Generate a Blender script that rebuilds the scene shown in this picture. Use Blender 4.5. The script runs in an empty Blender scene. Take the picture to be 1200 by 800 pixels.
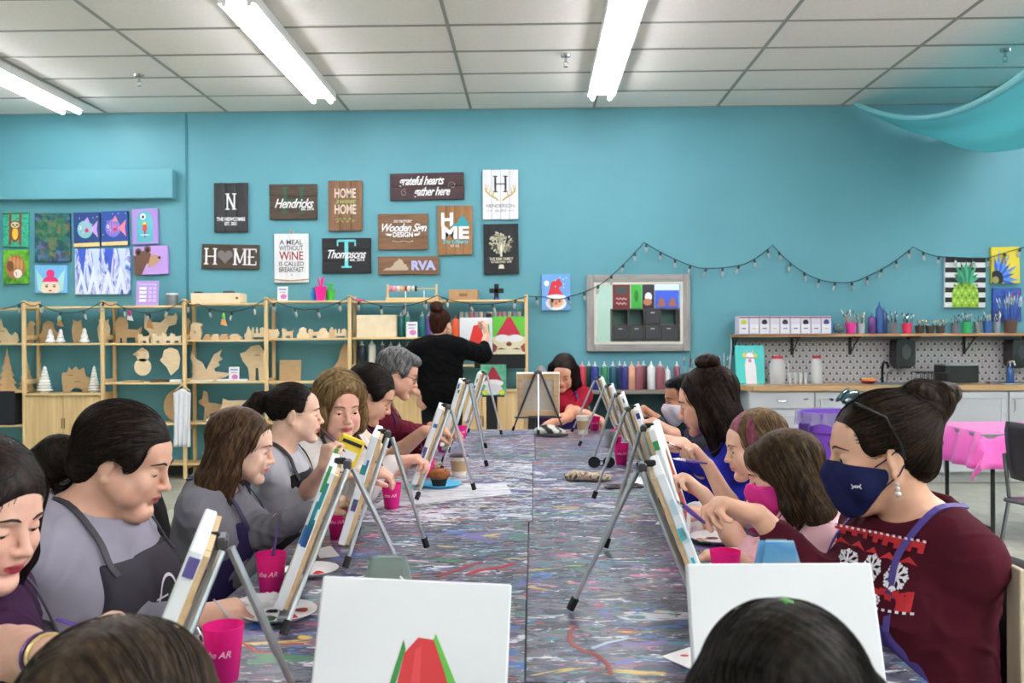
import bpy, math, random
import numpy as np
from mathutils import Vector, Matrix
import openvdb

PI = math.pi
C = bpy.context.scene.collection
R_ = random.Random(7)
NR = np.random.RandomState(5)

# ------------------------------------------------------------------ camera, world, exposure
FPX = 1063.0
CAMZ = 1.36
WALL = 9.03
CEIL = 3.63
TABLE = 0.75

cam_data = bpy.data.cameras.new('camera')
cam_data.sensor_width = 36.0
cam_data.lens = FPX / 1200.0 * 36.0
cam_data.clip_start = 0.05
cam_data.dof.use_dof = True
cam_data.dof.focus_distance = 2.7
cam_data.dof.aperture_fstop = 7.5
cam = bpy.data.objects.new('camera', cam_data)
C.objects.link(cam)
cam.location = (0, 0, CAMZ)
cam.rotation_mode = 'XYZ'
YAW, PITCH, ROLL = math.atan(25 / FPX), -math.atan(5 / FPX), math.radians(0.3)
_R = Matrix.Rotation(YAW, 3, 'Z') @ Matrix.Rotation(PI / 2 + PITCH, 3, 'X') @ Matrix.Rotation(-ROLL, 3, 'Z')
cam.rotation_euler = _R.to_euler('XYZ')
bpy.context.scene.camera = cam

world = bpy.data.worlds.new('world')
bpy.context.scene.world = world
world.use_nodes = True
world.node_tree.nodes['Background'].inputs[0].default_value = (0.75, 0.85, 1.0, 1)
world.node_tree.nodes['Background'].inputs[1].default_value = 0.3
vs = bpy.context.scene.view_settings
vs.view_transform = 'Standard'
vs.look = 'None'
vs.exposure = 0.97
vs.gamma = 1.0
vs.use_curve_mapping = False
bpy.context.scene.cycles.use_denoising = True
bpy.context.scene.cycles.max_bounces = 8
bpy.context.scene.cycles.diffuse_bounces = 4
bpy.context.scene.cycles.caustics_reflective = False
bpy.context.scene.cycles.caustics_refractive = False
LAMP = 24.0


def ray(px, py):
    d = _R @ Vector(((px - 600) / FPX, -(py - 400) / FPX, -1))
    return d


def at(px, py, Y):
    """world point seen at a pixel of the photograph, on the plane at depth Y"""
    d = ray(px, py)
    return Vector((0, 0, CAMZ)) + d * (Y / d.y)


def atz(px, py, z=TABLE):
    d = ray(px, py)
    return Vector((0, 0, CAMZ)) + d * ((z - CAMZ) / d.z)


# ------------------------------------------------------------------ materials
def lin(c):
    c = [v / 255.0 for v in c]
    return tuple((v / 12.92 if v <= 0.04045 else ((v + 0.055) / 1.055) ** 2.4) for v in c)


MATS = {}


class NT:
    def __init__(s, name):
        s.m = bpy.data.materials.new(name)
        s.m.use_nodes = True
        s.n = s.m.node_tree.nodes
        s.l = s.m.node_tree.links
        s.b = s.n['Principled BSDF']

    def add(s, t, **kw):
        n = s.n.new(t)
        for k, v in kw.items():
            if k[0] == '_':
                setattr(n, k[1:], v)
            else:
                n.inputs[k.replace('__', ' ')].default_value = v
        return n

    def link(s, a, b):
        s.l.new(a, b)

    def coords(s, scale=(1, 1, 1), obj=True, rot=(0, 0, 0)):
        tc = s.n.new('ShaderNodeTexCoord')
        mp = s.n.new('ShaderNodeMapping')
        mp.inputs['Scale'].default_value = scale
        mp.inputs['Rotation'].default_value = rot
        s.link(tc.outputs['Object' if obj else 'Generated'], mp.inputs['Vector'])
        return mp.outputs['Vector']

    def ramp(s, fac, stops, mode='LINEAR'):
        r = s.n.new('ShaderNodeValToRGB')
        r.color_ramp.interpolation = mode
        e = r.color_ramp.elements
        while len(e) < len(stops):
            e.new(0.5)
        for i, (p, c) in enumerate(stops):
            e[i].position = p
            e[i].color = (*c, 1)
        s.link(fac, r.inputs['Fac'])
        return r.outputs['Color']

    def bump(s, h, strength=0.2, dist=0.01):
        b = s.add('ShaderNodeBump', Strength=strength, Distance=dist)
        s.link(h, b.inputs['Height'])
        s.link(b.outputs['Normal'], s.b.inputs['Normal'])


def mat(name, col=(200, 200, 200), rough=0.5, metal=0.0, noise=0.0, nscale=20, stretch=(1, 1, 1), bump=0.0, emit=0, alpha=1.0, trans=0.0, sheen=0.0, coat=0.0, ior=None, sss=0.0, spec=None):
    if name in MATS:
        return MATS[name]
    t = NT(name)
    c = lin(col)
    t.b.inputs['Base Color'].default_value = (*c, 1)
    t.b.inputs['Roughness'].default_value = rough
    t.b.inputs['Metallic'].default_value = metal
    if noise or bump:
        n = t.add('ShaderNodeTexNoise', Scale=nscale, Detail=5.0)
        t.link(t.coords(stretch), n.inputs['Vector'])
        if noise:
            a = tuple(max(0, v * (1 - noise)) for v in c)
            b = tuple(min(1, v * (1 + noise)) for v in c)
            t.link(t.ramp(n.outputs['Fac'], [(0.3, a), (0.7, b)]), t.b.inputs['Base Color'])
        if bump:
            t.bump(n.outputs['Fac'], bump, 0.004)
    if emit:
        t.b.inputs['Emission Color'].default_value = (*c, 1)
        t.b.inputs['Emission Strength'].default_value = emit
    if alpha < 1:
        t.b.inputs['Alpha'].default_value = alpha
    if trans:
        t.b.inputs['Transmission Weight'].default_value = trans
    if sheen:
        t.b.inputs['Sheen Weight'].default_value = sheen
    if spec is not None:
        t.b.inputs['Specular IOR Level'].default_value = spec
    if coat:
        t.b.inputs['Coat Weight'].default_value = coat
    if ior:
        t.b.inputs['IOR'].default_value = ior
    if sss:
        t.b.inputs['Subsurface Weight'].default_value = sss
        t.b.inputs['Subsurface Radius'].default_value = (0.012, 0.005, 0.003)
        t.b.inputs['Subsurface Scale'].default_value = 1.0
    MATS[name] = t.m
    return t.m


def col(r, g, b, rough=0.55):
    """plain paint colour"""
    return mat('paint_%d_%d_%d' % (r, g, b), (r, g, b), rough)


def wood(name, a, b, rough=0.55, axis='X', scale=1.0, dark=0.5):
    if name in MATS:
        return MATS[name]
    t = NT(name)
    st = {'X': (1.2, 14, 14), 'Y': (14, 1.2, 14), 'Z': (14, 14, 1.2)}[axis]
    v = t.coords(tuple(q * scale for q in st))
    n = t.add('ShaderNodeTexNoise', Scale=1.6, Detail=8.0, Roughness=0.62, Distortion=0.6)
    t.link(v, n.inputs['Vector'])
    A, B = lin(a), lin(b)
    D = tuple(q * dark for q in A)
    t.link(t.ramp(n.outputs['Fac'], [(0.2, D), (0.4, A), (0.7, B)]), t.b.inputs['Base Color'])
    t.b.inputs['Roughness'].default_value = rough
    t.bump(n.outputs['Fac'], 0.12, 0.003)
    MATS[name] = t.m
    return t.m


# ------------------------------------------------------------------ mesh builder
def mrot(rx=0, ry=0, rz=0):
    return Matrix.Rotation(math.radians(rz), 4, 'Z') @ Matrix.Rotation(math.radians(ry), 4, 'Y') @ Matrix.Rotation(math.radians(rx), 4, 'X')


class MB:
    def __init__(s):
        s.v, s.f, s.mi, s.ms = [], [], [], []

    def m(s, m):
        if m not in s.ms:
            s.ms.append(m)
        return s.ms.index(m)

    def add(s, vs_, fs, m, M=None):
        b = len(s.v)
        k = s.m(m)
        for q in vs_:
            q = Vector(q)
            s.v.append(tuple(M @ q) if M is not None else tuple(q))
        for f in fs:
            s.f.append(tuple(b + i for i in f))
            s.mi.append(k)
        return s

    def box(s, c, d, m, M=None, bev=0.0):
        x, y, z = [q / 2 for q in d]
        if bev <= 0:
            vs_ = [(c[0] + i * x, c[1] + j * y, c[2] + k * z) for i in (-1, 1) for j in (-1, 1) for k in (-1, 1)]
            fs = [(0, 1, 3, 2), (4, 6, 7, 5), (0, 4, 5, 1), (2, 3, 7, 6), (0, 2, 6, 4), (1, 5, 7, 3)]
            return s.add(vs_, fs, m, M)
        # rounded in the plane of the two longest sides
        e = min(bev, x * .9, y * .9, z * .9)
        vs_, idx = [], {}
        for i in (-1, 1):
            for j in (-1, 1):
                for k in (-1, 1):
                    for a in range(3):
                        p = [i * (x - e), j * (y - e), k * (z - e)]
                        p[a] += (i, j, k)[a] * e
                        idx[(i, j, k, a)] = len(vs_)
                        vs_.append((c[0] + p[0], c[1] + p[1], c[2] + p[2]))
        fs = []
        for a in range(3):
            o = [q for q in range(3) if q != a]
            for sg in (-1, 1):
                q = []
                for (u, w) in ((-1, -1), (1, -1), (1, 1), (-1, 1)):
                    t = [0, 0, 0]
                    t[a] = sg
                    t[o[0]] = u
                    t[o[1]] = w
                    q.append(idx[(*t, a)])
                if (sg > 0) == (a == 1):
                    q.reverse()
                fs.append(tuple(q))
            for u in (-1, 1):
                for w in (-1, 1):
                    t0 = [0, 0, 0]
                    t1 = [0, 0, 0]
                    t0[a], t1[a] = -1, 1
                    for t in (t0, t1):
                        t[o[0]] = u
                        t[o[1]] = w
                    fs.append((idx[(*t0, o[0])], idx[(*t1, o[0])], idx[(*t1, o[1])], idx[(*t0, o[1])]))
        for i in (-1, 1):
            for j in (-1, 1):
                for k in (-1, 1):
                    fs.append((idx[(i, j, k, 0)], idx[(i, j, k, 1)], idx[(i, j, k, 2)]))
        return s.add(vs_, fs, m, M)

    def tube(s, pts, r, m, n=8, M=None, cap=True, flat=1.0):
        pts = [Vector(p) for p in pts]
        rs = r if isinstance(r, (list, tuple)) else [r] * len(pts)
        vs_, fs = [], []
        up = None
        for i, p in enumerate(pts):
            d = (pts[min(i + 1, len(pts) - 1)] - pts[max(i - 1, 0)]).normalized()
            if up is None:
                up = Vector((0, 0, 1)) if abs(d.z) < 0.9 else Vector((1, 0, 0))
            a = d.cross(up)
            if a.length < 1e-5:
                a = d.cross(Vector((0.3, 1, 0.1)))
            a.normalize()
            b = a.cross(d).normalized()
            up = b
            for k in range(n):
                t = 2 * PI * k / n
                vs_.append(p + a * (rs[i] * math.cos(t)) + b * (rs[i] * flat * math.sin(t)))
        for i in range(len(pts) - 1):
            for k in range(n):
                q = (k + 1) % n
                fs.append((i * n + k, i * n + q, (i + 1) * n + q, (i + 1) * n + k))
        if cap:
            fs.append(tuple(range(n - 1, -1, -1)))
            fs.append(tuple((len(pts) - 1) * n + k for k in range(n)))
        return s.add(vs_, fs, m, M)

    def lathe(s, prof, m, n=20, M=None, c=(0, 0, 0)):
        vs_, fs = [], []
        for (r, z) in prof:
            for k in range(n):
                t = 2 * PI * k / n
                vs_.append((c[0] + r * math.cos(t), c[1] + r * math.sin(t), c[2] + z))
        for i in range(len(prof) - 1):
            for k in range(n):
                q = (k + 1) % n
                fs.append((i * n + k, i * n + q, (i + 1) * n + q, (i + 1) * n + k))
        if prof[0][0] > 1e-6:
            fs.append(tuple(range(n - 1, -1, -1)))
        if prof[-1][0] > 1e-6:
            fs.append(tuple((len(prof) - 1) * n + k for k in range(n)))
        return s.add(vs_, fs, m, M)

    def ball(s, c, r, m, n=12, k=8, M=None):
        r = r if isinstance(r, (tuple, list)) else (r, r, r)
        T = Matrix.Translation(c) @ Matrix.Diagonal((*r, 1))
        if M is not None:
            T = M @ T
        return s.lathe([(max(math.sin(PI * i / k), 1e-7), -math.cos(PI * i / k)) for i in range(k + 1)], m, n, T)

    def prism(s, pts, d, m, M=None, y0=0.0):
        """outline in x,z pushed from y0 (front) to y0+d (back)"""
        a = sum(pts[i][0] * pts[(i + 1) % len(pts)][1] - pts[(i + 1) % len(pts)][0] * pts[i][1] for i in range(len(pts)))
        if a < 0:
            pts = pts[::-1]
        n = len(pts)
        vs_ = [(p[0], y0, p[1]) for p in pts] + [(p[0], y0 + d, p[1]) for p in pts]
        fs = [tuple(range(n)), tuple(range(2 * n - 1, n - 1, -1))]
        for i in range(n):
            j = (i + 1) % n
            fs.append((j, i, n + i, n + j))
        return s.add(vs_, fs, m, M)

    def mesh(s, name):
        me = bpy.data.meshes.new(name)
        me.from_pydata(s.v, [], s.f)
        for q in s.ms:
            me.materials.append(q)
        me.polygons.foreach_set('material_index', s.mi)
        me.update()
        return me

    def build(s, name, parent=None, loc=(0, 0, 0), smooth=False, bevel=0.0, rot=None):
        me = s.mesh(name)
        if smooth:
            me.shade_smooth()
            me.set_sharp_from_angle(angle=math.radians(40))
        o = bpy.data.objects.new(name, me)
        C.objects.link(o)
        o.location = loc
        if rot:
            o.rotation_euler = [math.radians(q) for q in rot]
        if parent is not None:
            o.parent = parent
        if bevel:
            b = o.modifiers.new('bevel', 'BEVEL')
            b.width = bevel
            b.segments = 2
            b.limit_method = 'ANGLE'
        return o


def thing(name, label, cat, loc=(0, 0, 0), rz=0.0, group=None):
    o = bpy.data.objects.new(name, None)
    o.empty_display_size = 0.05
    C.objects.link(o)
    o.location = loc
    o.rotation_euler = (0, 0, math.radians(rz))
    return tag(o, label, cat, group)


def tag(o, label, cat, group=None, kind=None):
    if label:
        o['label'] = label
    if cat:
        o['category'] = cat
    if group:
        o['group'] = group
    if kind:
        o['kind'] = kind
    return o


def struct(o):
    o['kind'] = 'structure'
    return o


KIDS = {}


def dup(o, loc=None, rz=None, label=None, group=None, parent=None):
    def cp(q, par):
        c = q.copy()
        C.objects.link(c)
        c.parent = par
        for ch in list(q.children):
            cp(ch, c)
        return c
    c = cp(o, parent)
    if loc is not None:
        c.location = loc
    if rz is not None:
        c.rotation_euler = (0, 0, math.radians(rz))
    if label:
        c['label'] = label
    if group:
        c['group'] = group
    return c


_fcache = {}


def text_mesh(txt, size=1.0, shear=0.0, bold=0.0, sx=1.0, align='CENTER', spacing=1.0):
    key = (txt, shear, bold, align, spacing)
    if key not in _fcache:
        cu = bpy.data.curves.new('t', 'FONT')
        cu.body = txt
        cu.size = 1.0
        cu.shear = shear
        cu.offset = bold
        cu.align_x = align
        cu.align_y = 'CENTER'
        cu.space_character = spacing
        cu.resolution_u = 3
        o = bpy.data.objects.new('t', cu)
        me = bpy.data.meshes.new_from_object(o)
        _fcache[key] = ([tuple(v.co) for v in me.vertices], [tuple(p.vertices) for p in me.polygons])
        bpy.data.objects.remove(o)
        bpy.data.meshes.remove(me)
        bpy.data.curves.remove(cu)
    vs_, fs = _fcache[key]
    return [(v[0] * size * sx, v[1] * size) for v in vs_], fs


def put_text(mb, txt, x, z, size, m, y=-0.002, M=None, rot=0.0, width=None, **kw):
    """flat lettering in the x,z plane, read from -y; width squeezes it to fit"""
    vs_, fs = text_mesh(txt, size, **kw)
    if not vs_:
        return
    if width:
        w = max(v[0] for v in vs_) - min(v[0] for v in vs_)
        k = width / w
        vs_ = [(v[0] * k, v[1]) for v in vs_]
    c, s_ = math.cos(math.radians(rot)), math.sin(math.radians(rot))
    mb.add([(x + v[0] * c - v[1] * s_, y, z + v[0] * s_ + v[1] * c) for v in vs_], fs, m, M)


def circ(cx, cz, rx, rz=None, n=16, a0=0, a1=360):
    rz = rz if rz is not None else rx
    full = abs(a1 - a0) >= 360
    k = n if full else n + 1
    return [(cx + rx * math.cos(math.radians(a0 + (a1 - a0) * i / n)), cz + rz * math.sin(math.radians(a0 + (a1 - a0) * i / n))) for i in range(k)]


# ------------------------------------------------------------------ soft bodies: distance fields turned to one continuous mesh
BG = 0.07


def V3(p):
    return np.array(tuple(p), dtype=np.float64)


def nrm(v):
    v = V3(v)
    return v / max(1e-9, np.linalg.norm(v))


class Vol:
    def __init__(s, lo, hi, h):
        s.h = h
        s.lo = V3(lo)
        s.n = np.ceil((V3(hi) - s.lo) / h).astype(int) + 1
        s.a = np.full(tuple(s.n), BG, dtype=np.float32)
        s.ax = [(s.lo[i] + np.arange(s.n[i]) * h).astype(np.float32) for i in range(3)]

    def win(s, lo, hi):
        i0 = np.maximum(0, np.floor((lo - s.lo) / s.h).astype(int))
        i1 = np.minimum(s.n, np.ceil((hi - s.lo) / s.h).astype(int) + 1)
        if np.any(i1 <= i0):
            return None
        sl = tuple(slice(i0[i], i1[i]) for i in range(3))
        return sl, s.ax[0][sl[0]][:, None, None], s.ax[1][sl[1]][None, :, None], s.ax[2][sl[2]][None, None, :]

    def comb(s, sl, d, k, op):
        a = s.a[sl]
        if op == 'u':
            if k > 0:
                q = np.maximum(k - np.abs(a - d), 0) / k
                r = np.minimum(a, d) - q * q * k * 0.25
            else:
                r = np.minimum(a, d)
        elif op == 's':
            d = -d
            q = np.maximum(k - np.abs(a - d), 0) / max(k, 1e-6)
            r = np.maximum(a, d) + q * q * k * 0.25
        elif op == 'i':
            q = np.maximum(k - np.abs(a - d), 0) / max(k, 1e-6)
            r = np.maximum(a, d) + q * q * k * 0.25
        s.a[sl] = np.clip(r, -BG, BG)

    def ell(s, c, r, R=None, k=0.02, op='u'):
        c, r = V3(c), V3(r)
        ext = r.max() if R is not None else r
        w = s.win(c - ext - k - .03, c + ext + k + .03)
        if w is None:
            return
        sl, X, Y, Z = w
        X, Y, Z = X - np.float32(c[0]), Y - np.float32(c[1]), Z - np.float32(c[2])
        if R is not None:
            R = np.asarray(R, dtype=np.float32)
            X, Y, Z = [X * R[0, i] + Y * R[1, i] + Z * R[2, i] for i in range(3)]
        r = r.astype(np.float32)
        x, y, z = X / r[0], Y / r[1], Z / r[2]
        k0 = np.sqrt(x * x + y * y + z * z)
        k1 = np.sqrt((x / r[0]) ** 2 + (y / r[1]) ** 2 + (z / r[2]) ** 2) + 1e-6
        s.comb(sl, k0 * (k0 - 1) / k1, k, op)

    def cap(s, a, b, ra, rb, k=0.02, op='u'):
        a, b = V3(a), V3(b)
        m = max(ra, rb) + k + .02
        w = s.win(np.minimum(a, b) - m, np.maximum(a, b) + m)
        if w is None:
            return
        sl, X, Y, Z = w
        ab = (b - a).astype(np.float32)
        L = float(ab @ ab) + 1e-9
        X, Y, Z = X - np.float32(a[0]), Y - np.float32(a[1]), Z - np.float32(a[2])
        t = np.clip((X * ab[0] + Y * ab[1] + Z * ab[2]) / L, 0, 1)
        d = np.sqrt((X - t * ab[0]) ** 2 + (Y - t * ab[1]) ** 2 + (Z - t * ab[2]) ** 2) - (ra + (rb - ra) * t)
        s.comb(sl, d, k, op)

    def chain(s, pts, rs, k=0.02, op='u'):
        for i in range(len(pts) - 1):
            s.cap(pts[i], pts[i + 1], rs[i], rs[i + 1], k, op)

    def half(s, p, n, k=0.005):
        """keep what lies behind the plane (on the side n points away from)"""
        n = nrm(n).astype(np.float32)
        sl, X, Y, Z = s.win(s.lo, s.lo + s.n * s.h)
        d = X * n[0] + Y * n[1] + Z * n[2] - np.float32(float(V3(p) @ n))
        s.comb(sl, d, k, 'i')

    def val(s, P):
        q = (np.atleast_2d(P) - s.lo) / s.h
        q = np.clip(q, 0, s.n - 1.001)
        i = q.astype(int)
        f = q - i
        r = 0
        for dx in (0, 1):
            for dy in (0, 1):
                for dz in (0, 1):
                    w = (f[:, 0] if dx else 1 - f[:, 0]) * (f[:, 1] if dy else 1 - f[:, 1]) * (f[:, 2] if dz else 1 - f[:, 2])
                    r = r + w * s.a[i[:, 0] + dx, i[:, 1] + dy, i[:, 2] + dz]
        return r

    def grad(s, P):
        P = np.atleast_2d(P)
        e = s.h
        g = np.stack([s.val(P + np.eye(3)[i] * e) - s.val(P - np.eye(3)[i] * e) for i in range(3)], 1)
        return g / np.maximum(1e-6, np.linalg.norm(g, axis=1, keepdims=True))

    def onto(s, P, off=0.0, it=6):
        P = np.atleast_2d(np.array(P, dtype=float))
        for _ in range(it):
            P = P - s.grad(P) * np.clip((s.val(P) - off), -.03, .03)[:, None]
        return P

    def march(s, P, d, off=0.0, far=0.3):
        """from P go along d until the surface"""
        P = np.atleast_2d(np.array(P, dtype=float)).copy()
        d = nrm(d)
        t = np.zeros(len(P))
        for _ in range(60):
            v = s.val(P + d * t[:, None]) - off
            t = np.where(t < far, t + np.maximum(v * 0.8, 0), t)
        return P + d * t[:, None]

    def polys(s, adapt=0.0):
        g = openvdb.FloatGrid(BG)
        a = s.a.copy()
        a[0], a[-1] = BG, BG
        a[:, 0], a[:, -1] = BG, BG
        a[:, :, 0], a[:, :, -1] = BG, BG
        g.copyFromArray(a, tolerance=0.0)
        p, t, q = g.convertToPolygons(0.0, adapt)
        return p.astype(np.float64) * s.h + s.lo, t, q


def wave(P, sc, seed=0):
    """cheap smooth pseudo noise on points"""
    r = np.random.RandomState(seed)
    v = 0
    for i in range(5):
        d = r.normal(size=3)
        d /= np.linalg.norm(d)
        d2 = r.normal(size=3)
        v = v + np.sin(P @ d * sc * (1 + .35 * i) + 1.3 * np.sin(P @ d2 * sc * .6 + i) + r.rand() * 6.28)
    return v / 5


def np_mesh(name, P, tris, quads, mats, midx=None, smooth=True):
    me = bpy.data.meshes.new(name)
    nt, nq = len(tris), len(quads)
    me.vertices.add(len(P))
    me.vertices.foreach_set('co', P.astype(np.float32).ravel())
    me.loops.add(nt * 3 + nq * 4)
    li = np.concatenate([np.asarray(tris).ravel(), np.asarray(quads).ravel()]).astype(np.int32)
    me.loops.foreach_set('vertex_index', li)
    me.polygons.add(nt + nq)
    st = np.concatenate([np.arange(nt) * 3, nt * 3 + np.arange(nq) * 4]).astype(np.int32)
    me.polygons.foreach_set('loop_start', st)
    for q in mats:
        me.materials.append(q)
    if midx is not None:
        me.polygons.foreach_set('material_index', midx.astype(np.int32))
    me.update(calc_edges=True)
    me.validate()
    if smooth:
        me.shade_smooth()
    return me


def normals(P, tris, quads):
    N = np.zeros_like(P)
    for F in (tris, quads):
        if len(F) == 0:
            continue
        F = np.asarray(F)
        n = np.cross(P[F[:, 2]] - P[F[:, 0]], P[F[:, -1]] - P[F[:, 1 if F.shape[1] == 4 else 0]])
        for j in range(F.shape[1]):
            np.add.at(N, F[:, j], n)
    return N / np.maximum(1e-9, np.linalg.norm(N, axis=1, keepdims=True))


def vol_obj(name, vol, mats, parent, base, adapt=0.0, disp=None, paint=None):
    P, t, q = vol.polys(adapt)
    if len(P) == 0:
        return None
    if disp is not None:
        G = vol.grad(P)
        P = P + G * disp(P)[:, None]
    mi = None
    if paint is not None:
        c = np.concatenate([P[t].mean(1) if len(t) else np.zeros((0, 3)), P[q].mean(1) if len(q) else np.zeros((0, 3))])
        mi = paint(c)
    me = np_mesh(name, P - V3(base), t, q, mats, mi)
    o = bpy.data.objects.new(name, me)
    C.objects.link(o)
    o.parent = parent
    return o
# ------------------------------------------------------------------ people
def hairmat(name, a, b):
    if name in MATS:
        return MATS[name]
    t = NT(name)
    n = t.add('ShaderNodeTexNoise', Scale=55.0, Detail=3.0)
    t.link(t.coords((1.6, 1.6, .35)), n.inputs['Vector'])
    t.link(t.ramp(n.outputs['Fac'], [(.35, lin(a)), (.7, lin(b))]), t.b.inputs['Base Color'])
    t.b.inputs['Roughness'].default_value = .5
    t.b.inputs['Specular IOR Level'].default_value = .16
    t.bump(n.outputs['Fac'], .35, .003)
    MATS[name] = t.m
    return t.m


def skinmat(name, c, lips=(190, 105, 100)):
    if name in MATS:
        return MATS[name]
    t = NT(name)
    n = t.add('ShaderNodeTexNoise', Scale=28.0, Detail=4.0)
    t.link(t.coords(), n.inputs['Vector'])
    a = lin(c)
    mx = t.add('ShaderNodeMix', _data_type='RGBA')
    at_ = t.add('ShaderNodeAttribute', _attribute_name='lip')
    t.link(at_.outputs['Fac'], mx.inputs[0])
    t.link(t.ramp(n.outputs['Fac'], [(.35, (a[0] * .94, a[1] * .86, a[2] * .84)), (.65, a)]), mx.inputs[6])
    mx.inputs[7].default_value = (*lin(lips), 1)
    t.link(mx.outputs[2], t.b.inputs['Base Color'])
    t.b.inputs['Roughness'].default_value = .5
    t.b.inputs['Specular IOR Level'].default_value = .35
    t.b.inputs['Subsurface Weight'].default_value = .12
    t.b.inputs['Subsurface Radius'].default_value = (.01, .004, .002)
    t.b.inputs['Subsurface Scale'].default_value = 1
    n2 = t.add('ShaderNodeTexNoise', Scale=400.0, Detail=2.0)
    t.link(t.coords(), n2.inputs['Vector'])
    t.bump(n2.outputs['Fac'], .08, .001)
    MATS[name] = t.m
    return t.m


def cloth(name, c, rough=.85, n=.12, sc=9):
    return mat(name, c, rough, noise=n, nscale=sc, bump=.12, spec=.12)


def frame(yaw, pitch=0.0, roll=0.0):
    """columns: right, forward, up. yaw in degrees from +X, pitch > 0 looks down, roll > 0 tips to its right"""
    M = Matrix.Rotation(math.radians(yaw - 90), 3, 'Z') @ Matrix.Rotation(-math.radians(pitch), 3, 'X') @ Matrix.Rotation(math.radians(roll), 3, 'Y')
    return np.array(M)


def strands(vol, seeds, flow, n_steps, step, rad, off, seed=0, taper=True, wob=.25):
    """hairs that run along the surface of vol: returns points and faces of thin three-sided tubes"""
    rs = np.random.RandomState(seed)
    P = vol.onto(seeds, off)
    n = len(P)
    L = [P]
    off_ = off + rs.rand(n) * off
    jit = rs.normal(size=(n, 3)) * wob
    prev = None
    for i in range(n_steps):
        g = vol.grad(P)
        d = flow(P) + jit * .35
        d = d - g * (d * g).sum(1, keepdims=True) * .92
        ln = np.linalg.norm(d, axis=1, keepdims=True)
        d = d / np.maximum(ln, 1e-6)
        if prev is not None:
            d = d * .5 + prev * .5
            d /= np.maximum(1e-6, np.linalg.norm(d, axis=1, keepdims=True))
        prev = d
        P = P + d * step
        v = vol.val(P) - off_
        P = P - vol.grad(P) * np.clip(v, -.004, .006)[:, None] * .8
        L.append(P)
    T = np.stack(L, 1)
    m = T.shape[1]
    D = np.gradient(T, axis=1)
    D /= np.maximum(1e-9, np.linalg.norm(D, axis=2, keepdims=True))
    U = np.cross(D, np.array([.3, .5, .8]))
    U /= np.maximum(1e-9, np.linalg.norm(U, axis=2, keepdims=True))
    W = np.cross(D, U)
    r = rad * (np.sin(np.linspace(.25, PI - .12, m)) if taper else np.ones(m))[None, :, None]
    ring = np.stack([T + r * (U * math.cos(a) + W * math.sin(a)) for a in (0, 2.094, 4.189)], 2)
    V = ring.reshape(-1, 3)
    b = (np.arange(n)[:, None] * m + np.arange(m - 1)[None, :]).ravel() * 3
    Q = []
    for k in range(3):
        j = (k + 1) % 3
        Q.append(np.stack([b + k, b + j, b + 3 + j, b + 3 + k], 1))
    who = np.tile(np.repeat(np.arange(n), m - 1), 3)
    return V, np.concatenate(Q), who


EYE = (.0315, .0735, .002)


def head_shape(v, w, R, sc, o):
    """w maps head coordinates (metres for a 0.235 m head) to the volume"""
    def e(c, r, k=.02, op='u', rot=None):
        Q = R if rot is None else R @ rot
        v.ell(w(c), np.array(r) * sc, Q, k * sc, op)

    def c(a, b, ra, rb, k=.02, op='u'):
        v.cap(w(a), w(b), ra * sc, rb * sc, k * sc, op)
    f = o.get('fat', 0.0)
    e((0, -.018, .038), (.0735, .094, .082))
    e((0, .028, -.02), (.053 + f * .01, .058, .082), .03)
    e((0, .056, .042), (.052, .030, .036), .03)                       # forehead
    for s in (-1, 1):
        c((s * .052, -.002, -.045), (s * .016, .064, -.095), .016 + f * .006, .015, .03)   # jaw
        e((s * .039, .066, -.028), (.021 + f * .007, .020, .023), .022)   # cheek
        e((s * .045, .05, -.06), (.02 + f * .01, .022, .025), .022)
    e((0, .076, -.094), (.019, .016, .016), .022)                     # chin
    if f > .3:
        e((0, .045, -.105), (.035, .035, .02), .03)
    c((-.03, .082, .0235), (.03, .082, .0235), .0085, .0085, .016)      # brow ridge
    for s in (-1, 1):
        e((s * .031, .094, .001), (.019, .013, .0125), .012, 's')      # socket
    c((0, .086, .012), (0, .106, -.026), .0065, .0085, .013)          # nose bridge
    e((0, .1075, -.029), (.0095, .0095, .008), .006)
    for s in (-1, 1):
        e((s * .0105, .098, -.031), (.0068, .008, .0062), .006)
        e((s * .006, .104, -.0375), (.003, .005, .003), .003, 's')
    e((0, .083, -.052), (.024, .014, .02), .016)                       # muzzle
    c((-.018, .0865, -.0575), (0, .0955, -.0545), .0036, .0062, .005)
    c((.018, .0865, -.0575), (0, .0955, -.0545), .0036, .0062, .005)
    c((-.015, .0865, -.0655), (.015, .0865, -.0655), .0052, .0052, .005)
    c((-.004, .0915, -.0655), (.004, .0915, -.0655), .0062, .0062, .006)
    c((-.021, .0915, -.0603), (.021, .0915, -.0603), .0018, .0018, .003, 's')
    c((-.008, .1, -.0603), (.008, .1, -.0603), .0022, .0022, .003, 's')
    e((0, .092, -.078), (.018, .007, .005), .008, 's')
    for s in (-1, 1):                                                   # lids over the eyeballs
        ex = (s * EYE[0], EYE[1], EYE[2])
        e(ex, (.0145, .0145, .0138), .004)
        lid = o.get('lid', .35)
        zc = EYE[2] + .0040 - lid * .009
        e((ex[0], ex[1] + .0135, zc - .0033), (.0135, .011, .0038), .0012, 's')
    for s in (-1, 1):                                                   # ears
        rot = np.array(Matrix.Rotation(s * math.radians(-18), 3, 'Z') @ Matrix.Rotation(math.radians(-12), 3, 'X'))
        e((s * .0735, -.012, -.008), (.0075, .0175, .030), .010, 'u', rot)
        e((s * .0835, -.008, -.004), (.005, .0095, .017), .004, 's', rot)
        e((s * .079, -.006, -.036), (.005, .008, .009), .005)
    nr = .047 + f * .012 - o.get('thin', 0) * .008
    v.chain([w((0, -.03, -.03)), w((0, -.036, -.09)), o['Nb']], [nr * sc, nr * sc, (nr + .008) * sc], .03)


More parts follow.
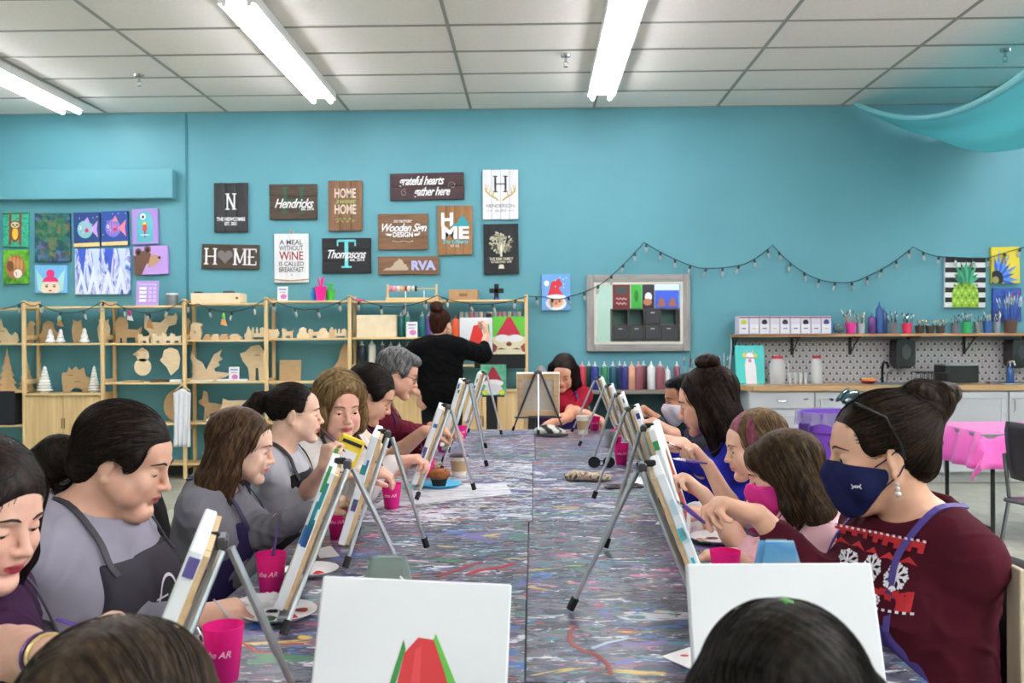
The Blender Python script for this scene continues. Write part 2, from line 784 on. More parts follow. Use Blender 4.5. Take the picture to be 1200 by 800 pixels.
def hand_shape(v, W, d, n, s, side, o):
    """wrist W, fingers along d, palm faces n, thumb on the side given; s = scale for a 0.18 m hand"""
    d = nrm(d)
    n = V3(n)
    n = nrm(n - d * (n @ d))
    t = np.cross(d, n) * side
    curl = o.get('curl', .5)
    pinch = o.get('pinch', False)
    K = .004
    tips = []
    for i, (lat, L, b) in enumerate([(.027, .070, .088), (.009, .078, .091), (-.009, .072, .088), (-.026, .057, .081)]):
        k0 = W + (d * .012 + t * lat * .5) * s
        kn = W + (d * b + t * lat) * s
        v.cap(k0, kn, .0155 * s, .0125 * s, .012 * s)
        v.cap(k0 + n * .006 * s, kn + n * .004 * s - d * .01 * s, .013 * s, .010 * s, .012 * s)
        c = curl + (.10 * i if not pinch else .16 * i)
        angs = [c * .75, c * .95 + .1, c * .6 + .05] if not pinch else [c * .9 + .25, c * .9 + .3, c * .4 + .1]
        p, a = kn, 0.0
        spread = t * lat * (1.6 if curl < .5 else .2)
        for j, fr in enumerate((.44, .31, .25)):
            a += angs[j]
            dd = nrm(d * math.cos(a) + n * math.sin(a) + spread * .8)
            q = p + dd * L * fr * s
            r0, r1 = [(.0094, .0084), (.0083, .0076), (.0076, .0066)][j]
            v.cap(p, q, r0 * s, r1 * s, K * s if j else .006 * s)
            p = q
        tips.append(p)
    v.ell(W + (d * .05 + t * .022 + n * .010) * s, np.array([.018, .022, .016]) * s, None, .014 * s)   # ball of the thumb
    th0 = W + (d * .022 + t * .024 + n * .006) * s
    th1 = W + (d * .058 + t * .046 + n * .016) * s
    if pinch:
        tgt = tips[0] * .6 + tips[1] * .4 + t * .004 * s - n * .004 * s
    else:
        tgt = W + (d * .105 + t * .046 + n * .034) * s
    d2 = nrm(tgt - th1)
    th2 = th1 + (d2 * .6 + nrm(d + t * .5) * .4) * .030 * s
    th3 = th2 + nrm(tgt - th2) * .026 * s
    v.cap(th0, th1, .0145 * s, .0115 * s, .010 * s)
    v.cap(th1, th2, .0108 * s, .0095 * s, .004 * s)
    v.cap(th2, th3, .0094 * s, .0080 * s, .003 * s)
    return (tips[0] + th3) / 2, tips


def solve_arm(S, W, l1, l2, hint):
    S, W = V3(S), V3(W)
    D = W - S
    L = np.linalg.norm(D)
    if L > (l1 + l2) * .985:
        k = L / ((l1 + l2) * .985)
        l1, l2 = l1 * k, l2 * k
    L = max(L, abs(l1 - l2) + .02)
    u = D / max(1e-6, np.linalg.norm(D))
    a = (l1 * l1 - l2 * l2 + L * L) / (2 * L)
    h = math.sqrt(max(0, l1 * l1 - a * a))
    hv = V3(hint) - u * (V3(hint) @ u)
    hv = nrm(hv)
    return S + u * a + hv * h


HAIRS = {
    'cap': [('e', (0, -.022, .040), (.083, .104, .089))],
    'short': [('e', (0, -.022, .040), (.079, .1, .088)), ('e', (0, .05, .088), (.05, .035, .022)), ('e', (0, -.07, -.02), (.058, .045, .05))],
    'grey': [('e', (0, -.022, .042), (.083, .104, .092)), ('e', (0, .05, .088), (.058, .045, .03)), ('e', (0, -.07, -.03), (.062, .045, .06)),
             ('e', (.065, .0, .02), (.022, .035, .035)), ('e', (-.065, .0, .02), (.022, .035, .035))],
    'pony_low': [('e', (0, -.022, .043), (.084, .108, .091)), ('e', (0, -.07, -.03), (.06, .05, .05)), ('e', (.068, .0, .03), (.024, .05, .045)), ('e', (-.068, .0, .03), (.024, .05, .045)),
                 ('c', (0, -.11, -.02), (0, -.15, -.03), .028, .034), ('c', (0, -.15, -.03), (.01, -.19, -.10), .040, .048), ('c', (.01, -.19, -.10), (0, -.20, -.19), .044, .012)],
    'pony_high': [('e', (0, -.022, .040), (.079, .1, .087)), ('c', (0, -.10, .045), (0, -.145, .058), .024, .026), ('c', (0, -.145, .058), (0, -.178, .0), .03, .036),
                  ('c', (0, -.178, .0), (0, -.175, -.09), .036, .010)],
    'bun_high': [('e', (0, -.022, .042), (.082, .104, .089)), ('e', (0, -.06, -.02), (.06, .05, .06)), ('e', (0, -.075, .145), (.052, .048, .042)), ('e', (.035, -.1, .125), (.028, .028, .026)),
                 ('e', (-.03, -.055, .13), (.03, .03, .028))],
    'bun_back': [('e', (0, -.022, .043), (.084, .106, .090)), ('e', (0, -.072, -.015), (.062, .046, .056)), ('e', (0, -.118, .098), (.046, .044, .040)),
                 ('e', (.02, -.158, .108), (.024, .027, .024)), ('e', (-.015, -.09, .128), (.028, .028, .018)), ('c', (0, -.08, .06), (0, -.11, .085), .045, .036)],
    'bob': [('e', (0, -.022, .05), (.098, .114, .098)), ('e', (.078, .005, -.035), (.032, .06, .072)), ('e', (-.078, .005, -.035), (.032, .06, .072)),
            ('e', (0, -.08, -.04), (.08, .05, .075)), ('e', (.0, .055, .095), (.07, .036, .026)), ('e', (-.058, .058, .062), (.024, .024, .035)), ('e', (.06, .056, .06), (.022, .024, .035))],
}


def long_hair(front=.0, length=.26, vol=1.0, fringe=False, back=.09):
    h = [('e', (0, -.024, .042), (.087 * vol, .108 * vol, .093))]
    for x in (-.078, -.05, -.018, .018, .05, .078):
        y = -.03 - .05 * (1 - abs(x) / .08)
        h.append(('c', (x, y, .02), (x * 1.18, -.065 - .03 * (1 - abs(x) / .08), -.12), .036 * vol, .036 * vol))
        h.append(('c', (x * 1.18, -.065 - .03 * (1 - abs(x) / .08), -.12), (x * 1.15, -back, -length), .036 * vol, .014))
    for s in (-1, 1):
        h.append(('c', (s * .072, .015 + front, .04), (s * .082, .008 + front, -.08), .02, .024))
        h.append(('c', (s * .082, .008 + front, -.08), (s * .085, .0, -length * .9), .024, .012))
    if fringe:
        h.append(('e', (0, .07, .066), (.062, .026, .038)))
    return h


def person(key, label, base, head, yaw, pitch=0, roll=0, byaw=None, sc=1.0, h=.005, pelvis=None, sw=.15, fat=0.0, skin=(225, 180, 155), lips=(190, 105, 100), brows=(50, 35, 28),
           hair='cap', hairc=((30, 22, 18), (62, 45, 34)), flow='down', tie=(0, -.12, 0), nstr=500, sl=16, fringe=False, hairpaint=None,
           shirt=(120, 120, 125), sleeve=1.0, slv=None, apron=None, strapc=None, arms=(), lid=.6, female=True, mask=None, seated=True, neck=.075, loose=.0, bs=1.0, extra=None, trousers=(45, 50, 70), atop=.80, under=None, iris=(60, 38, 25)):
    byaw = yaw if byaw is None else byaw
    H = V3(head)
    R = frame(yaw, pitch, roll)
    B = frame(byaw)
    base = V3(base)
    root = thing('person', label, 'person', base, 0)

    def w(p):
        return H + R @ (np.array(p, dtype=float) * sc)
    bs_ = bs
    if pelvis is None:
        pelvis = H + B @ np.array((0, -.13, -.66 * bs_))
        pelvis[2] = .56 if seated else pelvis[2]
    Pv = V3(pelvis)
    Nb = H + R @ np.array((0, -.045 * sc, -.12 * sc)) + B @ np.array((0, -.012, -.028 * bs_))
    u = nrm(Nb - Pv)
    Lt = np.linalg.norm(Nb - Pv)
    f = B[:, 1]
    f = nrm(f - u * (f @ u))
    r = np.cross(f, u)
    T = np.stack([r, f, u], 1)

    def t(x, y, z):
        return Pv + r * x * bs_ + f * y * bs_ + u * z * Lt
    sh = {s: t(s * sw, -.012, .875) for s in (-1, 1)}
    A = []
    for s in (-1, 1):
        a = dict(arms[0 if s < 0 else 1]) if len(arms) == 2 and arms[0 if s < 0 else 1] else {}
        if 'W' not in a:
            a['W'] = t(s * (sw + .03), .26, .18)
            a['d'] = B @ np.array((0, 1, 0))
            a['n'] = (0, 0, -1)
            a['hint'] = B @ np.array((s * .4, -.3, -1))
        W = V3(a['W'])
        hint = a.get('hint', B @ np.array((s * .6, -.2, -1)))
        E_ = solve_arm(sh[s], W, .29 * bs_, .25 * bs_, hint)
        d = a.get('d')
        d = nrm(W - E_) if d is None else nrm(d)
        A.append((s, sh[s], E_, W, d, a.get('n', (0, 0, -1)), a))
    pts = [w((0, 0, .16)), w((.11, 0, 0)), w((-.11, 0, 0)), w((0, .14, 0)), w((0, -.14, 0)), t(.2, .2, -.2), t(-.2, -.2, -.2), t(.2, -.2, -.2), t(-.2, .2, -.2), t(.27, 0, .9), t(-.27, 0, .9)]
    for q in A:
        pts += [q[3] + q[4] * .16, q[2], q[3] + .07, q[3] - .07]
    pts = np.array(pts)
    lo, hi = pts.min(0) - .06, pts.max(0) + .06

    def torso(v, g=0.0, arms_=False):
        def e(c_, rr, k=.05):
            v.ell(t(*c_), (np.array(rr) * bs_ + g), T, k)
        e((0, 0, .0), (.165 + fat * .05, .125 + fat * .05, .12))
        e((0, .012, .3), (.14 + fat * .06, .112 + fat * .06, .15))
        e((0, .0, .66), (.155 + fat * .04, .112 + fat * .03, .17))
        for s in (-1, 1):
            v.cap(t(s * .03, -.02, .93), sh[s], .042 * bs_ + g, .046 * bs_ + g, .05)
            v.cap(t(s * .02, -.03, 1.0), t(s * sw * .7, -.02, .92), .035 * bs_ + g, .035 * bs_ + g, .05)
            if female:
                e((s * .07, .085 + fat * .03, .62), (.066, .06 + fat * .01, .07), .05)
    # body: one continuous surface from head to hands
    v = Vol(lo, hi, h)
    torso(v)
    grips = []
    for (s, S, E_, W, d, n, a) in A:
        v.cap(S, E_, .043 * bs_, .036 * bs_, .03)
        v.cap(E_, E_ + (W - E_) * .35, .038 * bs_, .037 * bs_, .02)
        v.cap(E_ + (W - E_) * .35, W, .037 * bs_, .0245 * bs_, .02)
        g, tips = hand_shape(v, W, d, n, a.get('hs', 1.0) * bs_, s, a)
        grips.append(g)
    head_shape(v, w, R, sc, dict(fat=fat, lid=lid, Nb=Nb, thin=0 if not female else 1))
    sk = skinmat('skin_%d_%d_%d_%d' % (*skin, lips[1]), skin, lips)
    bo = vol_obj('body', v, [sk], root, base, 0.0)
    co = np.empty(len(bo.data.vertices) * 3, dtype=np.float32)
    bo.data.vertices.foreach_get('co', co)
    q = (co.reshape(-1, 3) + base - H) @ R / sc
    az = np.abs(q[:, 2] + .0605) / (.0105 - .0065 * np.clip(np.abs(q[:, 0]) / .021, 0, 1.2) ** 1.5)
    lf = np.clip((1.25 - az) * 2.2, 0, 1) * np.clip((.0225 - np.abs(q[:, 0])) / .003, 0, 1) * (q[:, 1] > .07) * (q[:, 1] < .13)
    bo.data.attributes.new('lip', 'FLOAT', 'POINT').data.foreach_set('value', lf.astype(np.float32))
    body = v
    # eyes
    for s in (-1, 1):
        mb = MB()
        M = Matrix.Translation(w((s * EYE[0], EYE[1], EYE[2])) - base) @ Matrix(R.tolist()).to_4x4()
        rr = .01255 * sc
        mb.ball((0, 0, 0), rr, mat('eye_white', (225, 220, 215), .15), 14, 10, M @ mrot(90))
        ey = M @ Matrix.Rotation(math.radians(-10 - lid * 12), 4, 'X')
        mb.ball((0, rr * .87, 0), (rr * .5, rr * .18, rr * .5), mat('iris_%d' % iris[0], iris, .15), 12, 8, ey)
        mb.ball((0, rr * .98, 0), (rr * .24, rr * .09, rr * .24), mat('pupil', (8, 6, 6), .1), 10, 6, ey)
        mb.build('eye', root, smooth=True)
    # brows and lashes
    brm = mat('brow_%d_%d_%d' % brows, brows, .8)
    for s in (-1, 1):
        line = [w((s * x, .11, z)) for x, z in ((.012, .022), (.02, .0265), (.031, .0285), (.041, .0255), (.049, .019))]
        P = v.march(line, -R[:, 1])
        MB().tube([p - base + R[:, 1] * .0005 for p in P], [.0012 * sc, .0027 * sc, .0026 * sc, .0019 * sc, .0008 * sc], brm, 6).build('eyebrow', root, smooth=True)
        zc = EYE[2] + .0040 - lid * .009
        line = [w((s * EYE[0] + x, .11, zc + .0004 - abs(x) * .12)) for x in (-.0115, -.006, 0, .006, .0115)]
        P = v.march(line, -R[:, 1])
        MB().tube([p - base + R[:, 1] * .0008 for p in P], [.0005, .0011, .0012, .0011, .0006], mat('lash', (18, 12, 10), .7), 5).build('eyelashes', root, smooth=True)
    # hair
    if hair is not None:
        hl = long_hair(**hair) if isinstance(hair, dict) else HAIRS[hair]
        hh = max(.003, h * .8)
        hv = Vol(w((0, -.03, -.05)) - .34 * sc, w((0, -.03, -.05)) + .34 * sc, max(hh, .0045))
        for q in hl:
            if q[0] == 'e':
                hv.ell(w(q[1]), np.array(q[2]) * sc, R, .02 * sc)
            else:
                hv.cap(w(q[1]), w(q[2]), q[3] * sc, q[4] * sc, .022 * sc)
        ff = .0 if not fringe else -.012
        if hair == 'bob':
            hv.ell(w((0, .118, -.015)), np.array((.066, .085, .10)) * sc, R, .02 * sc, 's')
        hv.ell(w((0, .118, -.035 + ff)), np.array((.070, .080, .098 + ff * .6)) * sc, R, .026 * sc, 's')
        hv.ell(w((0, .03, -.12)), np.array((.062, .09, .062)) * sc, R, .012 * sc, 's')
        if hair in ('short', 'grey', 'pony_low', 'pony_high', 'bun_high', 'bun_back', 'cap'):
            for s in (-1, 1):
                hv.ell(w((s * .085, .004, -.022)), np.array((.03, .034, .038)) * sc, R, .01 * sc, 's')
                hv.ell(w((s * .06, .045, -.07)), np.array((.04, .045, .06)) * sc, R, .01 * sc, 's')
        hairc = tuple(tuple(int(v * .86) for v in q) for q in hairc)
        ha = hairmat('hair_%s_base' % key, hairc[0], hairc[1])
        hb = hairmat('hair_%s_light' % key, tuple((a + b) // 2 for a, b in zip(*hairc)), tuple(min(255, int(b * 1.25)) for b in hairc[1]))
        hc = hairmat('hair_%s_dark' % key, tuple(int(a * .7) for a in hairc[0]), hairc[0])
        mats_ = [ha, hb, hc]
        if hairpaint:
            mats_.append(hairmat('hair_%s_dyed' % key, *hairpaint[0]))
        P, tr, qd = hv.polys(0.0)
        rs = np.random.RandomState(len(key) * 7 + ord(key[0]))
        q_ = (P - H) @ R / sc
        ok = P
        sd = ok[rs.randint(0, len(ok), nstr)] if nstr else np.zeros((0, 3))
        tp = w(tie)

        def fl(X):
            if flow == 'to':
                g = tp - X
                l_ = np.linalg.norm(g, axis=1, keepdims=True)
                dn = np.array([0, 0, -1.0]) * (((X - H) @ R)[:, 1:2] < tie[1] * sc)
                return g / np.maximum(l_, .02) + dn * 1.2
            q = (X - H) @ R
            g = np.tile(R @ np.array((0, -.22, -1.0)), (len(X), 1))
            g = g + np.outer(np.clip(q[:, 2] - .09 * sc, 0, 1) * 30, np.zeros(3))
            return g + R[:, 0][None, :] * (np.sign(q[:, 0]) * (q[:, 2] > .08 * sc) * 1.3)[:, None]
        st = .009 * sc
        N0 = hv.grad(P)
        flo = fl(P)
        # shallow locks in the mass itself
        tang = np.cross(N0, flo)
        tang /= np.maximum(1e-6, np.linalg.norm(tang, axis=1, keepdims=True))
        ph = (q_ * np.array([1, .9, .15])).sum(1)
        P2 = P + N0 * np.clip(v.val(P) / .012, .05, 1)[:, None] * ((np.sin(ph * 420 + 3 * wave(q_, 30, 3)) * .0011 + wave(q_, 60, 5) * .0018) * sc)[:, None]
        if nstr:
            SV, SQ, who = strands(hv, sd, fl, sl, st, .00105 * sc * (h / .0035) ** .35, .0012, seed=len(key))
            VV = np.concatenate([P2, SV])
            QQ = np.concatenate([qd, SQ + len(P2)])
            pick = rs.randint(0, 3, nstr)
            mi = np.concatenate([np.zeros(len(tr) + len(qd), int), pick[who]])
        else:
            VV, QQ, mi = P2, qd, np.zeros(len(tr) + len(qd), int)
        if hairpaint:
            cen = np.concatenate([VV[tr].mean(1) if len(tr) else np.zeros((0, 3)), VV[QQ].mean(1)])
            mk = hairpaint[1]((cen - H) @ R / sc)
            mi = np.where(mk, 3, mi)
        me = np_mesh('hair', VV - base, tr, QQ, mats_, mi)
        ho = bpy.data.objects.new('hair', me)
        C.objects.link(ho)
        ho.parent = root
    # top
    ch = max(h, .006)
    tv = Vol(np.minimum(lo, Pv - .25), hi, ch)
    g = .010 + loose
    torso(tv, g)
    cut = []
    for (s, S, E_, W, d, n, a) in A:
        sv = sleeve
        tv.cap(S, E_, .046 * bs_ + g, .039 * bs_ + g, .03) if sv > .45 else tv.cap(S, S + (E_ - S) * min(1, sv * 2), .047 * bs_ + g, .045 * bs_ + g, .03)
        if sv > .5:
            fr = (sv - .5) * 2 * .93
            e2 = E_ + (W - E_) * fr
            tv.cap(E_, e2, .043 * bs_ + g * .7, (.034 - .004 * fr) * bs_ + g * .4, .03)
            if fr > .8:
                tv.cap(e2 - nrm(W - E_) * .02, e2, .029 * bs_ + g * .3, .029 * bs_ + g * .3, .004)
    tv.ell(Nb + u * .045 + f * .012, (neck, neck, .055), T, .012, 's')
    tv.cap(Nb + u * .02, Nb + u * .2, neck * .8, neck * 1.3, .01, 's')
    if under:
        tv.ell(t(0, .15, .93), (.05, .08, .11), T, .01, 's')
    smat = cloth('top_%d_%d_%d' % shirt, shirt)
    sm = [smat]
    if slv:
        sm.append(cloth('sleeve_%d_%d_%d' % slv, slv))

    def folds(P):
        q = (P - Pv) @ T
        k = np.clip(1 - np.abs(q[:, 2] / Lt - .35) * .9, .25, 1)
        d_ = wave(q * np.array([1, 1, 1.9]), 26, 11) * .004 * k + (np.clip(1 - np.abs(wave(q * np.array([1.1, 1.1, .75]), 30, 17)) * 2.6, 0, 1) ** 2 - .25) * .0075 * k
        for (s, S, E_, W, d, n, a) in A:
            dist = np.linalg.norm(P - E_, axis=1)
            ax = nrm(W - S)
            d_ = d_ + np.sin(((P - E_) @ ax) * 190 + 2 * wave(P, 25, 2)) * .0035 * np.exp(-(dist / .085) ** 2)
            ds = np.linalg.norm(P - (S * .8 + Pv * .2), axis=1)
            d_ = d_ + np.sin(((P - S) @ nrm(u + B[:, 0] * s)) * 120 + 2 * wave(P, 18, 4)) * .0032 * np.exp(-(ds / .09) ** 2)
        return d_

    def spaint(c):
        m_ = np.zeros(len(c), int)
        if slv:
            for (s, S, E_, W, d, n, a) in A:
                k = nrm(E_ - S)
                m_ |= (((c - S) @ k > .02) & (np.minimum(np.linalg.norm(c - (S + E_) / 2, axis=1), np.minimum(np.linalg.norm(c - E_, axis=1), np.linalg.norm(c - (E_ + W) / 2, axis=1))) < .15)).astype(int)
        return m_
    vol_obj('top', tv, sm, root, base, 0.0, disp=folds, paint=spaint)
    # legs
    lv = Vol(np.array((min(Pv[0] - .35, H[0] - .9), Pv[1] - .9, -.02)), np.array((max(Pv[0] + .35, H[0] + .9), Pv[1] + .9, Pv[2] + .25)), .014)
    lv.ell(Pv, np.array((.168, .13, .13)) * bs_ + fat * .04, T, .05)
    for s in (-1, 1):
        hp = t(s * .09, .02, -.03)
        if seated:
            kn = hp + B @ np.array((s * .03, .40 * bs_, 0))
            kn[2] = .50
            an = kn + B @ np.array((0, -.02, 0))
            an[2] = .09
        else:
            kn = hp * .5 + np.array((hp[0], hp[1], .09)) * .5 + B @ np.array((0, .02, 0))
            an = np.array((hp[0], hp[1], .09))
        lv.cap(hp, kn, .085 * bs_, .058 * bs_, .03)
        lv.cap(kn, an, .056 * bs_, .04 * bs_, .02)
        mb = MB()
        mb.ball((0, 0, 0), (.045, .12, .045), mat('shoe', (35, 33, 35), .5), 12, 8, Matrix.Translation(V3((an[0], an[1], .045)) + B @ np.array((0, .06, 0)) - base) @ Matrix(B.tolist()).to_4x4())
        mb.build('shoe', root, smooth=True)
    lv.half((0, 0, .04), (0, 0, -1))
    vol_obj('trousers', lv, [cloth('trousers_%d' % trousers[0], trousers)], root, base, 0.0)
    # apron
    if apron:
        av = Vol(lo, hi, max(h, .006))
        torso(av, g + .008)
        av.half(t(0, .015, 0), -f)
        av.half(t(0, 0, atop), u)
        av.half(t(0, 0, -.12), -u)
        # bib narrows upward
        for s in (-1, 1):
            av.half(t(s * .115, 0, atop), nrm(r * s + u * .30))
        vol_obj('apron', av, [mat('apron_%d_%d_%d' % apron, apron, .75, noise=.15, nscale=14, bump=.1, spec=.2)], root, base, 0.0, disp=lambda P: wave(P, 24, 8) * .003)
        sm_ = mat('strap_%d_%d_%d' % (strapc or apron), strapc or apron, .6)
        for s in (-1, 1):
            line = [t(s * .105, .16, atop - .04), t(s * .10, .13, .86), t(s * .088, .08, .97), t(s * .075, .0, 1.03), t(s * .055, -.06, 1.04), t(0, -.085, 1.02)]
            P = np.concatenate([av.onto(line[:1], .004), tv.onto(line[1:3], .010), v.onto(line[3:], g + .004)])
            nn0 = np.concatenate([tv.grad(P[:3]), v.grad(P[3:])])
            fine, nn = [], []
            Q = np.concatenate([P[:1] * 2 - P[1:2], P, P[-1:] * 2 - P[-2:-1]])
            for i in range(len(P) - 1):
                for a_ in (0, .25, .5, .75):
                    p0, p1, p2, p3 = Q[i], Q[i + 1], Q[i + 2], Q[i + 3]
                    fine.append(.5 * (2 * p1 + (p2 - p0) * a_ + (2 * p0 - 5 * p1 + 4 * p2 - p3) * a_ ** 2 + (3 * p1 - p0 - 3 * p2 + p3) * a_ ** 3))
                    nn.append(nrm(nn0[i] * (1 - a_) + nn0[i + 1] * a_))
            fine.append(P[-1])
            nn.append(nn0[-1])
            mb = MB()
            vs_, fs = [], []
            for i in range(len(fine)):
                dd = nrm(fine[min(i + 1, len(fine) - 1)] - fine[max(0, i - 1)])
                sd_ = np.cross(dd, nn[i]) * .0065
                for q in (fine[i] - sd_ - nn[i] * .002, fine[i] - sd_ + nn[i] * .0015, fine[i] + sd_ + nn[i] * .0015, fine[i] + sd_ - nn[i] * .002):
                    vs_.append(q - base)
            for i in range(len(fine) - 1):
                for k in range(4):
                    fs.append((i * 4 + k, i * 4 + (k + 1) % 4, i * 4 + 4 + (k + 1) % 4, i * 4 + 4 + k))
            mb.add(vs_, fs, sm_)
            mb.build('apron_strap', root, smooth=False)
    else:
        av = None
    if mask:
        mv = Vol(w((0, .06, -.05)) - .14 * sc, w((0, .06, -.05)) + .14 * sc, max(.0035, h * .8))
        head_shape(mv, lambda p: w(np.array(p) * 1.0), R, sc, dict(fat=fat, lid=lid, Nb=Nb))
        mv.a -= .0045
        mv.ell(w((0, .085, -.05)), np.array((.030, .031, .044)) * sc, R, .03 * sc)
        mv.half(w((0, .06, -.012)), R @ np.array((0, -.22, .97)))
        mv.half(w((0, -.004, -.035)), R @ np.array((0, -.80, -.55)))
        mv.half(w((0, .004, 0)), -R[:, 1])
        mv.half(w((0, .05, -.118)), R @ np.array((0, -.45, -.9)))
        vol_obj('face_mask', mv, [cloth('mask_%d_%d_%d' % mask, mask, .8, .05)], root, base)
        mb = MB()
        for s in (-1, 1):
            for (z0, z1) in ((-.018, .012), (-.075, -.035)):
                P = v.onto([w((s * .066, .028, z0)), w((s * .074, .01, (z0 + z1) / 2 - .002)), w((s * .083, -.012, z1)), w((s * .078, -.028, z1 * .5))], .0025)
                mb.tube([p - base for p in P], .0016, cloth('mask_%d_%d_%d' % mask, mask, .8, .05), 6)
        mb.build('ear_loop', root, smooth=True)
    return dict(root=root, base=base, w=w, t=t, R=R, B=B, T=T, body=v, top=tv, folds=folds, apron=av, mask=mv if mask else None, grips=grips, arms=A, H=H, sc=sc, f=f, u=u, r=r)


def decal(pd, vol, mesh2d, origin, right, up, m, name='print', off=.0022, d=None):
    """flat lettering or a print laid onto a body surface"""
    vs_, fs = mesh2d
    right, up = nrm(right), nrm(up)
    n = np.cross(right, up)
    d = -n if d is None else d
    P = np.array([V3(origin) + right * q[0] + up * q[1] + n * (.12 if vol is pd['mask'] else .22) for q in vs_])
    Q = vol.march(P, d, off, .4)
    dn = nrm(d)
    q_ = (Q - P) @ dn
    Q = P + dn * np.clip(q_, np.median(q_) - .05, np.median(q_) + .04)[:, None]
    if vol is pd['top'] and pd.get('folds'):
        Q = Q + vol.grad(Q) * pd['folds'](Q)[:, None]
    elif vol is pd['apron']:
        Q = Q + vol.grad(Q) * (wave(Q, 24, 8) * .003)[:, None]
    mb = MB()
    mb.add([q - pd['base'] for q in Q], fs, m)
    return mb.build(name, pd['root'])


def brush(label, tip, tail, hc=(75, 45, 130), r=.0035, bristle=(60, 45, 35), group=None, length=None):
    """paint brush from the bristle tip to the end of the handle"""
    tip, tail = Vector(tip), Vector(tail)
    d = (tail - tip)
    L = d.length
    d.normalize()
    o = thing('paint_brush', label, 'brush', tip, 0, group)
    q = d.to_track_quat('Z', 'Y').to_matrix().to_4x4()
    MB().lathe([(.0004, 0), (r * .9, .010), (r * .9, .016)], mat('bristle_%d' % bristle[0], bristle, .8), 8, q).build('bristles', o, smooth=True)
    MB().lathe([(r * .95, .015), (r * 1.0, .020), (r * .9, .038)], mat('ferrule', (190, 190, 195), .25, 1.0), 8, q).build('ferrule', o, smooth=True)
    MB().lathe([(r * .9, .037), (r * 1.35, .06), (r * 1.1, L * .6), (r * .55, L)], mat('brush_handle_%d' % hc[0], hc, .35), 8, q).build('handle', o, smooth=True)
    return o
# ------------------------------------------------------------------ the room
TEAL = (105, 196, 212)
t_ = NT('teal_wall')
n_ = t_.add('ShaderNodeTexNoise', Scale=1.2, Detail=4.0)
t_.link(t_.coords((1, 1, 1)), n_.inputs['Vector'])
t_.link(t_.ramp(n_.outputs['Fac'], [(.3, lin((90, 154, 167))), (.7, lin((96, 160, 173)))]), t_.b.inputs['Base Color'])
t_.b.inputs['Roughness'].default_value = .6
n2_ = t_.add('ShaderNodeTexNoise', Scale=160.0, Detail=2.0)
t_.link(t_.coords(), n2_.inputs['Vector'])
t_.bump(n2_.outputs['Fac'], .08, .002)
teal = t_.m
mint = mat('mint_wall', (196, 222, 212), .6, noise=.03, nscale=2)

t_ = NT('vinyl_floor')
n_ = t_.add('ShaderNodeTexNoise', Scale=7.0, Detail=6.0)
t_.link(t_.coords(), n_.inputs['Vector'])
t_.link(t_.ramp(n_.outputs['Fac'], [(.3, lin((168, 166, 152))), (.7, lin((184, 182, 168)))]), t_.b.inputs['Base Color'])
t_.b.inputs['Roughness'].default_value = .22
vinyl = t_.m

XL, XR, YN = -7.0, 8.4, -5.6


def slab(name, lo, hi, m):
    c = [(a + b) / 2 for a, b in zip(lo, hi)]
    return struct(MB().box((0, 0, 0), [b - a for a, b in zip(lo, hi)], m).build(name, None, c))


floor = slab('floor', (XL - .1, YN - .1, -.12), (XR + .1, WALL + .1, -.004), vinyl)
slab('wall_back', (XL - .1, WALL, 0), (XR + .1, WALL + .1, CEIL + .1), teal)
slab('wall_left', (XL - .1, YN, 0), (XL, WALL, CEIL + .1), mint)
slab('wall_right', (XR, YN, 0), (XR + .1, WALL, CEIL + .1), mint)
slab('wall_front', (XL - .1, YN - .1, 0), (XR + .1, YN, CEIL + .1), mint)
slab('baseboard_back', (XL, WALL - .015, 0), (XR, WALL, .10), mat('base_black', (40, 42, 44), .5))
ceil_m = mat('ceiling_tile', (240, 236, 231), .9, noise=.035, nscale=60, bump=.25)
rail_m = mat('ceiling_rail', (150, 152, 145), .5)  # rails darkened to stand in for the shade of the tile recesses
ceiling = slab('ceiling', (XL - .1, YN - .1, CEIL + .012), (XR + .1, WALL + .1, CEIL + .11), mat('ceiling_back', (190, 187, 178), .9))
cme = MB().box((0, 0, 0), (1.196, .586, .012), ceil_m, bev=.004).mesh('ceiling_tile')
cz = ceiling.location


def piece(name, me, parent, loc):
    o = bpy.data.objects.new(name, me)
    C.objects.link(o)
    o.parent = parent
    o.location = Vector(loc) - parent.location
    return o


for i in range(-6, 8):
    for j in range(0, 11):
        x = -.61 + 1.22 * i + .61
        y = WALL - .61 * j - .305
        if -6.4 < x < 7.9:
            piece('ceiling_tile', cme, ceiling, (x, y, CEIL + .006 + R_.uniform(-.0015, .0015)))
rx = MB().box((.7, 0, 0), (15.1, .024, .006), rail_m).mesh('ceiling_rail')
ry = MB().box((0, 0, 0), (.024, 6.7, .006), rail_m).mesh('ceiling_rail')
for j in range(0, 12):
    piece('ceiling_rail', rx, ceiling, (0, WALL - .61 * j - (.012 if j == 0 else 0), CEIL - .002))
for i in range(-6, 8):
    piece('ceiling_rail', ry, ceiling, (-.61 + 1.22 * i, WALL - 3.36, CEIL - .0035))
# the rest of the ceiling, toward the back of the room, is never seen closely
tl = MB()
for i in range(-6, 8):
    for j in range(11, 24):
        x, y = 1.22 * i, WALL - .61 * j - .305
        if -6.4 < x < 7.9 and y > YN:
            tl.box((x, y, CEIL + .006), (1.196, .586, .012), ceil_m)
o = tl.build('ceiling_panels', ceiling, -ceiling.location)
o['kind'] = 'stuff'

fme = MB().box((0, 0, 0), (.3025, .3025, .006), vinyl, bev=.001).mesh('floor_tile')
for (x0, x1, y0, y1) in ((-4.9, -2.5, 6.1, 8.7), (2.3, 4.5, 4.7, 8.2)):
    nx, ny = int((x1 - x0) / .305), int((y1 - y0) / .305)
    for i in range(nx):
        for j in range(ny):
            piece('floor_tile', fme, floor, (x0 + .305 * i, y0 + .305 * j, -.003))

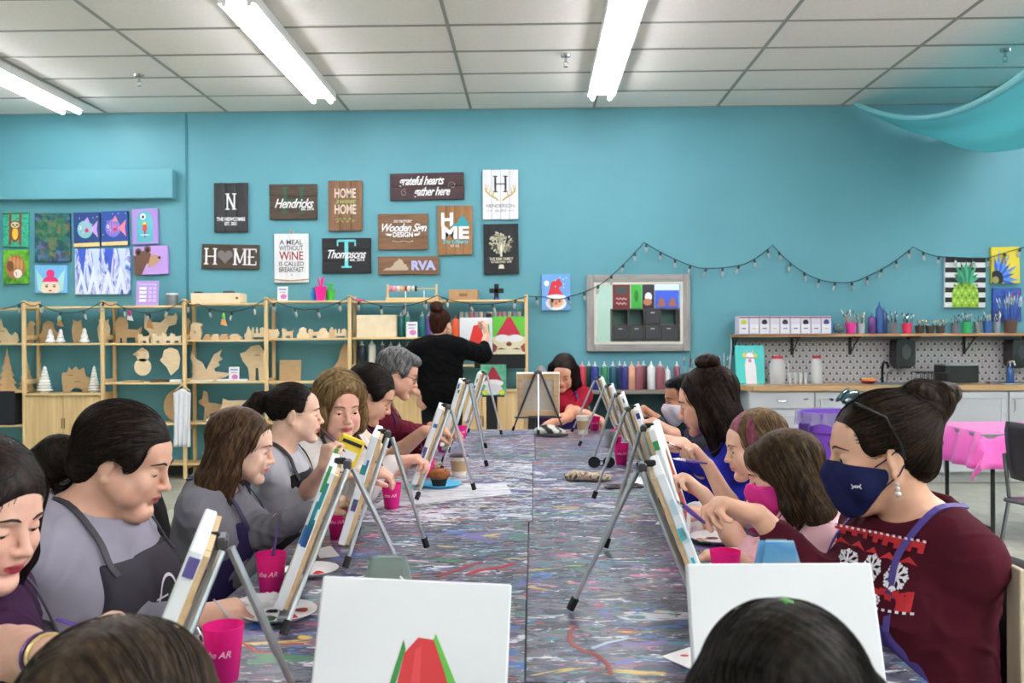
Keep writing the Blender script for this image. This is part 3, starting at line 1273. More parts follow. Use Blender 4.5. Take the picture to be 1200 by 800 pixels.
# seam and soffit panel on the back wall
p = at(219, 240, WALL)
struct(MB().box((0, 0, 0), (.018, .012, CEIL - .02), mat('seam', (60, 130, 145), .7)).build('trim_1', None, (p.x, WALL - .006, CEIL / 2)))
a, b = at(-120, 199, 8.93), at(202, 197, 8.93)
b2 = at(202, 232, 8.93)
struct(MB().box((0, 0, 0), (b.x - a.x, .10, b.z - b2.z), teal, bev=.006).build('trim_2', None, ((a.x + b.x) / 2, WALL - .05, (b.z + b2.z) / 2)))

# ------------------------------------------------------------------ strip lights
housing = mat('lamp_housing', (235, 235, 232), .35)
glow = mat('lamp_tube', (248, 247, 252), .4, emit=LAMP)
dif = mat('lamp_diffuser', (240, 240, 240), .3)


def strip(x, y, label, grp=None):
    o = thing('ceiling_light', label, 'light', (x, y, CEIL - .005), 0, grp)
    hb = MB()
    hb.prism([(-.125, 0), (.125, 0), (.125, -.074), (.115, -.074), (.05, -.055), (-.05, -.055), (-.115, -.074), (-.125, -.074)], 1.215, housing, y0=-.6075)
    hb.build('housing', o)
    for s in (-1, 1):
        tb = MB().tube([(s * .078, -.595, -.088), (s * .078, .595, -.088)], .019, glow, 8).build('lamp_tube', o, smooth=True)
        for e in (-1, 1):
            MB().box((s * .083, e * .60, -.072), (.03, .012, .045), housing).build('lamp_holder', o)
    return o


for ri, (rx_, y0, nm) in enumerate(((-4.42, 8.62, 'left'), (-1.93, 8.33, 'middle'), (.63, 8.33, 'right'), (3.1, 5.3, 'unseen'), (5.2, 8.5, 'outermost'), (4.1, 5.3, 'outer'))):  # last two rows are added out of view to brighten the right side
    for k in range(9):
        y = y0 - .61 - 1.22 * k - (1.22 * (k // 2) * .5)
        if y < YN + .7 or (k in (3, 4, 5, 8) and ri < 3):
            continue
        if k < 2 and ri > 2:
            lb, g = 'twin-tube strip light out of the picture at the right, %s in the %s row' % (['first', 'second'][k], nm), None
        elif k == 0:
            lb = 'twin-tube white ceiling strip light nearest the teal wall, %s row' % {'left': 'leftmost', 'middle': 'middle', 'right': 'rightmost'}[nm]
            g = None
        elif k == 1:
            lb = 'twin-tube white ceiling strip light, second from the wall in the %s row' % {'left': 'leftmost', 'middle': 'middle', 'right': 'rightmost'}[nm]
            g = None
        else:
            lb, g = 'twin-tube strip light out of the picture, %s back from the wall in the %s row' % (['third', 'fourth', 'fifth', 'sixth', 'seventh', 'eighth', 'ninth'][k - 2], nm), 'strip lights behind the first two'
        strip(rx_, y, lb, g)

# sprinklers
chrome = mat('chrome', (200, 200, 200), .15, 1.0)
for (px, Y, z, lb) in ((163, 7.7, 3.55, 'leftmost ceiling sprinkler, between two strip lights'), (663, 7.3, 3.55, 'ceiling sprinkler just left of the rightmost strip light'), (1178, 7.3, 3.55, 'ceiling sprinkler partly behind the teal hanging fabric')):
    p = at(px, 90, Y)
    o = thing('sprinkler', 'chrome ' + lb, 'sprinkler', (p.x, p.y, CEIL - .005))
    MB().lathe([(.03, 0), (.042, -.004), (.036, -.02), (.02, -.024), (.012, -.03), (.011, -.06)], chrome, 16).build('escutcheon', o, smooth=True)
    MB().tube([(-.012, 0, -.055), (-.018, 0, -.075), (-.006, 0, -.095)], .003, chrome, 6).tube([(.012, 0, -.055), (.018, 0, -.075), (.006, 0, -.095)], .003, chrome, 6).lathe([(.001, -.104), (.02, -.1), (.02, -.096), (.004, -.094)], chrome, 12).build('deflector', o, smooth=True)

# ------------------------------------------------------------------ hanging fabric, upper right
t_ = NT('teal_sheer')
t_.b.inputs['Base Color'].default_value = (*lin((118, 205, 212)), 1)
t_.b.inputs['Roughness'].default_value = .8
t_.b.inputs['Alpha'].default_value = .62
tr = t_.n.new('ShaderNodeBsdfTranslucent')
tr.inputs['Color'].default_value = (*lin((118, 205, 212)), 1)
ms = t_.n.new('ShaderNodeMixShader')
ms.inputs[0].default_value = .5
t_.link(t_.b.outputs[0], ms.inputs[1])
t_.link(tr.outputs[0], ms.inputs[2])
t_.link(ms.outputs[0], t_.n['Material Output'].inputs['Surface'])
sheer = t_.m
A0, B0, C0, D0 = Vector((3.17, 8.93, 3.6)), Vector((3.72, 5.6, 3.62)), Vector((4.85, 8.93, 3.58)), Vector((4.95, 5.6, 3.6))
vs_, fs = [], []
NU, NV = 36, 30
for i in range(NU + 1):
    for j in range(NV + 1):
        u, v = i / NU, j / NV
        p = A0 * (1 - u) * (1 - v) + B0 * u * (1 - v) + C0 * (1 - u) * v + D0 * u * v
        sag = math.sin(PI * u) ** .9 * (.46 - .10 * v) + math.sin(PI * min(1, v)) * .30
        fold = .018 * math.sin(u * 9 + v * 14) * min(1, v * 6) + .012 * math.sin(v * 30 + 3 * u) * min(1, v * 8)
        p = p - Vector((0, 0, sag + fold))
        p.z = min(p.z, CEIL - .03)
        vs_.append(p)
for i in range(NU):
    for j in range(NV):
        k = i * (NV + 1) + j
        fs.append((k, k + 1, k + NV + 2, k + NV + 1))
fab = MB().add(vs_, fs, sheer)
o = fab.build('hanging_fabric', None, smooth=True)
sm = o.modifiers.new('s', 'SOLIDIFY')
sm.thickness = .004
tag(o, 'sheer teal fabric swagged from the ceiling in the upper right corner', 'fabric')
h = MB().tube([vs_[i * (NV + 1)] + Vector((0, 0, .012 - .0)) for i in range(NU + 1)], .042, mat('teal_hem_lit', (140, 216, 224), .8), 8, flat=.5).build('hem', o, smooth=True)  # hem lighter than the sheet, light on the edge put into its colour

# ------------------------------------------------------------------ pine shelving
pine = wood('pine', (214, 178, 122), (232, 204, 155), .55, 'Z', 1.0, .80)
pineX = wood('pine_x', (216, 182, 128), (234, 208, 160), .55, 'X', 1.0, .80)
pineD = wood('pine_door', (206, 172, 120), (228, 198, 148), .5, 'Z', .7, .78)
YF, YB = 8.70, 8.98
posts = [(28, 352, 556), (120, 352, 556), (216, 350, 556), (312, 348, 552), (410, 346, 552), (512, 345, 550), (617, 345, 550)]
bays = [  # left post x, right post x, board heights in the photo
    (-66, 28, [363, 404, 460, 500, 545]), (28, 120, [361, 404]), (120, 216, [360, 404, 450, 498, 545]), (216, 312, [357, 400, 449, 497, 545]),
    (312, 410, [354, 398, 449, 497, 545]), (410, 512, [354, 397, 429]), (512, 617, [353, 397, 429])]
rack = thing('shelving_rack', 'long open pine shelving rack with side frames along the teal wall', 'shelf', (at(320, 500, YF).x, (YF + YB) / 2, 0))
rb = rack.location
ptop = {}
for (px, ytop, yb) in [(-66, 352, 556)] + posts:
    x = at(px, 450, YF).x
    z = at(px, ytop, YF).z
    ptop[px] = z
    f = thing('side_frame', None, None)
    f.parent = rack
    f.location = Vector((x, 0, 0)) - Vector((rb.x, 0, 0))
    for y, nm in ((-.128, 'post'), (.128, 'post')):
        MB().box((0, y, z / 2), (.032, .032, z), pine, bev=.002).build(nm, f)
    for q in (.12, .5, .95, 1.38, z - .03):
        MB().box((0, 0, q), (.018, .225, .045), pineX).build('rung', f)
SHELF = {}
for bi, (xa, xb, ys) in enumerate(bays):
    x0, x1 = at(xa, 450, YF).x + .018, at(xb, 450, YF).x - .018
    zs = []
    for y in ys:
        z = at((xa + xb) / 2, y - 2, YF).z
        zs.append(z)
        MB().box((0, 0, 0), (x1 - x0, .265, .019), pineX, bev=.002).build('shelf_board', rack, ((x0 + x1) / 2 - rb.x, 0, z - .0095))
    SHELF[bi] = zs


def cabinet(label, xa, xb, ytop, doors):
    x0, x1 = at(xa, 450, YF).x + .018, at(xb, 450, YF).x - .018
    zt = at((xa + xb) / 2, ytop, YF).z
    zb = .035
    o = thing('cabinet', label, 'cabinet', ((x0 + x1) / 2, (YF + YB) / 2 - .015, 0))
    w_ = x1 - x0
    MB().box((0, .02, (zt + zb) / 2), (w_, .26, zt - zb), pineD).build('carcass', o)
    MB().box((0, 0, zt + .009), (w_ + .002, .31, .018), pineX, bev=.002).build('top_board', o)
    d = w_ / doors
    for i in range(doors):
        q = MB().box((0, 0, 0), (d - .006, .018, zt - zb - .01), pineD, bev=.002).build('door', o, (-w_ / 2 + d * (i + .5), -.121, (zt + zb) / 2))
        MB().box((0, 0, 0), (.012, .003, .10), mat('door_slot', (120, 90, 55), .6)).build('finger_slot', q, ((d / 2 - .012) * (1 if i % 2 == 0 else -1), -.0095, .12))
    SHELF[label] = zt + .018
    return zt + .018


zc1 = cabinet('two-door pine cabinet under the white ceramic trees, far left', 28, 120, 463, 2)
zc5 = cabinet('pine cabinet under the paint bottles, behind the grey-haired painter', 410, 512, 460, 2)
zc6 = cabinet('pine cabinet at the right end of the rack, behind the teacher', 512, 617, 459, 2)

# ------------------------------------------------------------------ plywood cutouts and other things on the shelves
ply = mat('plywood', (222, 198, 160), .7, noise=.08, nscale=12, stretch=(1, 4, 4))
ply2 = mat('plywood_dark', (194, 162, 120), .7, noise=.08, nscale=12, stretch=(1, 4, 4))
ply3 = mat('plywood_pale', (232, 214, 180), .7, noise=.06, nscale=12)
white_c = mat('ceramic_white', (238, 238, 235), .3)
SH = {
    'dog': [(.05, 0), (.05, .45), (0, .62), (.05, .82), (.2, 1), (.42, .95), (.5, .75), (.5, .52), (.85, .5), (1, .62), (.97, .4), (.93, 0), (.78, 0), (.76, .22), (.45, .2), (.43, 0), (.3, 0), (.28, .2), (.2, .2), (.2, 0)],
    'cat': [(.02, .95), (0, .5), (.15, .35), (.2, 0), (.3, 0), (.32, .15), (.42, .15), (.45, 0), (.6, 0), (.62, .3), (.72, .55), (.95, .62), (1, .85), (.95, 1), (.88, .9), (.72, .92), (.66, 1), (.62, .8), (.5, .68), (.25, .7), (.12, .6), (.1, .95)],
    'owl': [(.2, 0), (.05, .3), (0, .6), (.15, .85), (.1, 1), (.4, .93), (.6, .93), (.9, 1), (.85, .85), (1, .6), (.95, .3), (.8, 0)],
    'bump': [(.05, 0), (0, .35), (.15, .55), (.2, .85), (.45, 1), (.7, .92), (.78, .6), (1, .4), (.95, 0)],
    'castle': [(0, 0), (0, .45), (.12, .55), (.15, .95), (.22, .6), (.3, 1), (.38, .65), (.5, .6), (.6, .4), (.72, .3), (.85, .45), (.95, .35), (1, .1), (.9, 0), (.3, 0), (.3, .12), (.12, .12), (.12, 0)],
    'truck': [(.05, 0), (0, .5), (.02, .75), (.2, .78), (.25, .98), (.35, .85), (.5, 1), (.6, .85), (.78, .95), (.85, .62), (1, .55), (1, 0), (.75, 0), (.7, .12), (.6, .18), (.45, .18), (.36, .12), (.3, 0)],
    'wings': [(0, .05), (.1, .25), (.02, .3), (.12, .42), (0, .75), (.04, .95), (.15, .7), (.3, .6), (.4, .35), (.5, .6), (.6, .85), (.8, 1), (.74, .8), (.82, .7), (.7, .6), (.75, .5), (.6, .4), (.62, .3), (1, .25), (.9, .12), (.7, .05), (.65, 0), (.05, 0)],
    'tooth': [(.35, 0), (.3, .35), (.1, .55), (0, .75), (.2, .8), (.4, .95), (.7, 1), (.9, .8), (1, .6), (.9, .45), (.92, 0), (.7, 0), (.66, .35), (.58, .35), (.55, 0)],
    'llama': [(.2, 0), (.25, .45), (0, .6), (.02, .68), (.15, .72), (.2, 1), (.35, .95), (.4, .6), (.95, .55), (1, .35), (.92, 0), (.78, 0), (.76, .25), (.45, .25), (.42, 0), (.36, 0), (.34, .2), (.3, 0)],
    'sloth': [(.1, .1), (0, .45), (.1, .75), (.12, 1), (.3, .9), (.85, .92), (.88, .8), (.78, .75), (.95, .55), (1, .3), (.85, .05), (.5, 0)],
    'duck': [(.1, 0), (0, .3), (.1, .6), (.1, .85), (.35, 1), (.7, .97), (1, .88), (.85, .7), (.95, .4), (.85, 0)],
    'animal': [(.05, 0), (.08, .5), (0, .75), (.1, 1), (.2, .85), (.35, .9), (.42, .65), (.8, .68), (1, .8), (.92, .5), (.92, 0), (.75, 0), (.72, .25), (.38, .25), (.34, 0), (.24, 0), (.2, .2), (.18, 0)],
    'flame': [(.1, 0), (0, .35), (.25, .55), (.4, .95), (.5, 1), (.65, .7), (1, .4), (.92, 0)],
    'virginia': [(0, 0), (.15, .1), (.3, .35), (.5, .5), (.6, .75), (.8, 1), (.95, .9), (1, .6), (1, 0)],
    'fence': [(0, 0), (0, .8), (.08, 1), (.16, .8), (.16, .5), (.3, .5), (.3, .8), (.38, 1), (.46, .8), (.46, .5), (.6, .5), (.6, .9), (.8, 1), (1, .8), (1, 0), (.9, 0), (.9, .2), (.1, .2), (.1, 0)],
    'board': [(0, 0), (0, 1), (1, 1), (1, 0)],
    'cloud': [(.0, 0), (0, .3), (.15, .5), (.22, .85), (.5, 1), (.75, .85), (.8, .5), (1, .35), (1, 0)],
    'oval': circ(.5, .5, .5, .5, 20),
    'rooster': [(.2, 0), (.05, .3), (0, .6), (.2, .7), (.35, .95), (.6, 1), (1, .85), (.75, .75), (.85, .4), (.7, 0)],
}
hole_m = mat('cut_line', (120, 88, 55), .8)


def cut(name, label, kind, x0, x1, h, z, m=ply, Y=8.86, mark=0, lean=0, cat='cutout', group=None, th=.01):
    """plywood cutout between two pixel columns, h metres tall, standing on height z"""
    a, b = at(x0, 400, Y).x, at(x1, 400, Y).x
    o = thing(name, label, cat, ((a + b) / 2, Y, z), 0, group)
    pts = [((q[0] - .5) * (b - a), q[1] * h) for q in SH[kind]]
    mb = MB().prism(pts, th, m)
    o2 = mb.build('panel', o, rot=(-lean, 0, 0) if lean else None, bevel=0)
    if mark:
        w_ = b - a
        mk = MB()
        for i in range(mark):
            cx, cz_ = (R_.uniform(.3, .7) - .5) * w_, R_.uniform(.35, .7) * h
            mk.prism([(cx - w_ * .10, cz_), (cx - w_ * .10, cz_ + .006), (cx + w_ * .1, cz_ + .006), (cx + w_ * .1, cz_)], .001, hole_m, y0=-.001)
        mk.build('engraving', o)['kind'] = 'stuff'
    return o


def px2m(n, Y=8.8):
    return n * Y / FPX


b0, b1, b2_, b3, b4, b5, b6 = [SHELF[i] for i in range(7)]
cut('castle_cutout', 'pale plywood castle cutout at the left edge, upper shelf', 'castle', -8, 22, px2m(29), b0[1], ply, mark=1)
cut('rooster_cutout', 'plywood bird cutout seen behind the leftmost post', 'rooster', 30, 42, px2m(27), b1[1], ply2)
cut('mitten_cutout', 'brown rounded cutout behind the left white ceramic trees', 'bump', 46, 69, px2m(27), b1[1], ply2, Y=8.9)
cut('owl_cutout', 'brown plywood owl cutout beside the single small white tree', 'owl', 84, 97, px2m(28), b1[1], ply2, Y=8.88)
cut('truck_cutout', 'plywood truck cutout between two large white ceramic trees', 'truck', 72, 105, px2m(31), zc1, ply2, Y=8.86, mark=2)
cut('bird_cutout', 'narrow pale plywood owl cutout behind the second post', 'owl', 114, 129, px2m(29), b2_[1], ply, Y=8.9)
cut('dog_cutout', 'plywood poodle-like dog cutout with a round head', 'dog', 134, 166, px2m(32), b2_[1], ply2, Y=8.88)
cut('cat_cutout', 'pale plywood cat cutout with raised tail', 'cat', 169, 208, px2m(36), b2_[1], ply, Y=8.88)
cut('bear_cutout', 'brown plywood head cutout behind the third post', 'rooster', 213, 224, px2m(30), b2_[1], ply2, Y=8.93)
for i, (x, nm) in enumerate(((168, 'dog'), (185, 'lamb'), (196, 'cat'), (206, 'rabbit'))):
    cut('small_animal_cutout', 'small plywood %s standing in front of the big cat cutout, %s of four' % (nm, ('first', 'second', 'third', 'last')[i]), 'animal', x - 7, x + 7, px2m(12), b2_[1], [ply, ply3][i > 0], Y=8.76 - .01 * i, group='small animals before the cat', th=.02)
cut('cloud_cutout', 'pale snowflake-shaped cutout low on the shelf behind the grey sweatshirt woman', 'cloud', 132, 160, px2m(20), b2_[3] , ply3)
cut('oval_cutout', 'brown oval plywood cutout behind the hanging white tote', 'oval', 191, 222, px2m(38), b2_[3], ply2)
cut('duck_cutout', 'pale plywood duck cutout standing at the left of the third bay', 'duck', 222, 237, px2m(21), b3[1], ply, Y=8.8, th=.03, mark=2)
for i, (x, w_) in enumerate(((243, 10), (252, 10), (263, 14), (275, 16))):
    cut('wooden_shape', 'small brown wooden piece lying in the heap on the third bay, %s from the duck' % ('first', 'second', 'third', 'fourth')[i], 'bump', x - w_ / 2, x + w_ / 2, px2m(7), b3[1], [ply2, ply][i % 2], Y=8.78, group='small pieces beside the duck', th=.05)
cut('flame_cutout', 'pale plywood flame-shaped piece beside the little fence', 'flame', 286, 297, px2m(16), b3[1], ply3)
cut('fence_cutout', 'pale plywood picket scene against the fourth post', 'fence', 295, 311, px2m(15), b3[1], ply3)
cut('dragon_cutout', 'plywood dragon cutout with spread wings', 'wings', 223, 269, px2m(37), b3[2], ply, Y=8.86)
cut('elephant_cutout', 'plywood elephant-head cutout with two long legs', 'tooth', 281, 313, px2m(43), b3[2], ply, Y=8.87, mark=1)
cut('llama_cutout', 'brown plywood llama cutout on the lower shelf', 'llama', 232, 262, px2m(36), b3[3], ply2, Y=8.9)
cut('sloth_cutout', 'pale plywood sloth cutout hanging shape beside the llama', 'sloth', 256, 294, px2m(27), b3[3], ply, Y=8.84, mark=4)
for i, x in enumerate((320, 337, 355, 368, 379, 389, 399)):
    cut('wooden_animal', 'little wooden animal in the row of seven, %s from the left' % ('first', 'second', 'third', 'fourth', 'fifth', 'sixth', 'last')[i], ['owl', 'animal', 'cloud', 'animal', 'bump', 'flame', 'fence'][i], x - 7, x + 7, px2m(11 + (i % 3)), b4[1], [ply3, ply][i % 2], Y=8.78 + .02 * (i % 2), group='seven little wooden animals', th=.03)
cut('fibreboard_panel', 'brown square fibreboard panel leaning behind the girl with the ponytail', 'board', 327, 352, px2m(26), b4[2] - .01, ply2, Y=8.88, lean=6, cat='board')
cut('state_cutout', 'large brown state-shaped cutout behind the blonde woman', 'virginia', 383, 409, px2m(46), b4[2], ply2, Y=8.9)
for i, x in enumerate((160, 176)):
    cut('small_base_cutout', 'small pale cutout on the bottom shelf, %s one' % ('left', 'right')[i], 'animal', x - 8, x + 8, px2m(15), b2_[4], ply3)
cut('low_llama_cutout', 'small wooden llama cutout on the bottom shelf right of the tote', 'llama', 236, 252, px2m(16), b3[4], ply2)

# slot-together trees at the far left
for (x0, x1, hpx, lb, Y) in ((-6, 22, 50, 'tall brown slot-together wooden tree at the left edge', 8.8), (19, 42, 40, 'shorter brown wooden tree behind the leftmost post', 8.9)):
    a, b = at(x0, 400, Y).x, at(x1, 400, Y).x
    w_, h = b - a, px2m(hpx)
    o = thing('wooden_tree', lb, 'decoration', ((a + b) / 2, Y, b0[2]))
    pts = [(-.5, 0)]
    for i in range(5):
        pts += [(-.5 * (1 - (i + 1) / 5.5) * .62, (i + 1) / 5.5), (-.5 * (1 - (i + 1) / 5.5) * 1.08, (i + .93) / 5.5)]
    pts += [(0, 1.05)]
    pts += [(-q[0], q[1]) for q in pts[-2::-1]]
    P = [(q[0] * w_ * .9, q[1] * h / 1.05) for q in pts]
    MB().prism(P, .008, ply2, y0=-.004).build('tree_panel', o)
    MB().prism(P, .008, ply2, y0=-.004).build('tree_panel', o, rot=(0, 0, 70))

# ceramic trees
def ctree(label, px, hpx, z, Y, wpx, tiers, grp=None):
    p = at(px, 400, Y)
    h, r = px2m(hpx, Y), px2m(wpx, Y) / 2
    o = thing('ceramic_tree', label, 'decoration', (p.x, Y, z), 0, grp)
    pr = [(r * .55, 0), (r * .5, h * .06)]
    for i in range(tiers):
        t0 = i / tiers
        rr = r * (1 - t0 * .85)
        pr += [(rr * .8, h * (.07 + .9 * t0)), (rr, h * (.10 + .9 * t0)), (rr * .62, h * (.07 + .9 * (t0 + .9 / tiers)))]
    pr += [(.001, h)]
    MB().lathe(pr, white_c, 18).build('tree_body', o, smooth=False)
    return o


ctree('small white ceramic tree in front of the mitten cutout', 59, 17, b1[1], 8.78, 12, 3)
ctree('small white ceramic tree just right of the mitten cutout', 71, 17, b1[1], 8.8, 11, 3)
ctree('small white ceramic tree beside the owl cutout', 99, 18, b1[1], 8.78, 12, 3)
ctree('large white ceramic tree left of the truck cutout', 52, 32, zc1, 8.8, 19, 8)
ctree('large slim white ceramic tree right of the truck cutout', 110, 32, zc1, 8.8, 15, 9)


# hanging ornaments
def ornament(label, px, y0, y1, kind, Y=8.70):
    p = at(px, y0, Y)
    h = px2m(y1 - y0, Y)
    o = thing('hanging_ornament', label, 'ornament', (p.x, Y, p.z))
    MB().tube([(0, 0, .0), (0, 0, -.02)], .0015, col(40, 60, 50)).build('cord', o)
    if kind == 'snowman':
        MB().prism(circ(0, -h * .28, h * .22) , .008, ply).build('head', o)
        MB().prism(circ(0, -h * .68, h * .3), .008, ply).build('body', o)
        MB().prism([(-h * .2, -h * .14), (-h * .36, -h * .26), (-h * .1, -h * .3)], .008, ply2, y0=-.004).build('scarf', o)
        MB().prism([(-h * .2, -h * .14), (0, .0), (h * .2, -h * .14)], .008, ply2, y0=-.003).build('hat', o)
    elif kind == 'face':
        MB().prism([(q[0] * h, q[1] * h - h) for q in [(-.3, .65), (-.25, .9), (0, 1), (.25, .9), (.34, .6), (.28, .25), (0, 0), (-.15, .3), (-.4, .55)]], .008, ply).build('face_panel', o)
    else:
        c1, c2 = kind
        MB().ball((0, 0, -h * .35), (.018, .012, .03), c1).build('top_bead', o, smooth=True)
        MB().prism([(-.02, -h * .55), (.01, -h * .5), (.035, -h), (-.03, -h * .9)], .008, c2).build('pendant', o)
    return o


grn, pnk, brn, wht, blk = col(120, 200, 70), col(200, 60, 130), col(190, 130, 80), col(235, 235, 235), col(25, 25, 28)
ornament('snowman ornament of pale wood hanging under the shelf', 167, 407, 441, 'snowman')
ornament('bearded face ornament of pale wood hanging beside the snowman', 200, 407, 440, 'face')
ornament('green and brown ornament hanging above the small white trees', 70, 368, 383, (grn, brn))
ornament('pink and white ornament hanging beside the dog cutout', 152, 362, 376, (pnk, wht))
ornament('black and tan ornament hanging over the cat cutout', 175, 362, 386, (blk, brn))
ornament('green and orange ornament hanging over the small wooden heap', 262, 364, 382, (grn, col(215, 150, 90)))


def bx(name, label, cat, px, wpx, hpx, z, m, Y=8.84, d=.1, rz=0, group=None, part='body'):
    p = at(px, 400, Y)
    o = thing(name, label, cat, (p.x, Y, z), rz, group)
    MB().box((0, 0, px2m(hpx, Y) / 2), (px2m(wpx, Y), d, px2m(hpx, Y)), m, bev=.003).build(part, o)
    return o


# on the shelf tops and boards
o = bx('storage_box', 'long pale wooden box lying on top of the rack', 'box', 257, 58, 12, b3[0], ply3, 8.84, .2)
MB().prism(circ(.21, .05, .012), .003, hole_m, y0=-.103).build('hand_hole', o)
MB().box((-.2, 0, .11), (.05, .1, .015), blk).build('black_clip', o)
MB().box((.1, 0, .112), (.08, .1, .018), col(90, 60, 45)).build('brown_scrap', o)
p = at(202, 347, 8.84)
o = thing('paint_tin', 'grey cylindrical tin with white lid on top of the rack', 'tin', (p.x, 8.84, b2_[0]))
MB().lathe([(.054, 0), (.056, .01), (.056, .11)], mat('tin_grey', (130, 135, 140), .4, .6), 20).build('can', o, smooth=True)
MB().lathe([(.057, .108), (.057, .125), (.05, .126)], wht, 20).build('lid', o, smooth=True)


def sheet(name, label, cat, x0, y0, x1, y1, Y, m, lean=0, th=.004, base=None):
    a, b = at(x0, y1, Y), at(x1, y0, Y)
    z0 = a.z if base is None else base
    o = thing(name, label, cat, ((a.x + b.x) / 2, Y, z0))
    o.rotation_euler = (math.radians(-lean), 0, 0)
    w_, h = b.x - a.x, b.z - a.z
    MB().box((0, th / 2, h / 2), (w_, th, h), m).build('panel', o)
    return o, w_, h


lil = col(178, 150, 215)
o, w_, h = sheet('price_sign', 'lilac price sign in a clear stand on top of the rack', 'sign', 159, 327, 185, 357, 8.8, lil, 6, base=b2_[0])
mb = MB()
put_text(mb, 'Canvas Painting', 0, h * .86, .026, wht, width=w_ * .8)
for i in range(4):
    mb.box((-w_ * .2, -.001, h * (.70 - .16 * i)), (w_ * .32, .001, h * .11), wht)
    for j in range(2):
        mb.box((w_ * (.12 + .2 * j), -.001, h * (.70 - .16 * i)), (w_ * .14, .001, h * .11), col(205, 185, 230))
mb.build('sign_print', o)['kind'] = 'stuff'
for (x0, y0, x1, y1, bz, Y, lb) in ((325, 337, 337, 354, b4[0], 8.75, 'small white leaflet standing on top of the fourth bay'), (268, 426, 280, 443, b3[2], 8.76, 'small white printed card beside the dragon cutout'), (476, 378, 489, 396, b5[1], 8.72, 'small white card in front of the green bottles')):
    o, w_, h = sheet('info_card', lb, 'card', x0, y0, x1, y1, Y, wht, 4, base=bz)
    mb = MB()
    mb.box((0, -.001, h * .8), (w_ * .7, .001, h * .08), col(120, 120, 190))
    mb.box((0, -.001, h * .6), (w_ * .6, .001, h * .05), col(160, 160, 170))
    mb.prism(circ(.1 * w_, h * .3, w_ * .3, h * .18), .001, col(214, 120, 190), y0=-.001)
    mb.build('card_print', o)
for (x, w_, lb, m, bz, h) in ((157, 22, 'flat brown piece lying on the shelf below the snowman', ply2, b2_[2], 2.2), (187, 20, 'dark flat piece lying on the shelf below the face ornament', col(90, 65, 45), b2_[2], 3), (207, 14, 'white folded paper at the shelf end below the face ornament', wht, b2_[2], 3),
                         (237, 26, 'white paper sheet lying under the dragon cutout', wht, b3[2], 1.5), (272, 34, 'white paper stack lying under the small card', wht, b3[2], 2.5), (253, 20, 'white crumpled paper on the lower shelf beside the sloth', wht, b3[3], 4), (246, 18, 'white paper on the bottom shelf behind the tote', wht, b3[4], 4)):
    bx('flat_piece', lb, 'paper' if m is wht else 'wood piece', x, w_, h, bz, m, 8.76, .09, rz=R_.uniform(-8, 8))

# bright bucket trio
for (px, hpx, wpx, c, lb) in ((368, 12, 9, (40, 130, 200), 'small blue craft pot on top of the rack'), (376, 21, 14, (240, 40, 150), 'pink craft pot with a tool on top of the rack'), (387, 16, 12, (70, 190, 60), 'green craft pot with a plume on top of the rack')):
    Y = 8.80 if c[0] != 240 else 8.74
    p = at(px, 350, Y)
    o = thing('craft_pot', lb, 'pot', (p.x, Y, b4[0]))
    r, h = px2m(wpx, Y) / 2, px2m(hpx, Y)
    MB().lathe([(r * .7, 0), (r, h * .72), (r * 1.08, h * .72), (r * 1.08, h * .78), (r * .9, h * .78), (r * .6, .02)], mat('pot_%d' % c[0], c, .3), 18).build('pot', o, smooth=True)
    mb = MB()
    for i in range(5):
        a = i * 1.3
        mb.tube([(0, 0, h * .5), (r * .5 * math.cos(a), r * .5 * math.sin(a), h * 1.2), (r * .7 * math.cos(a), r * .7 * math.sin(a), h * 1.3)], [.006, .006, .003], mat('pot_%d' % c[0], c, .3))
    mb.build('handles', o, smooth=True)['kind'] = 'stuff'

# ribbon rack
p = at(483, 350, 8.84)
o = thing('ribbon_rack', 'small wooden rack holding ribbon spools on top of the shelving', 'rack', (p.x, 8.84, b5[0]))
W_ = px2m(60)
MB().box((0, 0, .015), (W_, .12, .03), pineX).build('base', o)
for s in (-1, 1):
    MB().box((s * (W_ / 2 - .01), 0, .09), (.018, .03, .15), pine).build('upright', o)
MB().tube([(-W_ / 2, 0, .12), (W_ / 2, 0, .12)], .006, pineX).build('dowel', o)
x = -W_ / 2 + .03
for i, c in enumerate([(225, 130, 160), (235, 160, 185), (240, 200, 210), (220, 195, 150), (215, 180, 130), (160, 30, 40), (235, 235, 225), (190, 205, 190), (235, 235, 235), (30, 30, 35)]):
    w2 = .030 if i < 3 else .020
    MB().tube([(x, 0, .12), (x + w2 * .9, 0, .12)], .028, col(*c), 14).build('ribbon_spool', o, smooth=True)
    x += w2 + .004
for i, (q, c, L) in enumerate(((-.06, (240, 240, 240), .22), (.12, (225, 225, 230), .16))):
    MB().box((q, -.03, .10 - L / 2), (.010, .002, L), col(*c)).build('loose_ribbon', o)
o = bx('cardboard_box', 'flat brown cardboard box on top of the rack beside the ribbon rack', 'box', 544, 34, 12, b6[0], mat('cardboard', (176, 138, 98), .8, noise=.06), 8.84, .15)
MB().box((0, -.0755, .05), (.08, .001, .03), col(130, 100, 70)).build('box_print', o)
bx('notepad', 'thin pink notepad lying at the left end of the ribbon rack', 'notepad', 421, 12, 2, b5[0], pnk, 8.76, .1)
p = at(582, 350, 8.8)
o = thing('mixing_bottle', 'blue bottle with black cross-shaped cap on top of the rack', 'bottle', (p.x, 8.8, b6[0]))
MB().lathe([(.028, 0), (.03, .01), (.03, .02), (.02, .03)], col(30, 60, 150), 14).build('bottle', o, smooth=True)
MB().box((0, 0, .085), (.045, .045, .14), blk, bev=.004).box((0, 0, .09), (.14, .045, .045), blk, bev=.004).build('cross_cap', o)


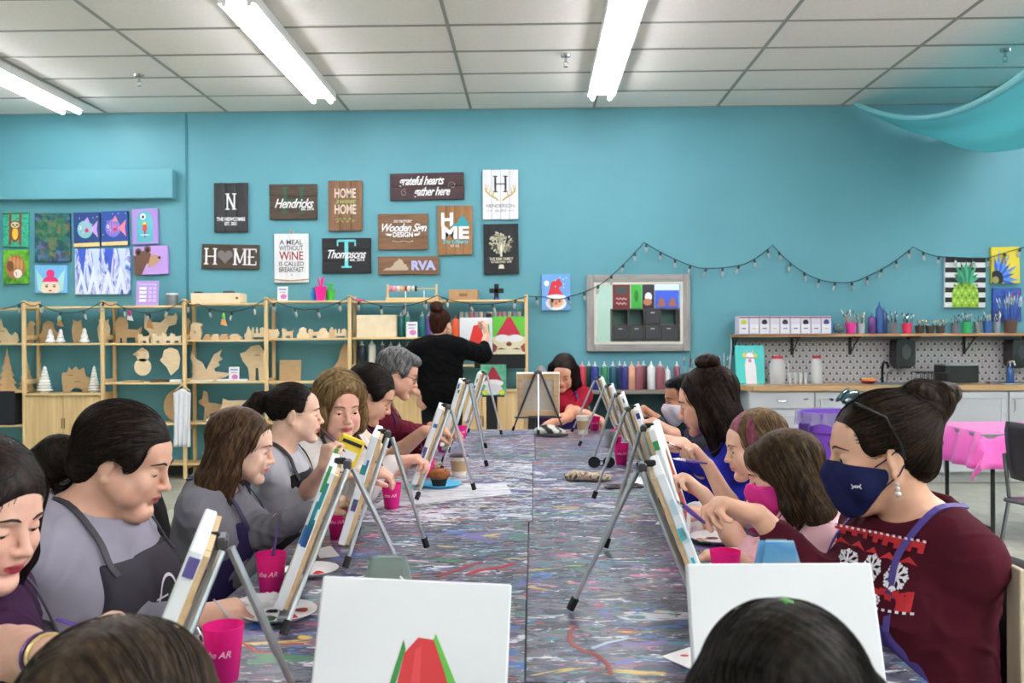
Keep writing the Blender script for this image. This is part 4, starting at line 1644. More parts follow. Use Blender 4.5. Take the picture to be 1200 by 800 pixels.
# squeeze bottles
def bottle(label, px, z, hpx, wpx, c, Y=8.84, cap_c=None, group=None, clear=False):
    p = at(px, 400, Y)
    h, r = px2m(hpx, Y), px2m(wpx, Y) / 2
    o = thing('squeeze_bottle', label, 'bottle', (p.x, Y, z), 0, group)
    m = mat('bottle_%d_%d_%d' % c, c, .28)
    MB().lathe([(r * .9, 0), (r, h * .03), (r, h * .74), (r * .85, h * .80), (r * .45, h * .83)], m, 14).build('bottle_body', o, smooth=True)
    MB().lathe([(r * .5, h * .82), (r * .5, h * .87), (r * .25, h * .88), (r * .12, h), (0.0005, h)], mat('bottle_cap', (215, 215, 220), .4) if cap_c is None else col(*cap_c), 10).build('nozzle_cap', o, smooth=True)
    return o


for (px, w_, c, lb) in ((470, 9, (25, 105, 110), 'dark teal'), (478, 8, (55, 130, 110), 'sea green'), (495, 9, (30, 110, 120), 'petrol blue'), (503, 8, (110, 90, 170), 'violet')):
    bottle('%s paint bottle on the upper shelf behind the small white card' % lb, px, b5[1], 30, w_, c)
for (px, w_, c, lb, hh) in ((424, 10, (25, 35, 50), 'navy black', 27), (436, 9, (215, 215, 205), 'white', 29), (448, 9, (60, 65, 72), 'dark grey', 27), (458, 10, (18, 20, 22), 'black', 26), (468, 9, (125, 105, 80), 'tan', 26), (478, 9, (35, 40, 45), 'charcoal', 26)):
    bottle('%s paint bottle on the lower shelf behind the grey-haired painter' % lb, px, b5[2], hh, w_, c)
bottle('orange paint bottle beside the teacher\'s canvas', 534, b6[1], 26, 9, (225, 90, 50), cap_c=(225, 90, 50))
o = bx('plywood_crate', 'pale plywood crate on the upper shelf above the grey-haired painter', 'crate', 443, 46, 26, b5[1], ply3, 8.82, .2)
for i in range(13):
    c = [(200, 190, 185), (170, 200, 205), (215, 150, 140), (190, 160, 200), (225, 215, 190), (150, 160, 190)][i % 6]
    p = at(541 + i * 5.6, 370, 8.9)
    o = MB().lathe([(.02, 0), (.02, .25), (.001, .25)], col(*c), 10).build('vinyl_roll', None, (p.x, 8.9, b6[1]), smooth=True)
    tag(o, '%s roll among the upright rolls behind the teacher\'s canvases, %s' % (['grey', 'pale blue', 'salmon', 'lilac', 'cream', 'slate blue'][i % 6], ['left end', 'left part', 'middle', 'right part', 'right end'][min(4, i // 3)]), 'roll', 'upright rolls')
bx('black_bin', 'black fabric bin at the far left under the wooden trees', 'bin', 8, 34, 40, b0[3] - .0, mat('black_fabric', (28, 30, 36), .9), 8.82, .25)
for (px, c, lb) in ((640, 0, ''),):
    pass

# tote on a hanger at the third post
p = at(213, 448, 8.64)
o = thing('hanging_tote', 'white cloth tote hanging on a wooden hanger from the third post', 'tote', (p.x, 8.655, p.z))
MB().tube([(-.07, 0, -.08), (0, 0, -.02), (.07, 0, -.08)], .007, pineX).tube([(0, 0, -.02), (0, 0, .01), (.012, 0, .02)], .003, chrome).build('hanger', o, smooth=True)
vs_, fs = [], []
for i in range(13):
    for j in range(17):
        u, v = i / 12 - .5, j / 16
        vs_.append((u * (.17 - .02 * v), -.012 + .012 * math.sin(u * 22 + v * 3) * (.4 + v), -.08 - v * .54 + .02 * math.cos(u * 6.28) * (1 - v)))
for i in range(12):
    for j in range(16):
        k = i * 17 + j
        fs.append((k, k + 1, k + 18, k + 17))
q = MB().add(vs_, fs, mat('white_cloth', (225, 226, 232), .85)).build('cloth', o, smooth=True)
q.modifiers.new('s', 'SOLIDIFY').thickness = .006
# ------------------------------------------------------------------ signs and paintings on the wall
YW = WALL - .022


def wallthing(name, label, cat, x0, y0, x1, y1, rot=0.0, Y=YW):
    a, b = at(x0, y0, Y), at(x1, y1, Y)
    o = thing(name, label, cat, ((a.x + b.x) / 2, Y, (a.z + b.z) / 2))
    o.rotation_euler = (0, math.radians(rot), 0)
    return o, b.x - a.x, a.z - b.z


def planks(o, w_, h, m, n, vertical):
    for i in range(n):
        if vertical:
            MB().box((0, 0, 0), (w_ / n - .003, .02, h - (i % 2) * .004), m, bev=.002).build('plank', o, (-w_ / 2 + w_ / n * (i + .5), 0, 0))
        else:
            MB().box((0, 0, 0), (w_ - (i % 2) * .004, .02, h / n - .003), m, bev=.002).build('plank', o, (0, 0, -h / 2 + h / n * (i + .5)))


wd_char = {a: wood('plank_char_' + a, (44, 42, 46), (62, 60, 63), .7, a, 1.5, .6) for a in 'XZ'}
wd_dark = {a: wood('plank_dark_' + a, (66, 52, 42), (88, 70, 56), .7, a, 1.5, .6) for a in 'XZ'}
wd_mid = {a: wood('plank_mid_' + a, (112, 78, 54), (140, 102, 72), .65, a, 1.5, .6) for a in 'XZ'}
wd_plum = {a: wood('plank_plum_' + a, (58, 36, 40), (80, 52, 54), .6, a, 1.5, .6) for a in 'XZ'}
wd_gold = {a: wood('plank_gold_' + a, (140, 98, 58), (168, 124, 80), .65, a, 1.5, .6) for a in 'XZ'}
wd_black = {a: wood('plank_black_' + a, (26, 26, 30), (40, 40, 44), .7, a, 1.5, .7) for a in 'XZ'}
wd_white = {a: wood('plank_white_' + a, (222, 222, 224), (238, 238, 240), .6, a, 1.5, .93) for a in 'XZ'}
WH, GRY, TL, LBL = col(238, 238, 240), col(120, 112, 112), col(110, 205, 215), col(178, 185, 235)
FY = -.0125


def serif(mb, ch, x, z, size, m, width=None, y=FY):
    """capital with slab serifs"""
    h = size
    w_ = width or h * .72
    t, sr, st = h * .13, h * .055, h * .09

    def bar(x0, z0, x1, z1, th):
        d = Vector((x1 - x0, 0, z1 - z0)).normalized()
        nx, nz = -d.z * th / 2, d.x * th / 2
        mb.prism([(x0 + nx, z0 + nz), (x1 + nx, z1 + nz), (x1 - nx, z1 - nz), (x0 - nx, z0 - nz)], .001, m, y0=y)

    def foot(cx, cz, w2):
        mb.box((cx, y, cz), (w2, .0012, sr * 1.2), m)
    L, R2, B, T = x - w_ / 2 + t, x + w_ / 2 - t, z - h / 2, z + h / 2
    if ch in 'HMN':
        for q in (L, R2):
            bar(q, B, q, T, t if not (ch == 'N') else t * .7)
        for q in (L, R2):
            foot(q, B, t * 2.2)
            foot(q, T, t * 2.2)
    if ch == 'H':
        bar(L, z, R2, z, sr * 1.3)
    if ch == 'N':
        bar(L, T, R2, B, t)
    if ch == 'M':
        bar(L, T, x, B + h * .1, t * .9)
        bar(x, B + h * .1, R2, T, t * .6)
    if ch == 'E':
        bar(L, B, L, T, t)
        for zz in (B, z, T):
            bar(L - t, zz, R2 + (t * .5 if zz != z else -t * .5), zz, sr * 1.3)
        bar(R2 + t * .4, B, R2 + t * .4, B + h * .22, sr)
        bar(R2 + t * .4, T, R2 + t * .4, T - h * .2, sr)
    if ch == 'T':
        bar(x, B, x, T, t * 1.1)
        bar(L - t, T, R2 + t, T, sr * 1.6)
        foot(x, B, t * 3)
        for q in (L - t, R2 + t):
            bar(q, T + sr * .5, q, T - h * .2, sr)
    if ch == 'O':
        mb.add(*ring2(x, z, w_ * .48, h * .5, t, y), m)


def ring2(x, z, rx_, rz_, t, y, n=20):
    vs_, fs = [], []
    for i in range(n):
        a = 2 * PI * i / n
        vs_ += [(x + rx_ * math.cos(a), y, z + rz_ * math.sin(a)), (x + (rx_ - t) * math.cos(a), y, z + (rz_ - t * .6) * math.sin(a))]
    for i in range(n):
        j = (i + 1) % n
        fs.append((2 * i, 2 * j, 2 * j + 1, 2 * i + 1))
    return vs_, fs


def heart(cx, cz, s):
    return [(cx + s * .062 * 16 * math.sin(t) ** 3 / 2, cz + s * .062 * (13 * math.cos(t) - 5 * math.cos(2 * t) - 2 * math.cos(3 * t) - math.cos(4 * t)) / 2) for t in [2 * PI * i / 24 for i in range(24)]]


def script(mb, txt, x, z, size, m, width, bold=.012, rot=0):
    put_text(mb, txt, x, z, size, m, FY, shear=.42, bold=bold, width=width, spacing=.92, rot=rot)


def curl(mb, cx, cz, r, a0, turns, m, th=.004):
    pts = []
    for i in range(22):
        a = math.radians(a0) + turns * 2 * PI * i / 21
        rr = r * (1 - .75 * i / 21)
        pts.append((cx + rr * math.cos(a), FY, cz + rr * math.sin(a)))
    mb.tube(pts, th / 2, m, 4, flat=.4)


VIRG = [(-.5, -.2), (.48, -.2), (.5, -.08), (.42, .02), (.45, .1), (.34, .12), (.28, .3), (.14, .42), (.08, .3), (-.04, .22), (-.1, .05), (-.24, -.08), (-.34, -.06)]

o, w_, h = wallthing('wooden_sign', 'charcoal plank sign with a large white letter N and a family name below', 'sign', 251, 214.5, 291, 272)
planks(o, w_, h, wd_char['Z'], 3, True)
mb = MB()
serif(mb, 'N', 0, h * .12, h * .31, WH)
put_text(mb, 'THE NEWCOMBS', 0, -h * .24, .05, WH, FY, width=w_ * .84, bold=.03)
put_text(mb, 'EST. 2021', 0, -h * .33, .045, WH, FY, width=w_ * .36, bold=.03)
mb.build('lettering', o)

o, w_, h = wallthing('wooden_sign', 'dark plank sign with Hendricks in white script over a green letter', 'sign', 316, 216, 372, 257)
planks(o, w_, h, wd_dark['X'], 3, False)
mb = MB()
serif(mb, 'H', 0, h * .05, h * .70, mat('green_letter', (50, 92, 72), .8), width=w_ * .48, y=FY + .002)
mb.build('green_letter', o)
mb = MB()
script(mb, 'Hendricks', 0, -h * .06, .13, WH, w_ * .82)
put_text(mb, 'est. 2016', w_ * .3, -h * .21, .035, WH, FY, bold=.02)
mb.build('lettering', o)

o, w_, h = wallthing('wooden_sign', 'brown plank sign reading HOME sweet HOME', 'sign', 384.5, 212, 425, 270.5)
planks(o, w_, h, wd_mid['Z'], 3, True)
mb = MB()
pal = col(225, 205, 190)
put_text(mb, 'HOME', 0, h * .24, .13, pal, FY, width=w_ * .62, bold=.02)
put_text(mb, 'HOME', 0, -h * .08, .13, pal, FY, width=w_ * .62, bold=.02)
put_text(mb, 'sweet', 0, h * .09, .07, col(150, 165, 90), FY, width=w_ * .6, shear=.4, bold=.02)
mb.tube([(w_ * (-.3 + .06 * i), FY, -h * .28 + .012 * math.sin(i * 1.8)) for i in range(11)], .003, col(150, 165, 90), 4)
for i in range(7):
    mb.prism(circ(w_ * (-.22 + .07 * i), -h * .28 + (.014 if i % 2 else -.018), .012, .006, 8), .001, col(150, 165, 90), y0=FY)
mb.build('lettering', o)

o, w_, h = wallthing('wooden_sign', 'long brown sign spelling HOME with a heart for the O', 'sign', 236.5, 286.5, 304, 315, 1.5)
planks(o, w_, h, wd_dark['X'], 2, False)
mb = MB()
for ch, x, ww in (('H', -.34, .22), ('M', .17, .24), ('E', .385, .17)):
    serif(mb, ch, x * w_, 0, h * .62, WH, width=ww * w_)
mb.prism(heart(-.09 * w_, .004, h * .62), .002, GRY, y0=FY)
mb.build('lettering', o)

o, w_, h = wallthing('hanging_sign', 'white hanging sign reading A MEAL WITHOUT WINE IS CALLED BREAKFAST', 'sign', 321.5, 274, 362, 331)
MB().box((0, 0, 0), (w_, .02, h), wd_white['Z'], bev=.003).build('board', o)
mb = MB()
dk, rd = col(70, 72, 80), col(150, 30, 45)
for txt, z, s_, ww, m in (('A MEAL', .32, .07, .68, dk), ('WITHOUT', .20, .07, .70, dk), ('WiNE', .04, .12, .70, rd), ('IS CALLED', -.12, .06, .72, dk), ('BREAKFAST', -.24, .07, .72, dk)):
    put_text(mb, txt, 0, z * h, s_, m, FY, width=ww * w_, bold=.012)
mb.tube([(0, FY, -h * .32), (.004, FY, -h * .36)], .003, dk, 4)
mb.build('lettering', o)
MB().tube([(w_ * (i / 10 - .5), FY, -h * .43 - .012 * math.sin(PI * i / 10)) for i in range(11)], .006, col(190, 150, 90), 6).build('twine', o, smooth=True)
MB().tube([(.02 * math.cos(a), 0, h / 2 + .012 + .02 * math.sin(a)) for a in [2 * PI * i / 12 for i in range(13)]], .005, col(190, 150, 90), 6).build('hanging_loop', o, smooth=True)

o, w_, h = wallthing('wooden_sign', 'black plank sign with Thompsons in white script over a teal letter T', 'sign', 377.5, 279, 435, 320)
planks(o, w_, h, wd_black['X'], 3, False)
mb = MB()
serif(mb, 'T', 0, h * .05, h * .74, TL, width=w_ * .36, y=FY + .002)
mb.build('teal_letter', o)
mb = MB()
script(mb, 'Thompsons', -w_ * .02, h * .03, .12, WH, w_ * .78)
put_text(mb, 'est. 2013', w_ * .22, -h * .12, .04, WH, FY, bold=.02)
mb.build('lettering', o)

o, w_, h = wallthing('wooden_sign', 'plum-brown sign reading grateful hearts gather here', 'sign', 457, 203, 544, 234, -.8)
planks(o, w_, h, wd_plum['X'], 2, False)
mb = MB()
script(mb, 'grateful hearts', -w_ * .08, h * .2, .12, WH, w_ * .62, .02)
script(mb, 'gather here', w_ * .06, -h * .2, .12, WH, w_ * .50, .02)
curl(mb, -w_ * .31, -h * .22, .035, 60, 1.2, WH, .006)
curl(mb, w_ * .34, h * .02, .04, 200, -1.2, WH, .006)
mb.build('lettering', o)

o, w_, h = wallthing('wooden_sign', 'brown sign advertising Wooden Sign DESIGN with scrolls', 'sign', 443, 250.5, 501.5, 292.5)
planks(o, w_, h, wd_mid['X'], 3, False)
mb = MB()
put_text(mb, 'DIY FACTORY', 0, h * .28, .035, WH, FY, width=w_ * .36, bold=.02)
script(mb, 'Wooden Sign', 0, h * .1, .11, WH, w_ * .9, .02)
put_text(mb, 'DESIGN', 0, -h * .09, .07, WH, FY, width=w_ * .4, bold=.03)
for s in (-1, 1):
    mb.prism([(s * w_ * .22, -h * .06), (s * w_ * .35, -h * .05), (s * w_ * .32, -h * .10), (s * w_ * .24, -h * .12)], .001, WH, y0=FY)
    curl(mb, s * w_ * .20, -h * .27, .012, 90, s * 1.0, WH, .004)
mb.tube([(w_ * (-.2 + .04 * i), FY, -h * .27 + .006 * math.cos(i * 1.2)) for i in range(11)], .002, WH, 4)
mb.build('lettering', o)

o, w_, h = wallthing('wooden_sign', 'honey plank sign with white H over ME and a teal state shape', 'sign', 512.5, 241, 554, 298.5)
planks(o, w_, h, wd_gold['Z'], 4, True)
mb = MB()
put_text(mb, 'H', -w_ * .22, h * .2, .18, WH, FY, width=w_ * .34, bold=.04)
put_text(mb, 'ME', 0, -h * .06, .17, WH, FY, width=w_ * .78, bold=.04)
put_text(mb, 'The Gilberts', 0, -h * .235, .06, TL, FY, width=w_ * .72, shear=.3, bold=.02)
put_text(mb, 'EST. 2015', 0, -h * .32, .03, WH, FY, width=w_ * .24, bold=.02)
mb.prism([(w_ * .14 + q[0] * w_ * .52, h * .15 + q[1] * w_ * .52) for q in VIRG], .001, col(40, 150, 160), y0=FY - .001)
mb.build('lettering', o)

o, w_, h = wallthing('wooden_sign', 'low brown sign with a pale state shape and the letters RVA', 'sign', 443, 300.5, 514.5, 321.5)
planks(o, w_, h, wd_mid['X'], 1, False)
mb = MB()
mb.prism([(-w_ * .21 + q[0] * w_ * .42, -.01 + q[1] * h * 1.05) for q in VIRG], .001, col(190, 172, 150), y0=FY)
put_text(mb, 'RVA', w_ * .24, -.005, .12, LBL, FY, width=w_ * .4, bold=.05)
mb.build('lettering', o)

o, w_, h = wallthing('wooden_sign', 'white plank sign with a black letter H between gold antlers', 'sign', 565.5, 199, 607.5, 257)
planks(o, w_, h, wd_white['Z'], 4, True)
mb = MB()
serif(mb, 'H', 0, h * .21, h * .31, col(55, 50, 52), width=w_ * .40)
put_text(mb, 'HENDERSON', 0, -h * .23, .05, col(120, 115, 118), FY, width=w_ * .78)
put_text(mb, 'Est. 2014', 0, -h * .325, .035, col(120, 115, 118), FY, width=w_ * .3, shear=.2)
for s in (-1, 1):
    mb.box((s * w_ * .30, FY, -h * .325), (w_ * .16, .001, .003), col(120, 115, 118))
mb.build('lettering', o)
mb = MB()
gd = col(205, 178, 110)
for s in (-1, 1):
    mb.tube([(s * w_ * .06, FY, -h * .12), (s * w_ * .16, FY, -h * .06), (s * w_ * .32, FY, h * .0), (s * w_ * .42, FY, h * .1), (s * w_ * .42, FY, h * .22)], [.008, .009, .008, .006, .002], gd, 5)
    for q in ((.22, -.03, .16, .10), (.32, .0, .28, .16), (.40, .08, .34, .19), (.36, .03, .46, .08)):
        mb.tube([(s * w_ * q[0], FY, h * q[1]), (s * w_ * q[2], FY, h * q[3])], [.006, .002], gd, 5)
mb.build('gold_antlers', o, smooth=True)

o, w_, h = wallthing('wooden_sign', 'black sign with a cream family tree design', 'sign', 566.5, 262.5, 608, 321, -.8)
planks(o, w_, h, wd_black['Z'], 1, True)
mb = MB()
cr = col(215, 208, 185)
rs_ = random.Random(3)
for i in range(110):
    a, q = rs_.uniform(0, 2 * PI), math.sqrt(rs_.uniform(.04, 1)) * w_ * .31
    x, z = q * math.cos(a), h * .13 + q * math.sin(a)
    mb.prism([(x + .018 * math.cos(a + .4), z + .018 * math.sin(a + .4)), (x - .012 * math.sin(a), z + .012 * math.cos(a)), (x - .014 * math.cos(a), z - .014 * math.sin(a)), (x + .009 * math.sin(a), z - .009 * math.cos(a))], .001, cr, y0=FY)
for a in (50, 75, 105, 130, 90):
    mb.tube([(0, FY, -h * .08), (w_ * .12 * math.cos(math.radians(a)), FY, h * .05), (w_ * .26 * math.cos(math.radians(a)), FY, h * .13 + w_ * .22 * math.sin(math.radians(a)))], [.009, .006, .002], cr, 5)
mb.tube([(0, FY, -h * .15), (0, FY, h * .0)], [.012, .010], cr, 5)
put_text(mb, 'THE KIRK FAMILY', 0, -h * .2, .04, cr, FY, width=w_ * .68, bold=.02)
put_text(mb, 'ESTABLISHED 2004', 0, -h * .26, .03, cr, FY, width=w_ * .58, bold=.01)
mb.prism([(-.03, -h * .39), (.03, -h * .39), (.02, -h * .31), (-.02, -h * .31)], .001, cr, y0=FY)
mb.build('tree_design', o)


def canvas_art(label, x0, y0, x1, y1, bg, draw, rot=0, edge=None, cat='painting'):
    o, w_, h = wallthing('canvas_painting', label, cat, x0, y0, x1, y1, rot, WALL - .02)
    MB().box((0, 0, 0), (w_, .034, h), edge or bg, bev=.003).build('canvas', o)
    mb = MB()
    P = [-.0175]

    def pr(pts, m):
        P[0] -= .0004
        mb.prism([(max(-.5, min(.5, q[0])) * w_, max(-.5, min(.5, q[1])) * h) for q in pts], .0003, m, y0=P[0])
    draw(pr, w_ / h)
    if mb.v:
        mb.build('painted_picture', o)
    return o


def noise_mat(name, stops, scale=6, stretch=(1, 1, 1), dist=1.0, vor=False):
    if name in MATS:
        return MATS[name]
    t = NT(name)
    if vor:
        n = t.add('ShaderNodeTexVoronoi', Scale=scale)
        t.link(t.coords(stretch), n.inputs['Vector'])
        sp = t.n.new('ShaderNodeSeparateColor')
        t.link(n.outputs['Color'], sp.inputs[0])
        f = sp.outputs[0]
    else:
        n = t.add('ShaderNodeTexNoise', Scale=scale, Detail=4.0, Distortion=dist)
        t.link(t.coords(stretch), n.inputs['Vector'])
        f = n.outputs['Fac']
    t.link(t.ramp(f, [(p, lin(c)) for p, c in stops]), t.b.inputs['Base Color'])
    t.b.inputs['Roughness'].default_value = .5
    MATS[name] = t.m
    return t.m


def E(x, z, rx_, rz_=None, n=16, a0=0, a1=360):
    return circ(x, z, rx_, rz_ or rx_, n, a0, a1)


def sloth(pr, a):
    br, crm, yl = col(130, 75, 50), col(225, 205, 170), col(235, 190, 60)
    pr([(-.5, .42), (.5, .46), (.5, .5), (-.5, .47)], col(60, 90, 50))
    for x in (-.2, .2):
        pr([(x - .05, -.45), (x + .05, -.45), (x + .05, .47), (x - .05, .47)], br)
    pr(E(0, -.1, .2, .27), br)
    pr(E(0, -.12, .12, .18), yl)
    pr(E(0, .14, .2, .12), br)
    pr(E(0, .13, .17, .09), crm)
    for x in (-.08, .08):
        pr(E(x, .13, .05, .025), col(70, 40, 30))
    pr(E(0, .08, .03, .02), blk)


def glove(pr, a):
    pr(E(0, 0, .40, .36), col(175, 110, 65))
    for i, x in enumerate((-.2, -.05, .1, .24)):
        pr(E(x, .16 - .03 * i, .06, .17), col(205, 145, 95))
    pr(E(-.2, .02, .14, .16), col(120, 75, 45))
    pr(E(.1, -.2, .17, .13), col(240, 235, 230))
    pr([(.0, -.16), (.04, -.2), (.02, -.27), (.05, -.27), (.07, -.2), (.03, -.14)], col(200, 60, 60))


def fairy(pr, a):
    bl = col(170, 225, 225)
    pr([(-.45, .35), (-.15, -.1), (-.2, -.5), (-.4, -.4)], bl)
    pr([(.45, .35), (.15, -.1), (.2, -.5), (.4, -.4)], bl)
    pr(E(0, -.34, .3, .3), col(250, 225, 205))
    pr(E(0, -.1, .25, .2, 16, 0, 180), col(225, 50, 120))
    pr(E(0, .2, .13, .15), col(225, 50, 120))
    pr([(-.25, -.1), (-.1, .1), (.1, .1), (.26, -.12), (.1, -.05), (-.1, -.04)], col(225, 50, 120))
    for x in (-.12, .12):
        pr(E(x, -.27, .045, .035), col(60, 110, 50))
        pr(E(x, -.21, .06, .01), blk)
    pr(E(0, -.42, .06, .025), col(210, 40, 50))


def fish(fl, c1, c2):
    def f(pr, a):
        s = fl
        pr([(-.5, -.5), (.5, -.5), (.5, -.38), (-.5, -.40)], col(225, 195, 130))
        pr([(s * q[0], q[1]) for q in E(-.05, 0, .3, .26)], c1)
        pr([(s * .15, 0), (s * .45, .25), (s * .4, 0), (s * .45, -.25)], c2)
        pr([(s * -.1, .2), (s * .05, .36), (s * .15, .18)], c2)
        for i in range(4):
            pr(E(s * (-.15 + .1 * i), 0, .015, .2 - .02 * i), c2)
        pr(E(s * .02, -.03, .07, .06), col(215, 50, 90))
        pr(E(s * -.24, .05, .05, .05), wht)
        pr(E(s * -.25, .05, .022, .025), blk)
        for i in range(9):
            pr(E(R_.uniform(-.45, .45), R_.uniform(-.2, .45), .016, .012, 8), wht)
    return f


def drop(pr, a):
    pr(E(0, .12, .32, .33) , col(90, 175, 190))
    pr([(-.32, .1), (.32, .1), (.32, -.45), (-.32, -.45)], col(90, 175, 190))
    pr(E(-.06, .28, .11, .09), wht)
    pr(E(-.06, .27, .05, .045), blk)
    pr(E(0, .05, .09, .08), col(235, 200, 50))
    pr([(-.09, -.12), (.09, -.12), (.07, .05), (-.07, .05)], col(220, 60, 60))
    pr([(-.03, -.32), (.03, -.32), (.03, -.12), (-.03, -.12)], col(170, 50, 50))
    pr(E(0, -.24, .2, .02), col(170, 225, 235))


def bear(pr, a):
    br = col(110, 75, 62)
    pr([(-.5, -.5), (-.28, -.5), (-.12, -.1), (-.5, .2)], br)
    pr(E(-.2, .1, .26, .24), br)
    for x, z in ((-.35, .3), (-.08, .38)):
        pr(E(x, z, .1, .14), br)
        pr(E(x, z - .02, .055, .08), blk)
    pr([(-.1, -.25), (.02, .22), (.28, .12), (.26, -.02), (.1, -.2)], col(190, 150, 120))
    pr(E(.26, .08, .04, .05), blk)


def santa(pr, a):
    pr(E(0, -.3, .36, .2), col(240, 240, 240))
    pr(E(0, -.28, .25, .14), col(235, 175, 140))
    pr([(-.3, -.12), (-.15, .28), (.12, .38), (.24, .2), (.1, .12), (.3, -.14)], col(210, 45, 60))
    pr(E(0, -.13, .34, .07), col(245, 245, 245))
    pr(E(-.32, .25, .09, .08), col(245, 245, 245))
    pr(E(0, -.3, .05, .05), col(225, 120, 90))
    for x in (-.12, .12):
        pr(E(x, -.25, .03, .03), blk)
    for i in range(7):
        pr(E(R_.uniform(-.45, .45), R_.uniform(.1, .45), .02, .02, 8), wht)


def pineapple(pr, a):
    for i in range(5):
        z = .42 - .2 * i
        pr([(-.5, z - .1 + .05), (.5, z - .1 + .05), (.5, z + .05 - .05 + .05), (-.5, z + .05)], col(18, 18, 22)) if False else None
    for i in range(5):
        z1 = .5 - .2 * i
        pr([(-.5, z1 - .10), (.5, z1 - .10), (.5, z1), (-.5, z1)], col(20, 20, 24))
    pr(E(0, -.24, .33, .26), col(150, 195, 60))
    pr([(-.33, -.5), (.33, -.5), (.33, -.2), (-.33, -.2)], col(150, 195, 60))
    for i in range(7):
        for j in range(5):
            x, z = -.27 + .09 * i, -.46 + .1 * j + (.05 if i % 2 else 0)
            if abs(x) < .3 and z < -.02:
                pr([(x, z + .035), (x + .03, z), (x, z - .035), (x - .03, z)], col(205, 225, 110) if (i + j) % 2 else col(95, 140, 50))
    for i, an in enumerate((-62, -40, -20, 0, 20, 40, 62, -75, 75)):
        r_ = math.radians(90 + an)
        L = .42 if abs(an) < 50 else .34
        bx_, bz_ = .0 + .1 * math.sin(math.radians(-an)), .0
        tx, tz = L * math.cos(r_), L * math.sin(r_) * 1.05
        nx, nz = -math.sin(r_) * .045, math.cos(r_) * .045
        pr([(bx_ - nx, bz_ - nz), (tx * .5 - nx * 1.3, tz * .5 - nz), (tx, tz), (tx * .5 + nx * 1.3, tz * .5 + nz), (bx_ + nx, bz_ + nz)], [col(30, 120, 90), col(60, 165, 120)][i % 2])


def sunflower(pr, a):
    for i in range(9):
        an = math.radians(-20 + 15 * i)
        c, s = math.cos(an), math.sin(an)
        L = .78 if i % 2 else .62
        pr([(-.3, -.35), (-.3 + L * .5 * c - .06 * s, -.35 + L * .5 * s + .06 * c), (-.3 + L * c, -.35 + L * s), (-.3 + L * .5 * c + .06 * s, -.35 + L * .5 * s - .06 * c)], [col(40, 90, 190), col(90, 140, 220)][i % 2])
    pr([(max(-.5, q[0]), max(-.5, q[1])) for q in E(-.34, -.36, .24, .22)], col(25, 25, 40))
    pr([(max(-.5, q[0]), max(-.5, q[1])) for q in E(-.38, -.4, .12, .1)], col(150, 150, 90))


def nothing(pr, a):
    pass


canvas_art('painting of a sloth hanging from a branch on mottled green', 4, 249, 34, 289, noise_mat('art_green', [(.4, (30, 150, 125)), (.6, (70, 190, 150))], 40), sloth, 1)
canvas_art('painting of a baseball glove and ball on bright green', 4.5, 293, 34, 332.5, noise_mat('art_grass', [(.3, (60, 120, 30)), (.6, (110, 190, 50))], 14), glove)
canvas_art('large elephant mosaic painting in dark green and blue', 41.5, 250, 83, 306.5, noise_mat('art_mosaic', [(0, (30, 60, 90)), (.3, (40, 110, 100)), (.5, (30, 80, 60)), (.7, (70, 110, 170)), (.9, (110, 90, 60)), (1, (40, 60, 130))], 24, vor=True), lambda pr, a: [pr(E(s * .22, .18, .24, .24), noise_mat('art_mosaic2', [(0, (25, 90, 75)), (.5, (60, 120, 90)), (1, (120, 110, 70))], 26, vor=True)) for s in (-1, 1)] + [pr([(-.14, .1), (.14, .1), (.08, -.46), (-.06, -.46)], MATS['art_mosaic2'])])
canvas_art('painting of a pink-haired winged fairy on light blue', 41.5, 311, 79, 343, col(120, 185, 235), fairy)
canvas_art('painting of a green and lilac fish on navy, left of two', 87, 249, 117.5, 289, col(35, 65, 125), fish(1, col(120, 190, 190), col(190, 150, 215)), -1)
canvas_art('painting of a pink fish facing left on navy, right of two', 119.5, 247.5, 150.5, 287.5, col(38, 72, 150), fish(1, col(120, 110, 200), col(230, 130, 150)), -1)
canvas_art('large abstract painting of blue and white zigzags', 88.5, 291.5, 153, 344.5, noise_mat('art_zigzag', [(.25, (40, 50, 130)), (.42, (70, 110, 210)), (.55, (225, 230, 245)), (.68, (120, 130, 215)), (.8, (210, 150, 170))], 9, (1.4, 1, .45), 1.5),
           lambda pr, a: [pr([(x, -.5), (x + .12, .05 + .1 * (i % 2)), (x + .24, -.5), (x + .17, -.5), (x + .12, -.2), (x + .06, -.5)], col(225, 232, 248)) for i, x in enumerate((-.5, -.28, -.02, .22))] + [pr([(x, .5), (x + .1, -.1), (x + .16, .5)], [col(60, 90, 200), col(200, 215, 245)][i % 2]) for i, x in enumerate((-.45, -.2, .05, .28))])
canvas_art('painting of a round one-eyed parrot shape on lilac', 155.5, 245, 185.5, 286, col(165, 135, 205), drop, -1)
canvas_art('painting of a brown bear in profile on lilac', 157.5, 288.5, 197.5, 321.5, col(195, 155, 225), bear, -2)
canvas_art('blue canvas cut off by the left edge, level with the sloth', -32, 247, -1, 285, col(80, 100, 160), nothing)
canvas_art('gnome-hatted santa painting on light blue, left of the mirror', 634.5, 321.5, 668.5, 363.5, col(110, 165, 225), santa, -.5)
canvas_art('large pineapple painting on black and white stripes', 1106.5, 302, 1154, 360, col(232, 232, 235), pineapple, .5)
canvas_art('painting of a blue sunflower on yellow', 1161, 289.5, 1194, 332, col(225, 205, 60), sunflower, -1)
canvas_art('dark blue canvas behind the tall brushes on the right shelf', 1163, 337.5, 1196, 377, noise_mat('art_blue', [(.3, (30, 50, 130)), (.7, (60, 110, 200))], 12), nothing)

